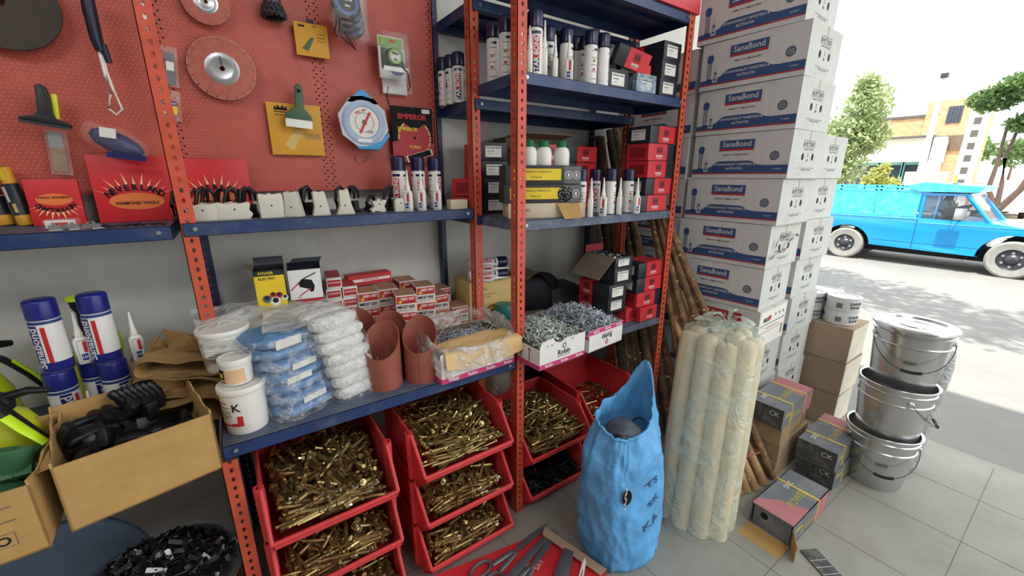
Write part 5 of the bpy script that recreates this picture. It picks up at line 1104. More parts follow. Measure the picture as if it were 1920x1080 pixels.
def wbag(u, v):
    t = 2*PI*u; c, s = math.cos(t), math.sin(t); w, d = 0.088, 0.070; z = 0.305*v
    r = 1.0+0.03*nz3(c*5, s*5, v*14)+0.018*nz3(c*14, s*14, v*22)+ (0.16*max(0, c)**3*math.sin(PI*min(1, max(0, (v-0.38)/0.45)))**2 if v > 0.38 else 0)
    return Vector((math.copysign(abs(c)**0.6, c)*w*r-0.06*v, math.copysign(abs(s)**0.6, s)*d*r+0.025*v, z+0.002))
m.grid(wbag, 60, 36, FC, wrap=True); o = m.build('pack_wrap', ang=180, loc=(-0.612, 0.132, ZL)); o.rotation_euler.z = math.radians(22); tag(o, 'crinkled clear plastic wrap round the pile of white film rolls', 'plastic wrap')
# milky plastic sheets lying over the buckets and the blue pile
SH_ = clear_mat('milky_sheet', (224, 224, 218), 0.72, 0.3, 14, 0.35)
m = MB(); m.grid(lambda u, v: (-1.0+0.40*u-0.04*v, 0.30-0.20*(1-v)+0.10*v+0.02*u, ZL+0.285+0.02*nz3(u*4, v*4, 3)-0.05*(1-v)**2+0.02*v), 26, 16, SH_)
m.grid(lambda u, v: (-0.86+0.24*u+0.02*v, 0.10+0.18*v, ZL+0.272+0.02*v+0.014*nz3(u*5, v*5, 6)), 22, 14, SH_)
tag(m.build('plastic_sheet', ang=180), 'milky folded plastic sheet lying over the buckets and the blue rolls', 'plastic sheet')

# ================================================================ buckets
def mk_bucket(r, h, lidc='white_plastic'):
    t = thing('plastic_bucket', 'x', 'bucket'); b = MB()
    b.lathe([(0, 0), (r*0.88, 0), (r*0.9, 0.003), (r*0.98, h-0.02), (r*1.0, h-0.02), (r*1.0, h-0.012)], 'white_plastic', 40); b.build('body', t)
    l = MB(); l.lathe([(r*1.03, h-0.018), (r*1.05, h-0.016), (r*1.05, h-0.003), (r*1.02, h), (r*0.93, h), (r*0.92, h-0.004), (0, h-0.004)], lidc, 40); l.build('lid', t, label='white snap-on lid'); return t
b1 = mk_bucket(0.060, 0.145); p = foot(470, 812, ZL, 0.054); b1.location = p; tag(b1, 'white plastic bucket marked K in front at the left end of the shelf', 'bucket')
q = MB(); a = math.radians(-142); q.cylpatch(0.0565, a-0.75, a+0.75, 0.030, 0.105, 'paper'); q.text('K', 0.034, 'ink', bold=0.02, e=0.002, cyl=(0.0565, a+0.5, 0.088)); q.cylpatch(0.0567, a-0.75, a+0.1, 0.101, 0.104, 'print_red', e=0.0014); q.cylpatch(0.0567, a+0.2, a+0.75, 0.030, 0.040, 'print_red', e=0.0014); q.cylpatch(0.0567, a+0.5, a+0.75, 0.040, 0.062, 'print_red', e=0.0014); q.cylpatch(0.0567, a-0.5, a+0.4, 0.032, 0.037, 'print_red', e=0.0014)
for z in (0.088, 0.076, 0.069, 0.062, 0.054): q.cylpatch(0.0567, a-0.55, a+0.25-(0.2 if z == 0.054 else 0), z, z+0.0022, 'grey_ink', e=0.0014)
q.build('label', b1, label='paper label with a black K and red corner')
b2 = mk_bucket(0.042, 0.078); b2.location = p+Vector((-0.004, 0.012, 0.1455)); tag(b2, 'small white tub with a peach label standing on the K bucket', 'tub')
q = MB(); q.cylpatch(0.0405, a-1.3, a+1.4, 0.008, 0.050, M('peach', (222, 184, 142), 0.6), n=16); q.cylpatch(0.0408, a-0.45, a+0.05, 0.020, 0.050, 'soft_black', e=0.0014); q.cylpatch(0.0409, a-0.36, a-0.04, 0.026, 0.040, 'label_yellow', e=0.002); q.cylpatch(0.0409, a-0.4, a+0.1, 0.011, 0.014, 'ink', e=0.0018); q.build('label', b2, label='peach and yellow label with a dark square')
b3 = mk_bucket(0.062, 0.15); b3.location = (-0.955, 0.235, ZL); tag(b3, 'large white bucket at the back left, lower of two', 'bucket')
b4 = mk_bucket(0.068, 0.155); b4.location = (-0.955, 0.225, ZL+0.151); b4.scale = (1, 1, 0.85); tag(b4, 'large white bucket with grey print under the plastic sheet, upper of two', 'bucket')
q = MB(); a2 = math.radians(-120)
q.text('CEMIUM', 0.02, 'grey_ink', bold=0.01, e=0.002, cyl=(0.066, a2, 0.105))
for z in (0.085, 0.076, 0.067): q.cylpatch(0.0665, a2-0.35, a2+0.35, z, z+0.0025, 'grey_ink', e=0.001)
q.build('print', b4)
t = thing('paper_bag', 'white paper bag with a small printed number standing behind the buckets', 'bag', (-0.868, 0.20, ZL), 10); m = MB(); m.grid(lambda u, v: (0.05*math.cos(2*PI*u)*(1-0.25*v), 0.035*math.sin(2*PI*u)*(1-0.75*v), 0.24*v), 20, 8, 'paper', wrap=True); m.build('bag_body', t, ang=180); q = MB(); q.text('517', 0.022, 'grey_ink', '-Y', (-0.01, -0.034, 0.13), 0.001, 0.01); q.build('print', t, smooth=False)
# ================================================================ things hanging on the punched panel (its face is y = 0.568)
YP = 0.566
def pp(px, py, d=0.0): return at(px, py, Y=YP-d)
def hang(name, lab, cat, px, py, d=0.03, rz=0, grp=None, tilt=None): return thing(name, lab, cat, pp(px, py, d), rz, grp, tilt)
M('disc_red', (186, 104, 88), 0.6, var=0.15, scale=60); M('disc_edge', (178, 164, 146), 0.5); M('pack_mustard', (212, 156, 42), 0.5, var=0.06); M('olive_green', (58, 92, 62), 0.45); M('clear_blister', (200, 208, 206), 0.2)
BL = clear_mat('blister', (232, 238, 238), 0.10, 0.06, 9, 0.4)
def mk_disc(R):
    t = thing('diamond_disc', 'x', 'disc'); m = MB(); n = 20
    for k in range(n):   # rim segments with gullets between
        a0, a1 = 2*PI*k/n+0.012, 2*PI*(k+1)/n-0.012; pts = [(R*math.cos(a0+(a1-a0)*i/4), R*math.sin(a0+(a1-a0)*i/4)) for i in range(5)]+[(0.9*R*math.cos(a1+(a0-a1)*i/4), 0.9*R*math.sin(a1+(a0-a1)*i/4)) for i in range(5)]
        m.prism(pts, -0.0016, 0.0016, 'disc_edge', face_T('-Y', (0, 0, 0))); 
        m.prism([(x*0.985, y*0.985) for x, y in pts], -0.0018, 0.0018, 'disc_red', face_T('-Y', (0, 0, 0)))
    T = ROT(90, 'X')
    m.lathe([(R*0.91, -0.0015), (R*0.91, 0.0015), (R*0.5, 0.0017), (R*0.5, -0.0017), (R*0.91, -0.0015)], 'disc_red', 48, T); m.build('rim', t)
    h = MB(); h.lathe([(R*0.51, 0.0005), (R*0.51, 0.002), (R*0.34, 0.005), (R*0.30, 0.004), (R*0.08, 0.004), (R*0.08, -0.004), (R*0.5, 0)], 'steel', 40, T); h.build('hub', t, label='shiny silver hub'); return t
d1 = mk_disc(0.096); d1.location = pp(417, 129, 0.03); d1.rotation_euler.z = math.radians(-8); tag(d1, 'large red-brown diamond grinding disc with a shiny hub on the punched panel', 'disc')
d2 = mk_disc(0.064); d2.location = pp(386, 4, 0.03); d2.rotation_euler.z = math.radians(-6); tag(d2, 'smaller diamond disc cut off by the top edge of the view', 'disc')
for o in (d1, d2):
    for L_ in (1,): q = MB(); q.tube([(0, 0.03, 0.004), (0, -0.012, 0.004), (0, -0.02, 0.035)], 0.0013, 'dark_steel', 6); q.build('hook', o, label='bent wire hook')
m = MB(); m.lathe([(0.115, -0.004), (0.115, 0.004), (0.03, 0.005), (0.012, 0.005), (0.012, -0.005)], M('abrasive', (74, 66, 60), 0.9, bump=0.3, bscale=200), 48, ROT(90, 'X')); tag(m.build('grinding_wheel', loc=pp(-2, 2, 0.04)), 'big dark brown grinding wheel in the upper left corner', 'disc')
# wire cup brush
t = hang('wire_brush', 'dark twisted wire cup brush hanging at the top edge of the panel', 'brush', 511, 12, 0.04); m = MB(); m.lathe([(0.022, 0.02), (0.022, 0.0), (0.008, 0.0), (0.008, 0.03)], 'dark_steel', 20); m.build('cup', t); random.seed(2)
t.scale = (1.25,)*3
for k in range(14):
    a = 2*PI*k/14; q = MB(); q.tube([(0.014*math.cos(a), 0.014*math.sin(a), 0.012), (0.022*math.cos(a), 0.022*math.sin(a), -0.003), (0.027*math.cos(a+0.2), 0.027*math.sin(a+0.2), -0.016), (0.026*math.cos(a+0.5), 0.026*math.sin(a+0.5), -0.026)], [0.004, 0.006, 0.0055, 0.007], 'dark_steel', 6); q.build('bristle_tuft', t)
# yellow packs
def card(name, lab, cat, px0, py0, px1, py1, d, mat, th=0.004, tilt=None, rz=0):
    a = pp(px0, py0, d); b = pp(px1, py1, d); w, h = abs(b.x-a.x), abs(a.z-b.z); t = thing(name, lab, cat, ((a.x+b.x)/2, a.y, (a.z+b.z)/2), rz, None, tilt)
    m = MB(); m.box(-w/2, w/2, 0, th, -h/2, h/2, mat); m.build('card', t, bevel=0.0008); return t, w, h
CR = [(-0.020, 0), (-0.018, 0.014), (-0.011, 0.006), (-0.008, 0.017), (0, 0.007), (0.008, 0.017), (0.011, 0.006), (0.018, 0.014), (0.020, 0)]
t, w, h = card('knife_pack', 'small yellow pack with a pictured scraper blade under the dark wire hook', 'pack', 549, 38, 619, 111, 0.03, 'pack_mustard', 0.006)
q = MB(); q.poly('-Y', (-w*0.28, 0, h*0.36), [(x*0.55, y*0.6) for x, y in CR], 'soft_black', 0.0006); q.text('KT', 0.009, 'ink', '-Y', (w*0.12, 0, h*0.42), 0.001, 0.02); q.poly('-Y', (0, 0, 0), [(-w*0.32, -h*0.28), (-w*0.15, -h*0.36), (w*0.06, h*0.05), (w*0.02, h*0.1), (-w*0.05, h*0.06)], 'olive_green', 0.0010)
for z in (0.2, 0.1, 0.0): q.rect('-Y', (w*0.28, 0, h*z), w*0.25, 0.0015, 'ink', 0.0008)
q.build('print', t, smooth=False); q = MB(); q.box(-0.012, 0.012, 0.001, 0.004, h/2, h/2+0.014, 'black_plastic'); q.build('hang_tab', t, bevel=0.002)
t, w, h = card('scraper_pack', 'large mustard yellow pack behind the green scraper, a crown printed on it', 'pack', 497, 190, 610, 292, 0.02, 'pack_mustard', 0.006)
q = MB(); q.poly('-Y', (-w*0.25, 0, h*0.36), [(x*1.1, y*1.1) for x, y in CR], 'soft_black', 0.0006); q.rect('-Y', (-w*0.25, 0, h*0.33), 0.044, 0.003, 'soft_black', 0.0007); q.text('BAUTOOLS', 0.008, 'ink', '-Y', (-w*0.25, 0, h*0.27), 0.001, 0.01); q.poly('-Y', (0, 0, 0), [(-w*0.26, -h*0.30), (-w*0.10, -h*0.42), (w*0.14, -h*0.02), (-w*0.02, 0.0)], 'straw_card', 0.0010); q.rect('-Y', (w*0.3, 0, -h*0.12), w*0.3, 0.02, 'kraft', 0.0007); q.build('print', t, smooth=False, label='black crown and a pictured scraper')
t = hang('hand_scraper', 'dark green hand scraper with a white blade hanging over the yellow pack', 'scraper', 561, 205, 0.06, 0, None, (0, 4)); 
t.scale = (1.45,)*3
q = MB(); pf = [(-0.008, 0.055), (0.0, 0.060), (0.009, 0.054), (0.011, 0.03), (0.010, 0.004), (0.026, -0.014), (0.030, -0.024), (-0.034, -0.024), (-0.030, -0.012), (-0.010, 0.004), (-0.009, 0.03)]
q.prism(pf, -0.006, 0.006, 'olive_green', face_T('-Y', (0, 0, 0))); q.build('handle', t, bevel=0.002); q = MB(); q.box(-0.032, 0.029, -0.0015, 0.0015, -0.044, -0.022, 'white_plastic'); q.build('blade', t, bevel=0.0005, label='white wide blade'); q = MB(); q.cyl((0, -0.0066, 0.042), (0, 0.0066, 0.042), 0.0045, 'soft_black', n=14); q.build('hang_hole', t)
# tape measures
M('tape_blue', (34, 66, 138), 0.35); M('tape_green', (126, 172, 50), 0.4)
def tape(parent, x, y, z, r, mat, face, lab, txt):
    b = MB(); b.lathe([(0, -0.014), (r*0.93, -0.014), (r, -0.010), (r, 0.010), (r*0.93, 0.014), (0, 0.014)], 'black_plastic', 28, TR(x, y, z) @ ROT(90, 'X'), sq=(1.0, 0.92, 0.8)); o = b.build('tape_case', parent, label=lab)
    f = MB(); f.lathe([(r*0.84, 0), (r*0.82, 0.002), (r*0.6, 0.002), (r*0.6, 0)], mat, 28, TR(x, y-0.014, z) @ ROT(90, 'X')); f.lathe([(r*0.6, 0.001), (0, 0.0012)], face, 24, TR(x, y-0.014, z) @ ROT(90, 'X')); f.text(txt[0], 0.009, 'can_white' if face != 'paper' else 'ink', '-Y', (x, y-0.0155, z+0.006), 0.0008, 0.03); f.text(txt[1], 0.008, 'can_white' if face != 'paper' else 'ink', '-Y', (x, y-0.0155, z-0.008), 0.0008, 0.02); f.build('face_ring', o); return o
for k in range(4):
    t = hang('tape_measure', 'blue-ringed 10 m tape measure in a clear pack, %s of the overlapping four' % ('frontmost', 'second', 'third', 'hindmost')[k], 'tape measure', 648+4*k, 8+13*k, 0.16-0.035*k, 0, 'blue tape measures at the top of the panel'); t.scale = (1.3,)*3; tape(t, 0, 0, 0, 0.034 if k else 0.036, 'tape_blue', 'black_plastic', None, ('NOVA', '10m'))
    q = MB(); q.box(-0.042, 0.044, -0.020, 0.0165, -0.042, 0.075, BL); q.build('blister', t, smooth=False, label='clear plastic pack', bevel=0.004)
    if k in (0, 2):
        q = MB(); q.tube([(-0.028, -0.006, -0.03), (-0.032, -0.012, -0.055), (-0.040+0.02*k, -0.014, -0.078), (-0.034+0.02*k, -0.014, -0.084), (-0.026+0.012*k, -0.012, -0.07), (-0.022, -0.008, -0.04)], 0.0024, 'soft_black', 6, flat=0.5); q.build('wrist_strap', t, label='black wrist strap')
for k, (dd, lb, px, py) in enumerate(((0.09, 'green tape measure in a green and white pack', 738, 108), (0.045, 'blue tape measure pack hanging behind the green one', 742, 128))):
    t = hang('tape_measure', lb, 'tape measure', px, py, dd, 0); t.scale = (1.5,)*3
    tape(t, 0.0, 0, 0, 0.022 if k == 0 else 0.024, 'tape_green' if k == 0 else 'tape_blue', 'paper' if k == 0 else 'black_plastic', None, ('PRO', '5m'))
    q = MB(); z0 = -0.048 if k == 0 else -0.062
    q.box(-0.034, 0.034, 0.016, 0.018, z0, 0.052, 'can_white'); 
    if k == 0: q.rect('-Y', (-0.0, 0.016, 0.038), 0.064, 0.024, 'tape_green', 0.0006); q.rect('-Y', (-0.018, 0.016, 0.0), 0.02, 0.05, 'olive_green', 0.0006); q.rect('-Y', (0.004, 0.016, 0.042), 0.018, 0.006, 'print_red', 0.001); q.rect('-Y', (0, -0.016, -0.031), 0.066, 0.011, 'can_white', 0.001)
    q.build('backing_card', t, smooth=False, label='green and white backing card' if k == 0 else 'white backing card'); q = MB(); q.box(-0.037, 0.037, -0.019, 0.019, z0-0.004, 0.056, BL); q.build('blister', t, smooth=False, bevel=0.004)
    q = MB(); q.tube([(0.012, -0.016, -0.02), (0.028, -0.022, -0.035), (0.032, -0.022, -0.07), (0.026, -0.02, -0.08)] if k == 0 else [(-0.028, -0.012, -0.05), (-0.036, -0.014, -0.075), (-0.030, -0.014, -0.10)], 0.0026, 'soft_black', 6, flat=0.5); q.build('wrist_strap', t, label='black wrist strap')
# octagonal blue disc pack
M('sky_blue', (34, 146, 208), 0.35); M('pale_blue', (196, 206, 218), 0.3)
t = hang('disc_pack', 'octagonal blue and clear pack holding a cutting disc, in the middle of the panel', 'disc pack', 682, 230, 0.07, 0)
t.scale = (1.62,)*3
RO = 0.061; q = MB(); oc = [(RO*math.cos(math.radians(22.5+45*k+8)), RO*math.sin(math.radians(22.5+45*k+8))) for k in range(8)]
q.prism(oc, -0.004, 0.004, 'pale_blue', face_T('-Y', (0, 0, 0))); q.build('tray', t, bevel=0.001)
q = MB(); q.prism([(-0.030, 0.050), (-0.002, 0.074), (0.006, 0.072), (0.034, 0.047), (0.028, 0.054), (0, 0.059), (-0.024, 0.056)], -0.0045, 0.0052, 'sky_blue', face_T('-Y', (0, 0, 0))); q.build('hang_tab', t, bevel=0.0008, label='bright blue hanging tab'); q = MB(); q.prism([(0.058, -0.020), (0.061, -0.028), (0.034, -0.062), (-0.018, -0.062), (-0.022, -0.055), (0.0, -0.055), (0.04, -0.040)], -0.0045, 0.0054, 'sky_blue', face_T('-Y', (0, 0, 0))); q.build('blue_corner', t, bevel=0.0008, label='bright blue lower corner')
T = TR(0, -0.0045, 0) @ ROT(90, 'X'); q = MB(); q.lathe([(0.050, 0), (0.050, 0.003), (0.046, 0.004), (0.036, 0.0035), (0.036, 0)], M('ring_blue', (158, 176, 204), 0.3), 40, T); q.lathe([(0.035, 0), (0.035, 0.002), (0, 0.0022)], 'paper', 40, T)
q.disc('-Y', (0, -0.007, 0), 0.022, 'grey_ink', 0.0006, 30, 0.0212); q.disc('-Y', (0, -0.007, 0), 0.006, 'grey_ink', 0.001, 16); q.add([(-0.015, -0.0082, -0.024), (-0.010, -0.0082, -0.026), (0.017, -0.0082, 0.022), (0.012, -0.0082, 0.024)], [(0, 1, 2, 3)], 'print_red'); q.text('DISC 180', 0.007, 'print_red', '-Y', (-0.008, -0.007, 0.024), 0.001, 0.02, rot=20); q.text('CUT', 0.008, 'grey_ink', '-Y', (0.012, -0.007, -0.022), 0.001, 0.02)
q.build('cutting_disc', t, label='blue-rimmed disc with a white centre and a red bar')
q = MB(); q.box(-0.02, 0.014, -0.010, -0.0085, -0.046, -0.038, 'can_white'); q.build('sticker', t, smooth=False)
t2 = hang('strap_loop', 'pair of thin black straps showing below the blue octagonal pack', 'strap', 678, 300, 0.04); q = MB(); q.tube([(-0.02, 0, 0.02), (-0.026, 0, 0.0), (-0.018, 0, -0.012), (-0.008, 0, -0.018)], 0.0022, 'soft_black', 6, flat=0.5); q.build('strap', t2); q = MB(); q.tube([(0.02, 0, 0.018), (0.016, 0, -0.002), (0.004, 0, -0.010)], 0.0022, 'soft_black', 6, flat=0.5); q.build('strap', t2)
# black and red blade card
t, w, h = card('blade_card', 'black and red saw blade card hanging by the blue post', 'card', 731, 197, 814, 305, 0.03, 'soft_black', 0.003)
q = MB(); q.poly('-Y', (0, 0, 0), [(-w/2, -h/2), (w/2, -h/2), (w/2, -h*0.14), (w*0.3, -h*0.10), (-w*0.3, -h*0.10), (-w/2, -h*0.14)], M('card_red', (172, 34, 40), 0.45), 0.0005); q.disc('-Y', (w*0.04, 0, -h*0.05), w*0.40, 'card_red', 0.0009, 40); q.text('EMPEROR', w*0.16, 'print_red', '-Y', (0, 0, h*0.32), 0.001, 0.03); q.text('diamond blade', w*0.06, 'grey_ink', '-Y', (0, 0, h*0.24), 0.001)
R1 = w*0.40
for k in range(13):
    a = math.radians(-62+k*20)
    if 45 < math.degrees(a) < 132: continue
    a0, a1 = a-0.14, a+0.14; q.poly('-Y', (w*0.04, 0, -h*0.05), [(R1*1.02*math.cos(a0), R1*1.02*math.sin(a0)), (R1*1.02*math.cos(a1), R1*1.02*math.sin(a1)), (R1*0.92*math.cos(a1), R1*0.92*math.sin(a1)), (R1*0.92*math.cos(a0), R1*0.92*math.sin(a0))], 'straw_card', 0.0014)
q.poly('-Y', (0, 0, 0), [(-w*0.34, h*0.28), (w*0.42, h*0.28), (w*0.04, h*0.08)], 'soft_black', 0.0012); q.text('EMPEROR', w*0.11, 'label_yellow', '-Y', (-w*0.12, 0, h*0.10), 0.0016, 0.03); q.disc('-Y', (w*0.04, 0, -h*0.05), 0.006, 'soft_black', 0.0014, 16)
q.text('TURBO', w*0.09, 'label_yellow', '-Y', (w*0.04, 0, -h*0.22), 0.0016, 0.02)
for e, mt in ((0.0014, 'can_white'), (0.0017, 'soft_black')): 
    k = 1 if mt == 'can_white' else 0.88; q.add([(w*0.14+k*x, -e, -h*0.365+k*z) for x, z in ((-w*0.30, -w*0.17), (w*0.34, w*0.02), (w*0.30, w*0.15), (-w*0.34, -w*0.03))], [(0, 1, 2, 3)], mt)
q.rect('-Y', (w*0.34, 0, h*0.44), w*0.2, w*0.09, 'can_white', 0.001); q.build('print', t, smooth=False, label='printed saw blade and lettering'); q = MB(); q.tube([(0, 0.02, h/2-0.006), (0, -0.006, h/2-0.006), (0.012, -0.02, h/2+0.006)], 0.0012, 'steel', 6); q.build('hook', t)
# clear bags hanging behind the orange post
t, w, h = card('drill_bit_pack', 'narrow clear pack with a white label behind the upper orange post', 'pack', 296, 84, 341, 164, 0.03, BL, 0.006, (0, 6)); q = MB(); q.box(-w*0.25, w*0.25, -0.001, 0, -h*0.10, h*0.12, 'paper'); q.box(-w*0.3, w*0.3, 0.001, 0.004, -h*0.45, h*0.35, 'grey_ink'); q.build('label', t, smooth=False, label='white sticker')
t, w, h = card('drill_bit_pack', 'clear pack with a blue and yellow label right of the orange post', 'pack', 292, 166, 345, 228, 0.05, BL, 0.008, (0, 6)); q = MB(); q.box(-w*0.32, w*0.32, -0.0012, 0, -h*0.28, h*0.0, 'label_yellow'); q.box(-w*0.32, w*0.32, -0.0014, 0, h*0.0, h*0.14, 'print_blue'); q.text('THORVAT', 0.007, 'can_white', '-Y', (0, -0.0014, h*0.07), 0.0006, 0.02); q.build('label', t, smooth=False, label='blue and yellow label')
t, w, h = card('bit_pack', 'clear pack with a red and white paper at the top behind the orange post', 'pack', 256, 0, 284, 66, 0.04, BL, 0.006, (0, 6)); q = MB(); q.box(-w*0.4, w*0.4, -0.001, 0, -h*0.1, h*0.42, 'paper'); q.add([(-w*0.4, -0.0016, h*0.42), (w*0.4, -0.0016, h*0.3), (w*0.1, -0.0016, h*0.05)], [(0, 1, 2)], 'print_red'); q.build('paper', t, smooth=False)
# navy handled brush in a bag
t = hang('long_handled_brush', 'long tool with a dark blue ribbed handle and a wire loop, in clear plastic', 'brush', 181, 60, 0.10, 0, None, (0, 5))
q = MB(); q.tube([(-0.012, 0, 0.12), (-0.008, 0, 0.05), (-0.002, 0, -0.02), (0.004, 0, -0.05)], [0.020, 0.022, 0.020, 0.016], 'deep_navy', 14, flat=0.7); q.build('handle', t); q = MB(); q.tube([(0.008, 0, -0.03), (0.018, 0.0, -0.075)], [0.010, 0.008], 'deep_navy', 10); q.build('handle_tail', t)
q = MB(); q.tube([(0.0, 0, -0.05), (0.006, 0, -0.11), (0.012, 0, -0.16), (0.004, 0, -0.20), (0.02, 0, -0.215), (0.034, 0, -0.195), (0.020, 0, -0.15), (0.010, 0, -0.10), (0.006, 0, -0.05)], 0.0035, 'white_plastic', 8); q.build('wire_loop', t, label='pale looped wire shaft')
t = hang('bagged_tool', 'blue tool head wrapped in a clear plastic bag, under the long wire loop', 'tool', 222, 262, 0.10, 0, None, (0, 8)); t.scale = (1.15, 1.2, 1.7)
q = MB(); q.grid(lambda u, v: (-0.055+0.105*v, 0.020*math.cos(2*PI*u)*math.sin(PI*v)**0.5, 0.018*math.sin(2*PI*u)*math.sin(PI*v)**0.4+0.004-0.02*v), 20, 16, 'navy', wrap=True); q.build('tool_head', t, ang=180); q = MB(); q.grid(lambda u, v: (-0.07+0.13*v, (0.026+0.006*nz3(u*4, v*4, 1))*math.cos(2*PI*u)*math.sin(PI*v)**0.4, (0.024+0.008*nz3(u*5, v*4, 2))*math.sin(2*PI*u)*math.sin(PI*v)**0.3+0.006-0.02*v), 28, 18, BL, wrap=True); q.build('bag', t, ang=180, label='clear crinkled bag'); q = MB(); q.box(-0.02, 0.055, -0.026, -0.020, -0.032, -0.022, 'navy'); q.box(-0.03, 0.0, -0.029, -0.024, 0.0, 0.016, 'can_white'); q.build('blue_strip', t, smooth=False)
# black squeegee scraper with yellow back piece
t = hang('squeegee', 'black wide-bladed squeegee with a bright yellow piece behind its handle', 'squeegee', 84, 205, 0.07, 0, None, (0, 6))
q = MB(); q.prism([(-0.013, 0.060), (-0.004, 0.066), (0.008, 0.060), (0.014, 0.03), (0.016, -0.01), (0.020, -0.022), (0.046, -0.030), (0.052, -0.040), (-0.052, -0.034), (-0.050, -0.026), (-0.020, -0.018), (-0.014, -0.008)], -0.008, 0.008, 'black_plastic', face_T('-Y', (0, 0, 0))); q.build('handle', t, bevel=0.003); q = MB(); q.box(-0.050, 0.050, -0.004, 0.004, -0.045, -0.034, 'dark_steel', ROT(3, 'Y')); q.build('blade', t, label='thin grey blade strip'); q = MB(); q.box(0.014, 0.026, 0.004, 0.012, -0.022, 0.045, M('signal_yellow', (222, 226, 40), 0.4)); q.build('yellow_grip', t, bevel=0.003, label='bright yellow grip behind')
t, w, h = card('brush_pack', 'flat paint brush in a clear sleeve hanging under the squeegee', 'brush', 76, 242, 142, 328, 0.03, BL, 0.006, (0, 4)); q = MB(); q.box(-w*0.36, w*0.26, 0.001, 0.005, h*0.10, h*0.45, 'steel'); q.build('ferrule', t, smooth=False, label='shiny steel ferrule'); q = MB(); q.box(-w*0.36, w*0.30, 0.0005, 0.0055, -h*0.42, h*0.10, M('bristle', (150, 124, 92), 0.85, var=0.2, scale=60)); q.build('bristles', t, smooth=False)

# ================================================================ red packs standing on the wall shelf
M('pack_orange', (232, 120, 60), 0.5); M('ray_cream', (244, 214, 150), 0.5)
def redpack(px0, pyt, px1, pyb, Y, lab, txt=True, flip=False):
    a = at(px0, pyb, Y=Y); b = at(px1, pyb, Y=Y); w = b.x-a.x; h = at((px0+px1)/2, pyt, Y=Y).z-(ZU-0.005); t = thing('disc_box', lab, 'box', (a.x, Y, ZU-0.004), 0, 'red diamond disc boxes', (-4, 0))
    m = MB(); m.box(0, w, 0, 0.018, 0, h, 'pack_red'); m.build('box_body', t, bevel=0.001); q = MB(); cx, cz = w*0.5, h*(0.34 if not flip else 0.30); rx, rz_ = w*0.36, h*0.16
    for k in range(11):
        a_ = math.radians(20+k*14) if not flip else math.radians(20+k*14); c, s = math.cos(a_), math.sin(a_); x0, z0 = cx+rx*c, cz+rz_*1.25*s+0.004; L_ = h*0.13*(1 if k % 2 else 1.5); nx = 0.0022
        q.poly('-Y', (0, 0, 0), [(x0-nx*s-nx*0.5, z0), (x0+nx*s+nx*0.5, z0), (x0+L_*c*0.9, z0+L_*s)], 'ray_cream', 0.0006)
    q.poly('-Y', (0, 0, 0), [(cx+rx*0.95*math.cos(2*PI*i/30), cz-0.006+rz_*0.8*math.sin(2*PI*i/30)) for i in range(30)], 'pack_orange', 0.0008)
    st = 'NEVERLAND'; n = len(st)
    for i, ch in enumerate(st):
        a_ = math.radians(155-130*i/(n-1)); q.text(ch, h*0.125, 'soft_black', '-Y', (cx+rx*0.98*math.cos(a_), 0, cz+rz_*1.05*math.sin(a_)+0.002), 0.0016, 0.04, rot=math.degrees(a_-PI/2)*0.5)
    q.text('DIAMOND TOOLS', h*0.062, 'soft_black', '-Y', (cx, 0, cz-0.012), 0.0016, 0.03)
    if flip:      # this box stands upside down
        q.v = [Vector((w-v.x, v.y, h*0.82-v.z)) for v in q.v]
    q.build('print', t, smooth=False, label='rayed lettering on an orange oval'); return t
redpack(186, 292, 338, 408, 0.50, 'tall red box with rayed lettering, half hidden by the orange post')
redpack(341, 298, 478, 398, 0.505, 'red box with rayed lettering just right of the orange post')
redpack(60, 337, 162, 412, 0.49, 'smaller red box with rayed lettering at the left of the shelf', flip=True)
# two black and gold tool tubes
for px, lb in ((46, 'black and gold patterned tool tube, the nearer full one'), (6, 'black and gold tool tube cut off by the left edge')):
    p = at(px, 425, Z=ZU-0.005); p = p+Vector((0, 0.03, 0)); t = thing('tool_tube', lb, 'tube', p, 0, 'black and gold tubes', (0, -5)); q = MB(); q.lathe([(0, 0), (0.017, 0), (0.019, 0.003), (0.019, 0.030), (0.0175, 0.032), (0.0175, 0.118), (0.014, 0.12), (0.014, 0.165), (0, 0.167)], 'pack_mustard', 24, mats=['soft_black', 'soft_black', 'pack_mustard', 'pack_mustard', 'box_black', 'box_black', 'pack_mustard', 'soft_black']); q.build('tube_body', t); q = MB(); q.cylpatch(0.0176, math.radians(-170), math.radians(-120), 0.07, 0.112, 'can_white'); q.cylpatch(0.0177, math.radians(-120), math.radians(-95), 0.04, 0.065, 'straw_card'); q.cylpatch(0.0145, math.radians(-150), math.radians(-90), 0.13, 0.155, 'label_yellow'); q.build('print', t)
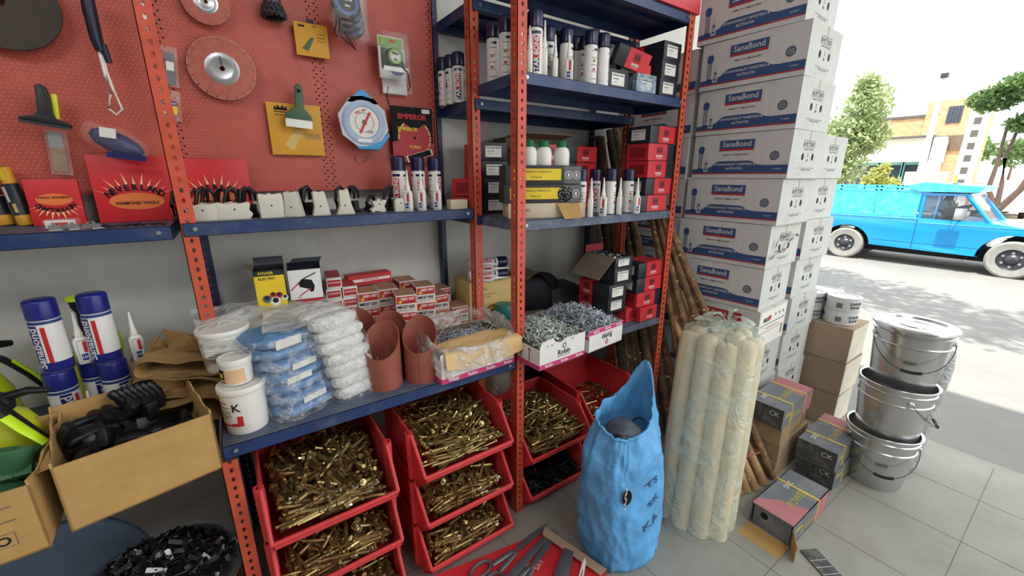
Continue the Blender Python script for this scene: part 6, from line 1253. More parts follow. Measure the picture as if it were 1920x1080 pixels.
# small parts along the left shelf
random.seed(13); m = None
for i in range(11):
    px = 95+i*20; _y = 0.325+0.02*random.random(); p = Vector((at(px+random.uniform(-4, 4), 405, Y=_y).x, _y, ZU-0.004)); q = MB(); k = i % 3
    if i < 5: 
        nm_, lb, mt = 'steel_clip', 'small bright punched steel clip lying on the left shelf', 'steel'
        q.box(-0.012, 0.012, -0.001, 0.001, 0, 0.014, mt, ROT(-35, 'X')); q.box(-0.012, 0.012, -0.012, 0.0, 0, 0.0015, mt)
        q.box(-0.004, 0.004, -0.001, 0.001, 0.014, 0.022, mt, ROT(-35, 'X'))
    else:
        nm_, lb, mt = 'metal_hook', 'small dark metal hook lying along the left shelf edge', ('dark_steel', 'black_plastic', 'deep_navy')[k]
        q.tube([(-0.018, 0, 0.003), (0, 0.003, 0.005), (0.014, 0, 0.003), (0.018, -0.008, 0.003), (0.010, -0.012, 0.003)], 0.003, mt, 6)
    o = q.build(nm_, loc=p); o.rotation_euler.z = random.uniform(-0.8, 0.8); tag(o, lb, 'clip' if i < 5 else 'hook', 'steel clips on the left shelf' if i < 5 else 'dark hooks on the left shelf')
t = thing('plastic_tray_pack', 'white and red printed plastic pack lying by the small clips', 'pack', (at(108, 410, Y=0.34).x, 0.345, ZU-0.004), -5); q = MB(); q.box(-0.035, 0.035, 0, 0.03, 0, 0.028, BL); q.build('sleeve', t, bevel=0.004); q = MB(); q.box(-0.03, 0.03, 0.004, 0.006, 0.003, 0.024, 'can_white'); q.rect('-Y', (0, 0.004, 0.012), 0.03, 0.012, 'print_red'); q.build('insert', t, smooth=False)

# ================================================================ pale grips and black hooks along the wall shelf
GRP = M('grip_cream', (206, 200, 186), 0.6, var=0.05)
def prof_part(pts, d, hole=(0, 0.02), mat='grip_cream', ang=0):
    m = MB(); m.prism(pts, -d/2, d/2, mat, face_T('-Y', (0, 0, 0)) @ ROT(0, 'Z')); 
    if hole: m.cyl((hole[0], -d/2-0.0005, hole[1]), (hole[0], -d/2+0.002, hole[1]), 0.0032, 'soft_black', n=12)
    return m
saddle = [(-0.033, 0), (0.030, 0), (0.036, 0.008), (0.036, 0.012), (0.030, 0.018), (0.034, 0.030), (0.030, 0.034), (0.012, 0.031), (0, 0.033), (-0.014, 0.030), (-0.032, 0.034), (-0.036, 0.030), (-0.031, 0.016), (-0.036, 0.008)]
block = [(-0.026, 0), (0.026, 0), (0.027, 0.045), (0.024, 0.050), (0.004, 0.047), (0, 0.051), (-0.008, 0.047), (-0.024, 0.050), (-0.027, 0.045)]
wedge = [(-0.020, 0), (0.024, 0), (0.020, 0.020), (0.014, 0.050), (0.010, 0.053), (0.0, 0.050), (-0.010, 0.053), (-0.016, 0.050), (-0.014, 0.02)]
horn = [(-0.022, 0), (0.026, 0), (0.018, 0.022), (0.014, 0.048), (0.011, 0.058), (0.006, 0.055), (0.0, 0.052), (-0.006, 0.055), (-0.012, 0.050), (-0.012, 0.02)]
star_ = [(-0.020, 0.0), (-0.012, 0.004), (0, 0.002), (0.012, 0.0), (0.020, 0.004), (0.015, 0.014), (0.024, 0.028), (0.014, 0.030), (0.006, 0.026), (0, 0.034), (-0.008, 0.026), (-0.020, 0.028), (-0.014, 0.014), (-0.026, 0.008)]
fl_ = [(-0.018, 0), (0.016, 0), (0.020, 0.006), (0.018, 0.028), (0.010, 0.032), (-0.010, 0.032), (-0.018, 0.026)]
for i, (px, py, pts, d, rz, lb) in enumerate(((380, 411, saddle, 0.02, 0, 'saddle-shaped one at the left end'), (440, 409, saddle, 0.02, 2, 'second saddle-shaped one'), (410, 404, saddle, 0.02, 0, 'saddle-shaped one standing behind the front two'), (510, 405, block, 0.022, 4, 'square block with notched top'), (552, 405, wedge, 0.03, -25, 'narrow wedge turned sideways'), (602, 402, wedge, 0.022, 0, 'flared block with forked top'), (648, 401, horn, 0.022, 0, 'tallest flared block'), (712, 398, star_, 0.018, 5, 'star-shaped knob'), (753, 394, fl_, 0.018, 0, 'small one against the spray cans'))):
    _y = 0.335 if px != 410 else 0.385; p = Vector((at(px, 395, Y=_y).x, _y, ZU)); o = prof_part(pts, d, (0, 0.02 if pts not in (block,) else 0.025)).build('plastic_grip', bevel=0.0022, loc=p+Vector((0, d/2+0.003, 0))); o.scale = (1.32, 1.3, 1.6); o.rotation_euler.z = math.radians(rz); tag(o, 'cream plastic grip on the wall shelf, '+lb, 'grip', 'cream plastic grips on the wall shelf')
for i, px in enumerate((336, 378, 394, 420, 432, 462, 470, 570, 578, 640, 655, 664, 690, 728, 740)):
    _y = 0.40+0.015*(i % 2); p = Vector((at(px, 385, Y=_y).x, _y, ZU)); hgt = 0.062 if px not in (690,) else 0.04; q = MB()
    q.tube([(-0.010, 0, 0), (-0.012, 0, hgt*0.5), (-0.006, 0, hgt*0.9), (0.004, 0, hgt), (0.012, 0, hgt*0.85), (0.012, 0, hgt*0.55)], [0.0048, 0.004, 0.0045, 0.005, 0.0045, 0.003], 'black_plastic', 8); q.tube([(-0.013, 0, 0.0045), (0.014, 0, 0.0045)], 0.0045, 'black_plastic', 8); q.box(-0.008, 0.012, -0.003, 0.003, 0, hgt*0.45, 'black_plastic')
    o = q.build('plastic_hook', loc=p); o.scale = (1.5, 1.5, 1.55); o.rotation_euler = (0, (0.35 if px == 690 else 0.05*math.sin(i*2)), 0.5*math.sin(i*1.7)); tag(o, 'black plastic hook standing behind the cream grips', 'hook', 'black hooks behind the cream grips')
# ================================================================ left end of the lower shelf
def open_carton(name, lab, loc, rz, L, D, H, torn=False):
    t = thing(name, lab, 'box', loc, rz); m = MB(); g = 0.004
    m.box(0, L, 0, D, 0, g, 'kraft'); m.box(0, L, 0, g, 0, H, 'kraft'); m.box(0, L, D-g, D, 0, H+0.01, 'kraft')
    # side walls with slightly sagging, ragged top edges
    for x0 in (0, L-g):
        n = 10; top = [(D*i/n, H+0.005*math.sin(i*1.9)+(0.012 if i in (0, 10) else 0)) for i in range(n+1)]
        pts = [(0, 0), (D, 0)]+top[::-1]; vs = [(x0, y, z) for y, z in pts]+[(x0+g, y, z) for y, z in pts]; k = len(pts)
        m.add(vs, [tuple(range(k-1, -1, -1)), tuple(range(k, 2*k))]+[(i, (i+1) % k, (i+1) % k+k, i+k) for i in range(k)], 'kraft')
    m.build('box_body', t, smooth=False); return t
t = open_carton('open_carton', 'open plain brown box full of black plastic parts beside the orange post', (-1.262, -0.155, ZL+0.001), 13, 0.272, 0.31, 0.158)
m = MB(); m.add([(0.0, 0.004, 0.158), (-0.028, 0.02, 0.148), (-0.022, 0.05, 0.14), (0.0, 0.09, 0.160)], [(0, 1, 2, 3)], 'kraft'); m.build('torn_corner', t, smooth=False, label='small torn flap at the left corner')
t2 = open_carton('open_carton', 'open brown box of dark green plastic parts at the left edge', (-1.585, -0.20, ZL+0.001), 4, 0.30, 0.31, 0.15)
q = MB()
for k, (z, w_) in enumerate(((0.118, 0.22), (0.103, 0.14), (0.088, 0.18))): q.rect('-Y', (0.16+0.01*k, 0, z), w_, 0.003, 'kraft_rev', 0.0006)
for k in range(4):
    x = 0.12+0.042*k; q.rect('-Y', (x, 0, 0.048), 0.034, 0.030, 'kraft_rev', 0.0006); q.rect('-Y', (x, 0, 0.048), 0.031, 0.027, 'kraft', 0.0009)
    if k == 1: q.poly('-Y', (x, 0, 0.048), [(-0.011, 0.001), (0.011, 0.001), (0.006, 0.009), (-0.006, 0.009)], 'kraft_rev', 0.0012); q.rect('-Y', (x, 0, 0.045), 0.0016, 0.012, 'kraft_rev', 0.0012)
    elif k == 3: q.disc('-Y', (x, 0, 0.048), 0.010, 'ink', 0.0012, 14, 0.006)
    elif k == 0: q.rect('-Y', (x, 0, 0.048), 0.012, 0.018, 'kraft_rev', 0.0012)
    else: q.poly('-Y', (x, 0, 0.048), [(-0.008, -0.009), (0.008, -0.009), (0, 0.008)], 'kraft_rev', 0.0012)
q.text('ساخت ایران', 0.016, 'kraft_rev', '-Y', (0.19, 0, 0.02), 0.001, 0.01); q.build('print', t2, smooth=False, label='faint brown handling marks')
# contents
BK = M('moulded_black', (26, 26, 28), 0.38, var=0.25, bump=0.15, bscale=18); GN = M('moulded_green', (58, 108, 72), 0.45, var=0.25)
def finger_grip():
    m = MB(); pts = [Vector((0.09*(i/8)-0.045, 0, 0.012*math.sin(i*0.4))) for i in range(9)]; m.tube(pts, [0.010, 0.0125, 0.0105, 0.013, 0.011, 0.013, 0.011, 0.0125, 0.008], BK, 12); return m.mesh('g')
def clamp_(): 
    m = MB(); m.prism([(-0.05, 0), (0.03, 0), (0.05, 0.018), (0.045, 0.04), (0.03, 0.034), (0.02, 0.02), (-0.02, 0.02), (-0.03, 0.045), (-0.045, 0.045), (-0.05, 0.02)], -0.014, 0.014, BK, face_T('-Y', (0, 0, 0))); m.cyl((0.03, -0.016, 0.012), (0.03, 0.016, 0.012), 0.006, 'dark_steel', n=14); return m.mesh('c', bevel=0.003)
def handle_():
    m = MB(); m.tube([(-0.07, 0, 0), (-0.03, 0, 0.006), (0.03, 0, 0.006), (0.07, 0, -0.004)], [0.012, 0.015, 0.014, 0.009], BK, 14, flat=0.7); return m.mesh('h')
kb = [finger_grip(), clamp_(), handle_()]; random.seed(17); W = Matrix.Translation((-1.262, -0.155, ZL+0.001)) @ RZ(13)
for i in range(34):
    u, v = random.uniform(0.18, 0.82), random.uniform(0.16, 0.86); k = random.choice((0, 1, 1, 2, 0)); lay = i//12
    T = W @ TR(0.272*u, 0.31*v, 0.050+0.024*lay+0.02*v) @ RZ(random.uniform(0, 360)) @ ROT(random.uniform(-25, 25), 'Y') @ ROT(random.uniform(-30, 30), 'X')
    o = link('plastic_part', kb[k], mtx=T); tag(o, 'black moulded %s in the plain brown box' % ('ribbed grip', 'clamp', 'handle blank')[k], 'part', 'black %s in the brown box' % ('ribbed grips', 'clamps', 'handle blanks')[k])
for j in range(7):   # a stack of ribbed pieces standing at the back
    T = W @ TR(0.12+0.012*j, 0.27, 0.135) @ ROT(80, 'Y') ; o = link('plastic_part', kb[0], mtx=T); tag(o, 'black ribbed piece standing in the row at the back of the brown box', 'part', 'row of black ribbed pieces')
m = MB(); m.box(0.01, 0.26, 0.01, 0.30, 0.005, 0.05, BK, W); tag(m.build('packed_parts', smooth=False), 'solid layer of black parts at the bottom of the brown box', 'parts', kind='stuff')
def wedge_(): 
    m = MB(); m.prism([(-0.055, 0), (0.05, 0), (0.055, 0.012), (0.01, 0.022), (-0.04, 0.02), (-0.055, 0.012)], -0.022, 0.022, GN, face_T('-Y', (0, 0, 0)))
    for k in range(4): m.box(-0.04+0.022*k, -0.036+0.022*k, -0.024, 0.024, 0.0, 0.02, GN)
    return m.mesh('w', bevel=0.002)
def cup_():
    m = MB(); m.lathe([(0, 0), (0.026, 0), (0.028, 0.004), (0.028, 0.05), (0.024, 0.054), (0.010, 0.054), (0.010, 0.046), (0, 0.046)], GN, 24, sq=(1.3, 0.8, 0.8)); return m.mesh('cu')
kg = [wedge_(), cup_()]; W = Matrix.Translation((-1.585, -0.20, ZL+0.001)) @ RZ(4)
for i in range(26):
    u, v = random.uniform(0.2, 0.82), random.uniform(0.15, 0.85); k = 0 if i % 4 else 1; lay = i//9
    T = W @ TR(0.30*u, 0.31*v, 0.05+0.03*lay) @ RZ(random.uniform(-60, 60)) @ ROT(random.uniform(-30, 30), 'Y') @ ROT(random.uniform(-20, 40), 'X')
    o = link('plastic_part', kg[k], mtx=T); tag(o, 'dark green moulded %s in the left brown box' % ('wedge', 'cup')[k], 'part', 'green %s in the left box' % ('wedges', 'cups')[k])
m = MB(); m.box(0.01, 0.29, 0.01, 0.30, 0.005, 0.05, GN, W); tag(m.build('packed_parts', smooth=False), 'solid layer of green parts at the bottom of the left box', 'parts', kind='stuff')

# spray cans and bottles behind the boxes
GS = 'blue spray cans behind the brown boxes'
for x, y, z, rz, lb in ((-1.350, 0.33, ZL, 70, 'lower layer, left'), (-1.290, 0.385, ZL, 75, 'lower layer, middle'), (-1.238, 0.33, ZL, 90, 'lower layer, right'), (-1.345, 0.335, ZL+0.2055, 12, 'upper left of two'), (-1.243, 0.335, ZL+0.2055, 6, 'upper right of two')):
    sanaK.put((x, y, z), rz, 'blue spray can behind the brown boxes, '+lb, GS)
cb = Kind(mk_bottle('g', 0.034, 0.155))
for x, y, z, lb in ((-1.292, 0.345, ZL+0.2055, 'between the two upper blue cans'), (-1.18, 0.36, ZL+0.18, 'right of the upper blue cans'), (-1.285, 0.25, ZL, 'lower one in front of the blue cans'), (-1.165, 0.27, ZL+0.02, 'at the back edge of the plain box')):
    cb.put((x, y, z), 60, 'nozzle glue bottle '+lb, 'glue bottles among the blue cans')
m = MB(); m.box(-0.03, 0.03, -0.03, 0.03, 0, 0.18, 'kraft_dark'); tag(m.build('small_carton', loc=(-1.175, 0.365, ZL), smooth=False), 'small brown carton standing under the glue bottle right of the blue cans', 'box')
# two yellow-green pressure sprayers
LIME = M('lime_plastic', (196, 204, 36), 0.35, var=0.08); NEON = M('neon_lime', (204, 248, 40), 0.45)
def mk_sprayer():
    t = thing('pressure_sprayer', 'x', 'sprayer'); m = MB(); m.lathe([(0, 0), (0.055, 0), (0.062, 0.01), (0.066, 0.06), (0.062, 0.12), (0.045, 0.165), (0.026, 0.185), (0.022, 0.19)], LIME, 32); m.build('tank', t, label='yellow-green tank')
    c = MB(); c.lathe([(0.030, 0.185), (0.032, 0.21), (0.024, 0.225), (0.014, 0.235), (0.012, 0.27), (0.02, 0.285), (0.022, 0.30), (0, 0.302)], 'black_plastic', 24); c.build('pump_collar', t, label='black pump collar')
    k = MB(); k.lathe([(0.010, 0.30), (0.026, 0.303), (0.027, 0.311), (0.012, 0.316), (0, 0.316)], NEON, 24); k.build('pump_knob', t, label='lime pump knob')
    h = MB(); h.tube([(0.02, 0, 0.22), (0.06, -0.01, 0.23), (0.095, -0.015, 0.222)], [0.012, 0.011, 0.008], 'black_plastic', 10); h.build('nozzle', t, label='black spray nozzle')
    s = MB(); s.tube([(0.01, -0.03, 0.225), (0.03, -0.055, 0.20), (0.06, -0.07, 0.15), (0.085, -0.075, 0.105)], [0.012, 0.014, 0.013, 0.011], 'black_plastic', 10, flat=0.6); s.build('trigger_lever', t); 
    g = MB(); g.tube([(0.034, -0.072, 0.195), (0.058, -0.084, 0.155), (0.086, -0.09, 0.105)], [0.012, 0.013, 0.012], NEON, 10, flat=0.35); g.build('trigger_pad', t, label='bright neon lime pad on the lever'); return t
spK = Kind(mk_sprayer); _p = at(14, 700, Y=0.13); spK.put((_p.x-0.035, 0.13, ZL+0.04), 0, 'yellow-green pressure sprayer with black pump, at the left edge', 'pressure sprayers', scale=(1.0, 1.0, 0.85)); spK.put((-1.305, 0.475, ZL+0.002), 120, 'pressure sprayer whose lime knob shows behind the blue spray cans', 'pressure sprayers', scale=(1, 1, 1.2))
spK.put((-1.53, 0.42, ZL+0.002), 60, 'second sprayer behind at the left edge', 'pressure sprayers', scale=(1, 1, 1.15))
# folded brown cloth
CL_ = M('brown_canvas', (150, 116, 70), 0.9, var=0.25, scale=8, bump=0.5, bscale=45, dirt=(196, 160, 104), dirt_amt=0.4)
t = thing('canvas_sack', 'stiff folded brown canvas bag lying behind the plain brown box', 'bag', (-1.075, 0.20, ZL), -10); m = MB()
def layer(z0, a, b, h, sd_, ox=0, oy=0):
    def f(u, v):
        t_ = 2*PI*u; c, s = math.cos(t_), math.sin(t_); x = math.copysign(abs(c)**0.7, c)*a*(1+0.1*nz3(c*2, s*2, sd_)); z = math.copysign(abs(s)**0.8, s)*h*(0.6+0.4*abs(c))
        y = (v-0.5)*b; return (ox+x, oy+y, z0+z+0.03*math.sin(x*14+sd_)*(0.5+v)+0.012*nz3(x*20, y*20, sd_))
    m.grid(f, 36, 16, CL_, wrap=True)
layer(0.06, 0.115, 0.16, 0.05, 1.0); layer(0.13, 0.11, 0.15, 0.045, 2.3, 0.0, 0.02); layer(0.20, 0.10, 0.15, 0.034, 3.4, 0.01, 0.03)
m.grid(lambda u, v: (-0.03+0.11*u, 0.06-0.02*v, 0.21+0.09*v-0.05*v*u+0.01*nz3(u*4, v*4, 2)), 14, 10, CL_); m.grid(lambda u, v: (-0.03-0.10*v, 0.05-0.04*u, 0.29-0.15*v+0.01*nz3(u*4, v*4, 5)), 10, 12, CL_)
m.build('cloth', t, ang=180)

# ================================================================ under the lower shelf, left
t = thing('metal_basin', 'round metal basin heaped with black and bright clips under the lower shelf', 'basin', (-1.215, 0.10, 0.30)); m = MB(); m.lathe([(0, 0), (0.15, 0), (0.20, 0.05), (0.215, 0.052), (0.215, 0.056), (0.198, 0.056), (0.148, 0.006), (0, 0.006)], 'steel', 48); m.build('basin_body', t)
m = MB(); random.seed(31)
for i in range(520):
    r = 0.17*math.sqrt(random.random()); a = random.uniform(0, 2*PI); z = 0.35+0.11*(1-(r/0.17)**2)*random.uniform(0.6, 1.0); p = Vector((-1.215+r*math.cos(a), 0.10+r*math.sin(a), z)); T = rnd_T(p, 1.6); mt = 'moulded_black' if i % 9 else ('steel' if i % 2 else 'can_white'); l_ = random.uniform(0.012, 0.026)
    m.box(-0.006, 0.006, -0.0015, 0.0015, -l_, l_, mt, T)
    if i % 2: m.box(-0.002, 0.010, -0.006, 0.006, l_-0.004, l_, mt, T)
tag(m.build('clips', smooth=False), 'tangled heap of small black and bright clips in the metal basin', 'clips', kind='stuff')
m = MB()
for i in range(46):
    r = 0.165+0.028*random.random(); z = 0.012+0.285*random.random(); n = 32; tl, ph = random.uniform(-0.03, 0.03), random.uniform(0, 6); m.tube([(r*math.cos(2*PI*k/n), r*math.sin(2*PI*k/n), z+tl*r*4*0.2*math.sin(2*PI*k/n+ph)) for k in range(n)], 0.0018, M('copper_wire', (176, 122, 92), 0.3, 0.9) if i % 2 else 'steel', 5, closed=True)
tag(m.build('wire_coil', loc=(-1.215, 0.10, 0.0)), 'coil of bright and coppery wire under the metal basin', 'wire', kind='stuff')
m = MB(); m.lathe([(0, -0.012), (0.205, -0.012), (0.21, -0.006), (0.21, 0.006), (0.205, 0.012), (0.03, 0.012), (0.026, 0.004), (0, 0.004)], M('slate_disc', (92, 112, 136), 0.7, dirt=(110, 116, 120), dirt_amt=0.4), 56, ROT(90, 'X')); o = m.build('abrasive_wheel', loc=(-1.44, 0.30, 0.28)); o.rotation_euler = (math.radians(-14), 0, math.radians(-14)); tag(o, 'large slate blue round disc leaning in the dark under the shelf', 'disc')
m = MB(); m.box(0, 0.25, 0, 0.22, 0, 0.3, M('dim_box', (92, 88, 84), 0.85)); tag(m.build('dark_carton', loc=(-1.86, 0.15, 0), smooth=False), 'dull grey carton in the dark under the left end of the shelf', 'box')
# behind the bins
m = MB(); m.grid(lambda u, v: ((0.13+0.02*nz3(u*4, v*4, 1))*math.cos(2*PI*u)*math.sin(PI*v)**0.5, 0.09*math.sin(2*PI*u)*math.sin(PI*v)**0.5, 0.19-0.19*math.cos(PI*v)+0.01*nz3(u*5, v*5, 3)), 32, 18, M('yellow_sack', (170, 168, 44), 0.55, bump=0.3, bscale=20), wrap=True); tag(m.build('yellow_bag', loc=(0.02, 0.46, 0.27), ang=180), 'dull yellow plastic bag behind the red bins under the shelf', 'bag')
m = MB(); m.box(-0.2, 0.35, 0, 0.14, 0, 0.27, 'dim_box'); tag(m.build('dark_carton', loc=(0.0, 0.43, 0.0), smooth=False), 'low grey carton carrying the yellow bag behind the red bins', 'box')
m = MB(); m.grid(lambda u, v: ((0.09+0.025*nz3(u*4, v*4, 7))*math.cos(2*PI*u)*(math.sin(PI*v)**0.5)*(1.1-0.5*v), 0.05*math.sin(2*PI*u)*math.sin(PI*v)**0.5, 0.14-0.14*math.cos(PI*v)), 28, 18, clear_mat('grey_bag', (176, 168, 156), 0.85, 0.35, 18, 0.2), wrap=True); tag(m.build('grey_bag', loc=(0.14, 0.36, 0.40), ang=180), 'crumpled grey plastic bag behind the upper right red bin', 'bag')
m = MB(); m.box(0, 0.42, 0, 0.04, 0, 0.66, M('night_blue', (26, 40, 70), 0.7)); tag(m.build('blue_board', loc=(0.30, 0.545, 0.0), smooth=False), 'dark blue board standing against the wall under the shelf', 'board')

# ================================================================ flat red box with tin snips on the floor
t = thing('flat_box', 'flattened red box with a brown open edge on the floor, tools lying on it', 'box', (-0.56, -0.40, 0), 0); 
m = MB(); BR = 'box_red'; TT = RZ(0)
m.add([(0.02, -0.20, 0.0), (0.66, -0.06, 0.0), (0.585, 0.225, 0.0), (-0.02, 0.33, 0.0), (0.02, -0.20, 0.03), (0.66, -0.06, 0.03), (0.585, 0.225, 0.03), (-0.02, 0.33, 0.03)], [(3, 2, 1, 0), (4, 5, 6, 7), (0, 1, 5, 4), (1, 2, 6, 5), (2, 3, 7, 6), (3, 0, 4, 7)], BR); m.build('box_body', t, smooth=False)
m = MB(); m.add([(0.662, -0.06, 0.0), (0.587, 0.225, 0.0), (0.587, 0.225, 0.055), (0.662, -0.06, 0.05), (0.625, -0.065, 0.048), (0.555, 0.20, 0.052)], [(0, 1, 2, 3), (3, 2, 5, 4)], 'kraft_dark'); m.build('brown_edge', t, smooth=False, label='raised brown cardboard edge')
m = MB(); m.text('CAOA', 0.034, 'can_white', '+Z', (0.46, 0.16, 0.03), 0.001, -0.01, rot=22); m.text('SAY', 0.030, 'can_white', '+Z', (0.47, 0.115, 0.03), 0.001, -0.01, rot=22); m.text('S', 0.06, 'can_white', '+Z', (0.13, -0.02, 0.03), 0.001, -0.01, rot=30); m.build('lettering', t, smooth=False, label='thin white lettering')
SNP = M('snip_grey', (110, 116, 122), 0.4, 0.5, dirt=(70, 60, 56), dirt_amt=0.4)
def snips(lab, p, rz, s=1.0):
    t = thing('tin_snips', lab, 'snips', p, rz, 'tin snips on the red box'); t.scale = (s,)*3
    for k, sg in (('grip', 1), ('grip', -1)):
        m = MB(); pts = [(0.0, 0.006*sg, 0.008), (-0.05, 0.014*sg, 0.008), (-0.10, 0.020*sg, 0.008)]; m.tube(pts, [0.010, 0.011, 0.010], SNP, 10, flat=0.5)
        ring = [(-0.145+0.045*math.cos(a), 0.034*sg+0.026*math.sin(a), 0.008) for a in [2*PI*i/20 for i in range(20)]]; m.tube(ring, 0.0065, SNP, 8, closed=True); m.build('grip', t)
        b = MB(); b.prism([(0, -0.004*sg), (0.03, 0.010*sg), (0.12, 0.012*sg), (0.21, 0.002*sg), (0.03, -0.006*sg)], 0.004+0.004*(sg > 0), 0.0075+0.004*(sg > 0), SNP); b.build('blade', t, bevel=0.0008)
    p_ = MB(); p_.cyl((0.005, 0, 0.0), (0.005, 0, 0.016), 0.008, 'steel', n=14); p_.build('pivot_bolt', t)
snips('long grey tin snips with an oval ring grip lying across the red box', (-0.143, -0.19, 0.031), 9, 1.0)
snips('second pair of grey snips nearer the viewer, mostly cut off', (-0.13, -0.285, 0.033), 20, 1.0)
for i, (x, y, rz, lb, mt) in enumerate(((-0.10, -0.245, 14, 'long dull grey blade beside the snips', SNP), (-0.02, -0.36, 32, 'broad grey blade near the brown edge', SNP), (0.01, -0.42, 34, 'small pale labelled stick by the sack', 'paper'))):
    m = MB(); L_, w_ = ((0.16, 0.018), (0.10, 0.030), (0.07, 0.010))[i]; m.prism([(-L_, -w_), (L_*0.8, -w_*0.4), (L_, w_*0.3), (L_*0.7, w_), (-L_, w_)], 0, 0.004, mt)
    if i == 2: m.text('SARAY', 0.012, 'ink', '+Z', (0, 0, 0.004), 0.001, 0.01)
    o = m.build('steel_offcut' if i < 2 else 'label_stick', bevel=0.0006, loc=(x, y, 0.046+0.001*i)); o.rotation_euler.z = math.radians(rz); tag(o, lb, 'blade' if i < 2 else 'stick')
# ================================================================ street
M('asphalt', (122, 121, 118), 0.9, var=0.08, scale=1.5, bump=0.2, bscale=60, dirt=(140, 138, 132), dirt_amt=0.4); M('far_ground', (196, 190, 178), 0.9, scale=0.4)
f = MB(); f.box(2.32, 13.6, -40, 60, -0.36, -0.30, 'asphalt'); struct(f.build('ground', smooth=False))
f = MB(); f.box(13.6, 120, -60, 90, -0.37, -0.305, 'far_ground'); struct(f.build('ground', smooth=False))
f = MB(); f.box(13.55, 13.85, -40, 60, -0.30, -0.18, 'kerb_stone'); struct(f.build('trim_2', smooth=False))
# ---------------------------------------------------------------- blue pickup (nose towards -y)
PB = M('pickup_blue', (8, 140, 205), 0.22, var=0.05, scale=2, spec=0.7); PB2 = M('pickup_pale_blue', (60, 178, 205), 0.35, var=0.10, scale=3, dirt=(150, 190, 196), dirt_amt=0.4); GL = M('car_glass', (46, 56, 62), 0.08, spec=0.9); GW = clear_mat('window_glass', (70, 84, 92), 0.5, 0.05, 3, 0.1); TY = M('tyre_dusty', (142, 140, 136), 0.9, dirt=(110, 108, 104), dirt_amt=0.4)
t = thing('pickup_truck', 'bright blue pickup truck with a caged cargo bed driving past on the street', 'truck', (10.6, 0, -0.3)); Wd = 1.55
def side_extr(m, pts, x0, x1, mat):   # pts (y, z) outline, extruded in x
    n = len(pts); vs = [(x0, y, z) for y, z in pts]+[(x1, y, z) for y, z in pts]
    m.add(vs, [tuple(range(n)), tuple(range(2*n-1, n-1, -1))]+[((i+1) % n, i, i+n, (i+1) % n+n) for i in range(n)], mat)
def arch(yc, r, n=10): return [(yc+r*math.cos(PI*i/n), 0.30+r*math.sin(PI*i/n)) for i in range(n+1)]
z0 = 0.34
body = [(-1.55, 0.36), (-1.58, 0.62), (-1.50, 0.80), (-0.45, 0.90), (-0.02, 0.955), (0.94, 0.975), (2.95, 1.0), (3.0, 0.45)]+[(y, max(z, 0.36)) for y, z in reversed([(2.06+0.44*math.cos(PI*i/12), 0.33+0.42*math.sin(PI*i/12)) for i in range(13)])][::-1]+[(1.60, 0.36), (0.0, 0.33)]+[(-0.42+0.46*math.cos(PI*i/12), 0.33+0.44*math.sin(PI*i/12)) for i in range(13)]
m = MB(); side_extr(m, body[::-1], 0.0, Wd, PB); m.build('body', t, bevel=0.012, fixn=True)
m = MB(); m.box(-0.012, 0.004, 0.94, 3.0, 0.955, 0.985, PB2); m.box(-0.008, 0.002, -1.3, 0.9, 0.885, 0.9, PB2); m.box(-0.004, 0.001, 0.0, 1.6, 0.48, 0.485, 'print_blue'); m.box(-0.004, 0.001, 0.935, 0.945, 0.36, 0.95, 'print_blue'); m.build('side_trim', t, smooth=False)
cab = [(0.96, 0.96), (0.93, 1.44), (0.38, 1.46), (0.30, 1.44), (-0.04, 0.95)]
m = MB(); side_extr(m, cab[::-1], 0.06, Wd-0.06, GW); m.build('cab_glass', t, bevel=0.01, fixn=True, label='dark side and front glass')
m = MB(); m.box(0.04, Wd-0.04, 0.30, 0.97, 1.43, 1.475, PB)
for x in (0.045, Wd-0.085):
    for a, b, w_ in (((0.93, 0.96), (0.93, 1.45), 0.05), ((0.36, 1.46), (-0.05, 0.94), 0.055), ((0.72, 0.96), (0.70, 1.45), 0.012)):
        m.tube([(x+0.02, a[0], a[1]), (x+0.02, b[0], b[1])], w_*0.6, PB, 8)
m.box(0.05, 0.07, 0.0, 0.93, 0.94, 0.975, PB); m.build('cab_frame', t, smooth=False)
m = MB(); m.box(0.03, 0.05, 0.35, 0.70, 1.0, 1.03, 'dark_steel'); m.box(0.035, 0.05, 0.70, 0.84, 0.90, 0.93, 'can_white'); m.build('door_handle', t, smooth=False)
# cargo cage: posts, rails and sheet panels
m = MB()
for y in (0.98, 1.60, 1.68, 2.3, 2.95):
    for x in (0.02, Wd-0.05): m.box(x, x+0.035, y, y+0.035, 0.98, 1.60, PB2)
for z in (1.50, 1.57):
    for x in (0.02, Wd-0.05): m.box(x, x+0.03, 0.98, 3.0, z, z+0.03, PB2)
m.box(0.02, Wd-0.02, 0.97, 1.0, 1.57, 1.6, PB2); m.box(0.02, Wd-0.02, 2.95, 3.0, 1.57, 1.6, PB2); m.build('cargo_cage', t, smooth=False, label='pale blue tube cage')
for y0, y1 in ((1.01, 1.60), (1.71, 2.30), (2.33, 2.95)):
    m = MB(); 
    for x in (0.03, Wd-0.04): m = MB(); m.box(x, x+0.006, y0, y1, 1.0, 1.49, PB2); m.build('sheet_panel', t, smooth=False, label='pale blue sheet panel')
m = MB(); m.add([(0.0, 1.25, 1.60), (Wd, 1.25, 1.60), (Wd, 0.98, 1.68), (0, 0.98, 1.68), (0.0, 0.15, 1.60), (Wd, 0.15, 1.60), (Wd, 0.2, 1.50), (0, 0.2, 1.50), (0, 1.0, 1.50), (Wd, 1.0, 1.50)], [(0, 1, 2, 3), (3, 2, 5, 4), (4, 5, 6, 7), (7, 6, 9, 8), (0, 3, 8), (3, 4, 7, 8), (1, 9, 2), (2, 9, 6, 5), (0, 8, 9, 1)], PB2); m.build('roof_rack', t, smooth=False, label='pale blue rack shelf over the cab')
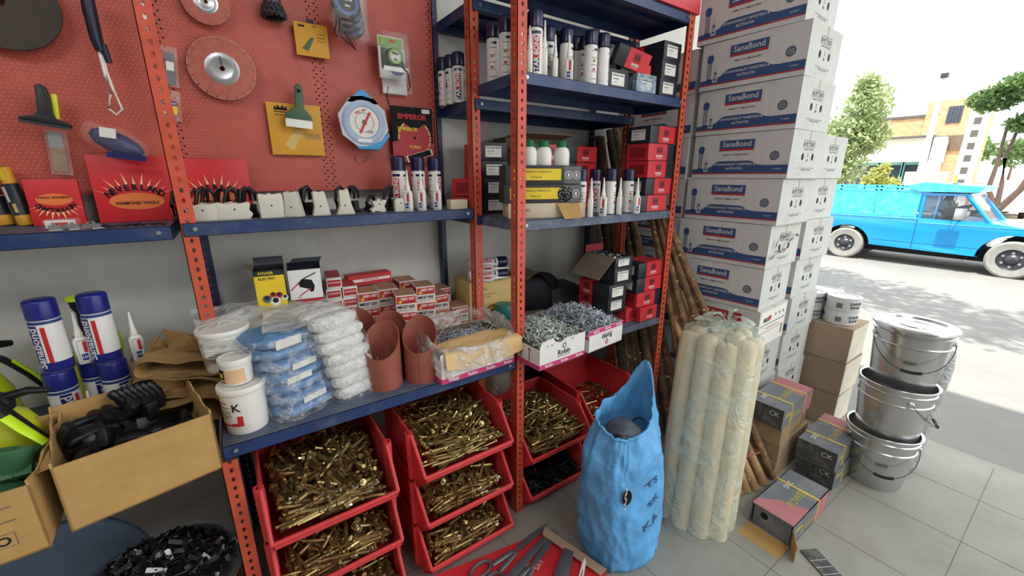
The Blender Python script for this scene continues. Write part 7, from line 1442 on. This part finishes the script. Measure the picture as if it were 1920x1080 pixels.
for y in (2.06, -0.42):
    for x, sgn in ((0.0, 1), (Wd-0.2, -1)):
        m = MB(); T = TR(x+0.10, y, 0.335) @ ROT(90, 'Y'); m.lathe([(0.19, -0.085), (0.30, -0.10), (0.335, -0.075), (0.34, 0), (0.335, 0.075), (0.30, 0.10), (0.19, 0.085)], TY, 36, T); o = m.build('wheel', t, label='dusty grey tyre')
        h = MB(); sx = -0.095 if x == 0 else 0.095; T = TR(x+0.10+sx*0.7, y, 0.335) @ ROT(90 if sx < 0 else -90, 'Y') @ ROT(180, 'X')
        h.lathe([(0.20, -0.01), (0.205, 0.012), (0.185, 0.018), (0.165, -0.005), (0.10, -0.01), (0.075, 0.02), (0.04, 0.035), (0, 0.036)], 'dark_steel', 28, T)
        for k in range(6): a = 2*PI*k/6; h.cyl(T @ Vector((0.125*math.cos(a), 0.125*math.sin(a), -0.008)), T @ Vector((0.125*math.cos(a), 0.125*math.sin(a), 0.006)), 0.022, 'steel', n=10)
        h.build('hub', o, label='dark steel rim with bright bolts')
    m = MB(); m.grid(lambda u, v, y=y: (0.004+0.22*v, y+0.41*math.cos(PI*u), 0.33+0.40*math.sin(PI*u)), 16, 2, 'soft_black'); m.build('wheel_arch', t)
m = MB(); m.box(0.25, Wd-0.25, -1.3, 2.9, 0.22, 0.40, 'soft_black'); m.build('chassis', t, smooth=False)
m = MB(); m.box(-0.22, -0.17, 0.30, 0.56, 0.99, 1.23, 'dark_steel'); m.box(-0.224, -0.168, 0.26, 0.42, 1.0, 1.22, 'steel'); m.tube([(-0.18, 0.42, 1.04), (0.04, 0.35, 0.97)], 0.012, 'dark_steel', 6); m.tube([(-0.18, 0.42, 1.2), (0.05, 0.45, 1.3)], 0.010, 'dark_steel', 6); m.build('door_mirror', t, bevel=0.006)
m = MB(); m.add([(0.0, 0.10, 0.36), (0.2, 0.10, 0.36), (0.2, 0.22, 0.16), (0.0, 0.22, 0.16)], [(0, 1, 2, 3)], 'dim_box'); m.build('mud_flap', t, smooth=False)
# driver
P = thing('person', 'driver in dark clothes at the wheel of the blue pickup', 'person', (10.6+0.45, 0.62, 0.60))
def skin(name, vs, es, rs, mat, parent, sub=2):
    me = bpy.data.meshes.new(name); me.from_pydata(vs, es, []); me.materials.append(MATS[mat] if isinstance(mat, str) else mat); o = bpy.data.objects.new(name, me); COL.objects.link(o); o.parent = parent
    md = o.modifiers.new('s', 'SKIN'); 
    for i, r in enumerate(rs): o.data.skin_vertices[0].data[i].radius = r if isinstance(r, tuple) else (r, r)
    o.data.skin_vertices[0].data[0].use_root = True; s = o.modifiers.new('d', 'SUBSURF'); s.levels = s.render_levels = sub; return o
M('skin_tone', (150, 108, 82), 0.6); M('dark_shirt', (40, 40, 46), 0.8); M('hair_black', (18, 16, 15), 0.7)
vs = [(0, 0.05, -0.02), (0, 0.06, 0.20), (0, 0.05, 0.40), (0, 0.02, 0.50), (0, 0.0, 0.60), (0, -0.01, 0.69), (-0.17, 0.04, 0.42), (-0.22, -0.08, 0.26), (-0.16, -0.30, 0.34), (0.17, 0.04, 0.42), (0.22, -0.08, 0.26), (0.16, -0.30, 0.34), (-0.10, -0.30, -0.02), (0.10, -0.30, -0.02)]
skin('body', vs, [(0, 1), (1, 2), (2, 3), (3, 4), (4, 5), (2, 6), (6, 7), (7, 8), (2, 9), (9, 10), (10, 11), (0, 12), (0, 13)], [(0.15, 0.11), (0.16, 0.11), (0.17, 0.10), 0.055, (0.075, 0.09), (0.07, 0.085), 0.06, 0.045, 0.03, 0.06, 0.045, 0.03, 0.08, 0.08], 'dark_shirt', P)
m = MB(); m.grid(lambda u, v: (0.072*math.cos(2*PI*u)*math.sin(PI*v), -0.02+(0.09+0.012*(math.sin(2*PI*u) < -0.9)*(0.45 < v < 0.6))*math.sin(2*PI*u)*math.sin(PI*v), 0.645-0.105*math.cos(PI*v)), 24, 16, 'skin_tone', wrap=True); 
m.prism([(-0.009, 0.0), (0.009, 0.0), (0.0, 0.024)], 0, 0.022, 'skin_tone', TR(0, -0.10, 0.628) @ ROT(90, 'X'))
for x in (-0.072, 0.072): m.lathe([(0, -0.018), (0.014, 0), (0, 0.02)], 'skin_tone', 10, TR(x, 0.0, 0.645))
m.box(-0.02, 0.02, -0.108, -0.104, 0.59, 0.596, 'box_red_dark')
for x in (-0.028, 0.028): m.lathe([(0, -0.007), (0.009, 0), (0, 0.007)], 'ink', 8, TR(x, -0.098, 0.655))
m.build('head', P); m = MB(); m.grid(lambda u, v: (0.08*math.cos(2*PI*u)*math.sin(PI*(0.5+v/2)), 0.0+0.094*math.sin(2*PI*u)*math.sin(PI*(0.5+v/2)), 0.665-0.10*math.cos(PI*(0.5+v/2))), 24, 8, 'hair_black', wrap=True); m.build('hair', P)

# ---------------------------------------------------------------- trees
M('bark_grey', (96, 78, 68), 0.9, bump=0.3, bscale=20)
def leafmat(nm, rgb): 
    m = M(nm, rgb, 0.6, var=0.35, scale=3); nt = m.node_tree; b = nt.nodes['Principled BSDF']; o = nt.nodes['Material Output']; tl = nt.nodes.new('ShaderNodeBsdfTranslucent'); tl.inputs[0].default_value = lin(tuple(min(255, c*1.15) for c in rgb)); mx = nt.nodes.new('ShaderNodeMixShader'); mx.inputs[0].default_value = 0.35
    nt.links.new(b.outputs[0], mx.inputs[1]); nt.links.new(tl.outputs[0], mx.inputs[2]); nt.links.new(mx.outputs[0], o.inputs['Surface']); return m
LG = leafmat('leaf_light', (150, 164, 116)); LD = leafmat('leaf_dark', (92, 118, 66)); LY = leafmat('leaf_yellow', (168, 168, 92))
def crown(m, blobs, n, size, mat, seed, up=0.0):
    random.seed(seed); tot = sum(b[3] for b in blobs)
    for bx_, by_, bz_, r, sz in blobs:
        for i in range(int(n*r/tot)):
            d = Vector((random.gauss(0, 1), random.gauss(0, 1), random.gauss(0, 1))).normalized()*r*(random.random()**0.45); p = Vector((bx_+d.x, by_+d.y, bz_+d.z*sz)); a = Vector((random.gauss(0, 1), random.gauss(0, 1), random.gauss(0, 1)-0.3+up)).normalized(); b = a.cross(Vector((random.gauss(0, 1), random.gauss(0, 1), random.gauss(0, 1)))).normalized(); L_ = size*random.uniform(0.6, 1.3)
            m.add([p, p+a*L_*0.5+b*L_*0.22, p+a*L_, p+a*L_*0.5-b*L_*0.22], [(0, 1, 2, 3)], mat)
def tree(name, lab, x, y, stems, blobs, n, size, mat, seed, grp=None, zb=-0.3):
    t = thing(name, lab, 'tree', (x, y, zb), 0, grp)
    m = MB()
    for st, r0, r1 in stems: m.tube(st, [r0+(r1-r0)*i/(len(st)-1) for i in range(len(st))], 'bark_grey', 8)
    m.build('trunk', t); m = MB(); crown(m, blobs, n, size, mat, seed); m.build('crown', t, smooth=False, label='leafy crown'); return t
tree('street_tree', 'tall pale green tree behind the cartons, across the street', 16.0, 4.0, [([(0, 0, 0), (0.05, 0.0, 1.2), (0, 0.05, 2.2), (0.05, 0, 3.6)], 0.11, 0.04)],
     [(0, 0.3, 2.2, 0.9, 1.0), (0, 0.1, 3.1, 0.85, 1.0), (0, -0.25, 3.9, 0.62, 1.1), (0, 0.7, 2.7, 0.8, 1.2), (0, -0.1, 4.5, 0.33, 1.1), (0.1, -0.45, 3.0, 0.5, 1.0), (0.0, 0.6, 1.9, 0.7, 0.8)], 9000, 0.17, LG, 3)
tree('street_tree', 'trimmed dark green tree with several bare stems at the right edge', 14.3, 0.33, [([(0, 0, 0), (0.0, 0.02, 0.55), (0, 0.0, 1.05)], 0.10, 0.10), ([(0, 0.0, 1.0), (0, 0.22, 1.5), (0, 0.20, 2.1), (0.0, 0.22, 3.1)], 0.06, 0.025), ([(0, 0.0, 1.0), (0, 0.03, 1.6), (0, 0.10, 2.2), (0.0, 0.0, 3.3)], 0.055, 0.025), ([(0, 0, 0.95), (0, -0.28, 1.5), (0, -0.35, 2.1), (0, -0.2, 2.4), (0.0, -0.3, 3.3)], 0.075, 0.025), ([(0, -0.33, 2.0), (0, -0.62, 2.5), (0.1, -0.8, 3.2)], 0.04, 0.02)],
     [(0, 0.55, 3.55, 0.42, 0.65), (0, 0.1, 3.75, 0.5, 0.6), (0, -0.4, 3.8, 0.6, 0.8), (0, -1.0, 3.9, 0.75, 0.9), (0, -0.1, 2.95, 0.36, 0.5), (0, -0.6, 3.1, 0.5, 0.9), (0.1, -1.2, 3.1, 0.6, 0.9)], 14000, 0.12, LD, 5)
tree('young_tree', 'small pale bushy tree just behind the blue pickup', 13.9, 2.45, [([(0, 0, 0), (0, 0, 1.3)], 0.035, 0.02)], [(0, 0.12, 1.75, 0.28, 1.0), (0, -0.15, 1.6, 0.26, 0.7), (0, 0.05, 2.0, 0.16, 0.8), (0, 0.3, 1.6, 0.2, 0.7)], 1500, 0.10, LY, 8)
tree('distant_tree', 'yellow-green hedge tree far down the side street', 46, 8.2, [([(0, 0, 0), (0, 0, 2.5)], 0.12, 0.08)], [(0, 0, 3.2, 1.6, 0.8), (0, -1.6, 2.8, 1.2, 0.8), (0, 1.2, 2.8, 1.0, 0.8)], 2200, 0.4, LY, 9)
for i in range(3): tree('distant_tree', 'hazy green tree on the skyline, %s' % ('left one', 'middle one', 'right one')[i], 90, 17-4.5*i, [([(0, 0, 0), (0, 0, 3)], 0.2, 0.1)], [(0, 0, 5.0+0.5*(i % 2), 2.6, 0.7)], 900, 0.7, LD, 20+i, 'trees on the skyline')
# shade tree of the near pavement, its trunk right of the view
st = tree('shade_tree', 'leafy street tree on the near kerb right of the view, shading the road', 5.0, -3.4, [([(0, 0, 0), (0, 0.1, 2.5), (0, 0.6, 4.2), (0, 1.4, 5.2)], 0.14, 0.05), ([(0, 0.5, 3.9), (0, 1.9, 4.9), (-0.2, 3.6, 5.6)], 0.07, 0.03), ([(0, 0.1, 2.4), (0.4, -0.6, 4.6)], 0.08, 0.03)],
     [(-0.4, 2.2, 5.6, 1.1, 0.5), (0.2, 3.6, 5.7, 1.2, 0.5), (-0.6, 4.8, 5.6, 0.9, 0.5), (0.9, 1.0, 5.5, 1.0, 0.5), (0.9, 4.6, 5.6, 1.0, 0.5)], 5200, 0.20, LG, 12)

# ---------------------------------------------------------------- buildings across the street
M('white_render', (236, 232, 222), 0.9, var=0.03, scale=0.6); M('brick_tan', (196, 156, 112), 0.9, var=0.2, scale=2); M('teal_frame', (110, 170, 170), 0.5); M('dark_window', (58, 68, 84), 0.2); M('shop_brown', (110, 92, 78), 0.8)
def bricks(nm):
    m = M(nm, (200, 158, 112), 0.9); nt = m.node_tree; b = nt.nodes['Principled BSDF']; tc = nt.nodes.new('ShaderNodeTexCoord'); mp = nt.nodes.new('ShaderNodeMapping'); mp.inputs['Rotation'].default_value = (0, 0, 0); sp = nt.nodes.new('ShaderNodeSeparateXYZ'); cb_ = nt.nodes.new('ShaderNodeCombineXYZ'); br = nt.nodes.new('ShaderNodeTexBrick')
    nt.links.new(tc.outputs['Object'], sp.inputs[0]); nt.links.new(sp.outputs[1], cb_.inputs[0]); nt.links.new(sp.outputs[2], cb_.inputs[1]); nt.links.new(cb_.outputs[0], br.inputs['Vector']); br.inputs['Scale'].default_value = 4.0; br.inputs['Color1'].default_value = lin((206, 164, 116)); br.inputs['Color2'].default_value = lin((180, 138, 96)); br.inputs['Mortar'].default_value = lin((196, 182, 160)); nt.links.new(br.outputs['Color'], b.inputs['Base Color']); return m
BRK = bricks('tan_brick')
t = thing('shop_building', 'low white shop across the street with dark windows in teal frames', 'building', (20, 0, -0.3))
m = MB(); m.box(0, 2.2, 2.86, 12, 2.3, 3.12, 'white_render'); m.box(0.5, 2.2, 2.9, 12, 0, 2.3, 'shop_brown'); m.box(-0.3, 2.25, 2.8, 12.2, 3.12, 3.18, 'dim_box'); m.add([(0, 2.86, 2.3), (0, 12, 2.3), (0, 12, 3.12), (0, 2.86, 3.12)], [], 'white_render'); m.build('wall', t, smooth=False)
for y0, y1 in ((2.95, 3.5), (3.6, 4.2), (4.3, 6.2)):
    m = MB(); m.box(0.30, 0.34, y0, y1, 0.5, 2.25, 'dark_window'); m.build('window', t, smooth=False); m = MB(); 
    for a, b in ((y0-0.07, y0), (y1, y1+0.07)): m.box(0.2, 0.36, a, b, 0, 2.3, 'teal_frame')
    m.box(0.2, 0.36, y0, y1, 2.2, 2.3, 'teal_frame'); m.build('window_frame', t, smooth=False, label='pale teal frame')
m = MB(); m.box(0, 0.3, 2.55, 2.9, 0, 3.12, 'white_render'); m.build('pillar', t, smooth=False)
t = thing('brick_house', 'tan brick house rising behind the white shop', 'building', (22.5, 0, -0.3)); m = MB(); m.box(0, 5, 3.76, 5.4, 0, 4.05, BRK); m.box(-0.05, 5, 3.76, 5.5, 4.05, 4.15, 'dim_box'); m.build('wall', t, smooth=False)
t = thing('brick_tower', 'taller tan brick block with one grilled window', 'building', (22.4, 0, -0.3)); m = MB(); m.box(0, 4, 2.45, 3.74, 0, 4.6, BRK); m.build('wall', t, smooth=False); m = MB(); m.box(-0.03, 0.01, 2.72, 3.12, 3.75, 4.35, 'dark_window'); 
for k in range(5): m.box(-0.05, -0.03, 2.74+0.09*k, 2.76+0.09*k, 3.75, 4.35, 'dim_box')
m.build('window', t, smooth=False); m = MB(); m.box(-0.06, 0, 2.5, 3.4, 2.75, 3.3, 'shop_brown'); m.build('brown_patch', t, smooth=False, label='darker brown rendered patch')
m = MB(); 
for k in range(26): m.box(0, 0.03+0.02*(k % 2), 2.3+0.045*k-0.3, 2.34+0.045*k-0.3, 0, 1.95, M('sheet_gate', (206, 194, 178), 0.6))
tag(m.build('sheet_gate', loc=(19.4, 0.1, -0.3), smooth=False), 'corrugated pale metal gate beside the white shop', 'gate')
t = thing('utility_pole', 'tall grey street pole with a small lamp head and wires', 'pole', (19.0, 2.78, -0.3)); m = MB(); m.tube([(0, 0, 0), (0, 0, 3.0), (0, 0, 4.9)], [0.13, 0.09, 0.05], M('pole_grey', (188, 184, 178), 0.8), 12); m.build('pole_shaft', t); m = MB(); m.box(-0.10, 0.10, -0.09, 0.09, 4.88, 5.02, 'dark_steel'); m.build('lamp_head', t, bevel=0.01); m = MB(); m.tube([(0, 0, 4.45), (0.2, -0.9, 4.5), (0.5, -2.5, 4.6)], 0.008, 'dim_box', 5); m.tube([(0, 0.12, 3.75), (0, -0.12, 3.78)], 0.012, 'dim_box', 5); m.build('wire', t)
t = thing('concrete_pylon', 'white concrete pylon with dark square notches and a yellow band', 'pylon', (18.2, 1.62, -0.3)); m = MB(); m.box(-0.10, 0.10, -0.20, 0.20, 0, 5.6, 'white_render'); m.build('shaft', t, smooth=False); m = MB(); 
for k in range(8): m.rect('-X', (-0.10, 0, 1.6+0.36*k), 0.16, 0.2, 'dim_box', 0.002)
m.build('notches', t, smooth=False); m = MB(); m.rect('-X', (-0.10, 0.13, 1.55), 0.07, 0.55, 'label_yellow', 0.003); m.build('yellow_band', t, smooth=False, label='yellow painted band')
t = thing('beige_building', 'long pale beige building at the right edge down the street', 'building', (30, 0, -0.3)); m = MB(); m.box(0, 22, -14, 0.35, 0, 5.0, M('beige_render', (226, 204, 172), 0.9, scale=0.5)); m.build('wall', t, smooth=False); m = MB(); m.box(-0.03, 22, 0.34, 0.38, 2.4, 2.5, 'dim_box'); m.build('cornice', t, smooth=False)
m = MB(); m.box(0, 0.3, 2.0, 16, 0, 1.5, 'white_render'); tag(m.build('boundary_wall', loc=(48, 0, -0.3), smooth=False), 'low white wall closing the far side street', 'wall')
# parked cars
def car(lab, x, y, rz, mat, s=1.0):
    t = thing('parked_car', lab, 'car', (x, y, -0.3), rz); t.scale = (s,)*3; prof = [(-2.0, 0.3), (-2.05, 0.6), (-1.95, 0.82), (-1.1, 0.92), (-0.55, 1.36), (0.9, 1.40), (1.6, 1.0), (1.95, 0.9), (2.0, 0.3)]
    m = MB(); side_extr(m, [(y_, z_) for y_, z_ in prof], 0, 1.6, mat); m.build('body', t, bevel=0.05, fixn=True); g = MB(); side_extr(g, [(-1.0, 0.93), (-0.52, 1.30), (0.85, 1.33), (1.4, 0.98)], -0.01, 1.61, GL); g.build('windows', t, smooth=False)
    g = MB(); g.add([(0.1, -2.03, 0.62), (1.5, -2.03, 0.62), (1.5, -2.0, 0.74), (0.1, -2.0, 0.74)], [(0, 1, 2, 3)], 'dim_box'); g.build('grille', t, smooth=False)
    for yy in (-1.25, 1.25):
        for xx in (0.0, 1.42): w_ = MB(); w_.cyl((xx, yy, 0.3), (xx+0.18, yy, 0.3), 0.3, 'soft_black', n=20); w_.build('wheel', t)
WC = M('car_white', (226, 226, 222), 0.3); RC = M('car_red', (170, 60, 56), 0.35)
car('white hatchback parked by the right edge, facing the street', 29.0, 0.9, 92, WC); car('second white car parked behind the hatchback', 33.0, 1.7, 90, WC); car('dull red car parked beyond the multi-stemmed tree', 37.5, 3.4, 90, RC)
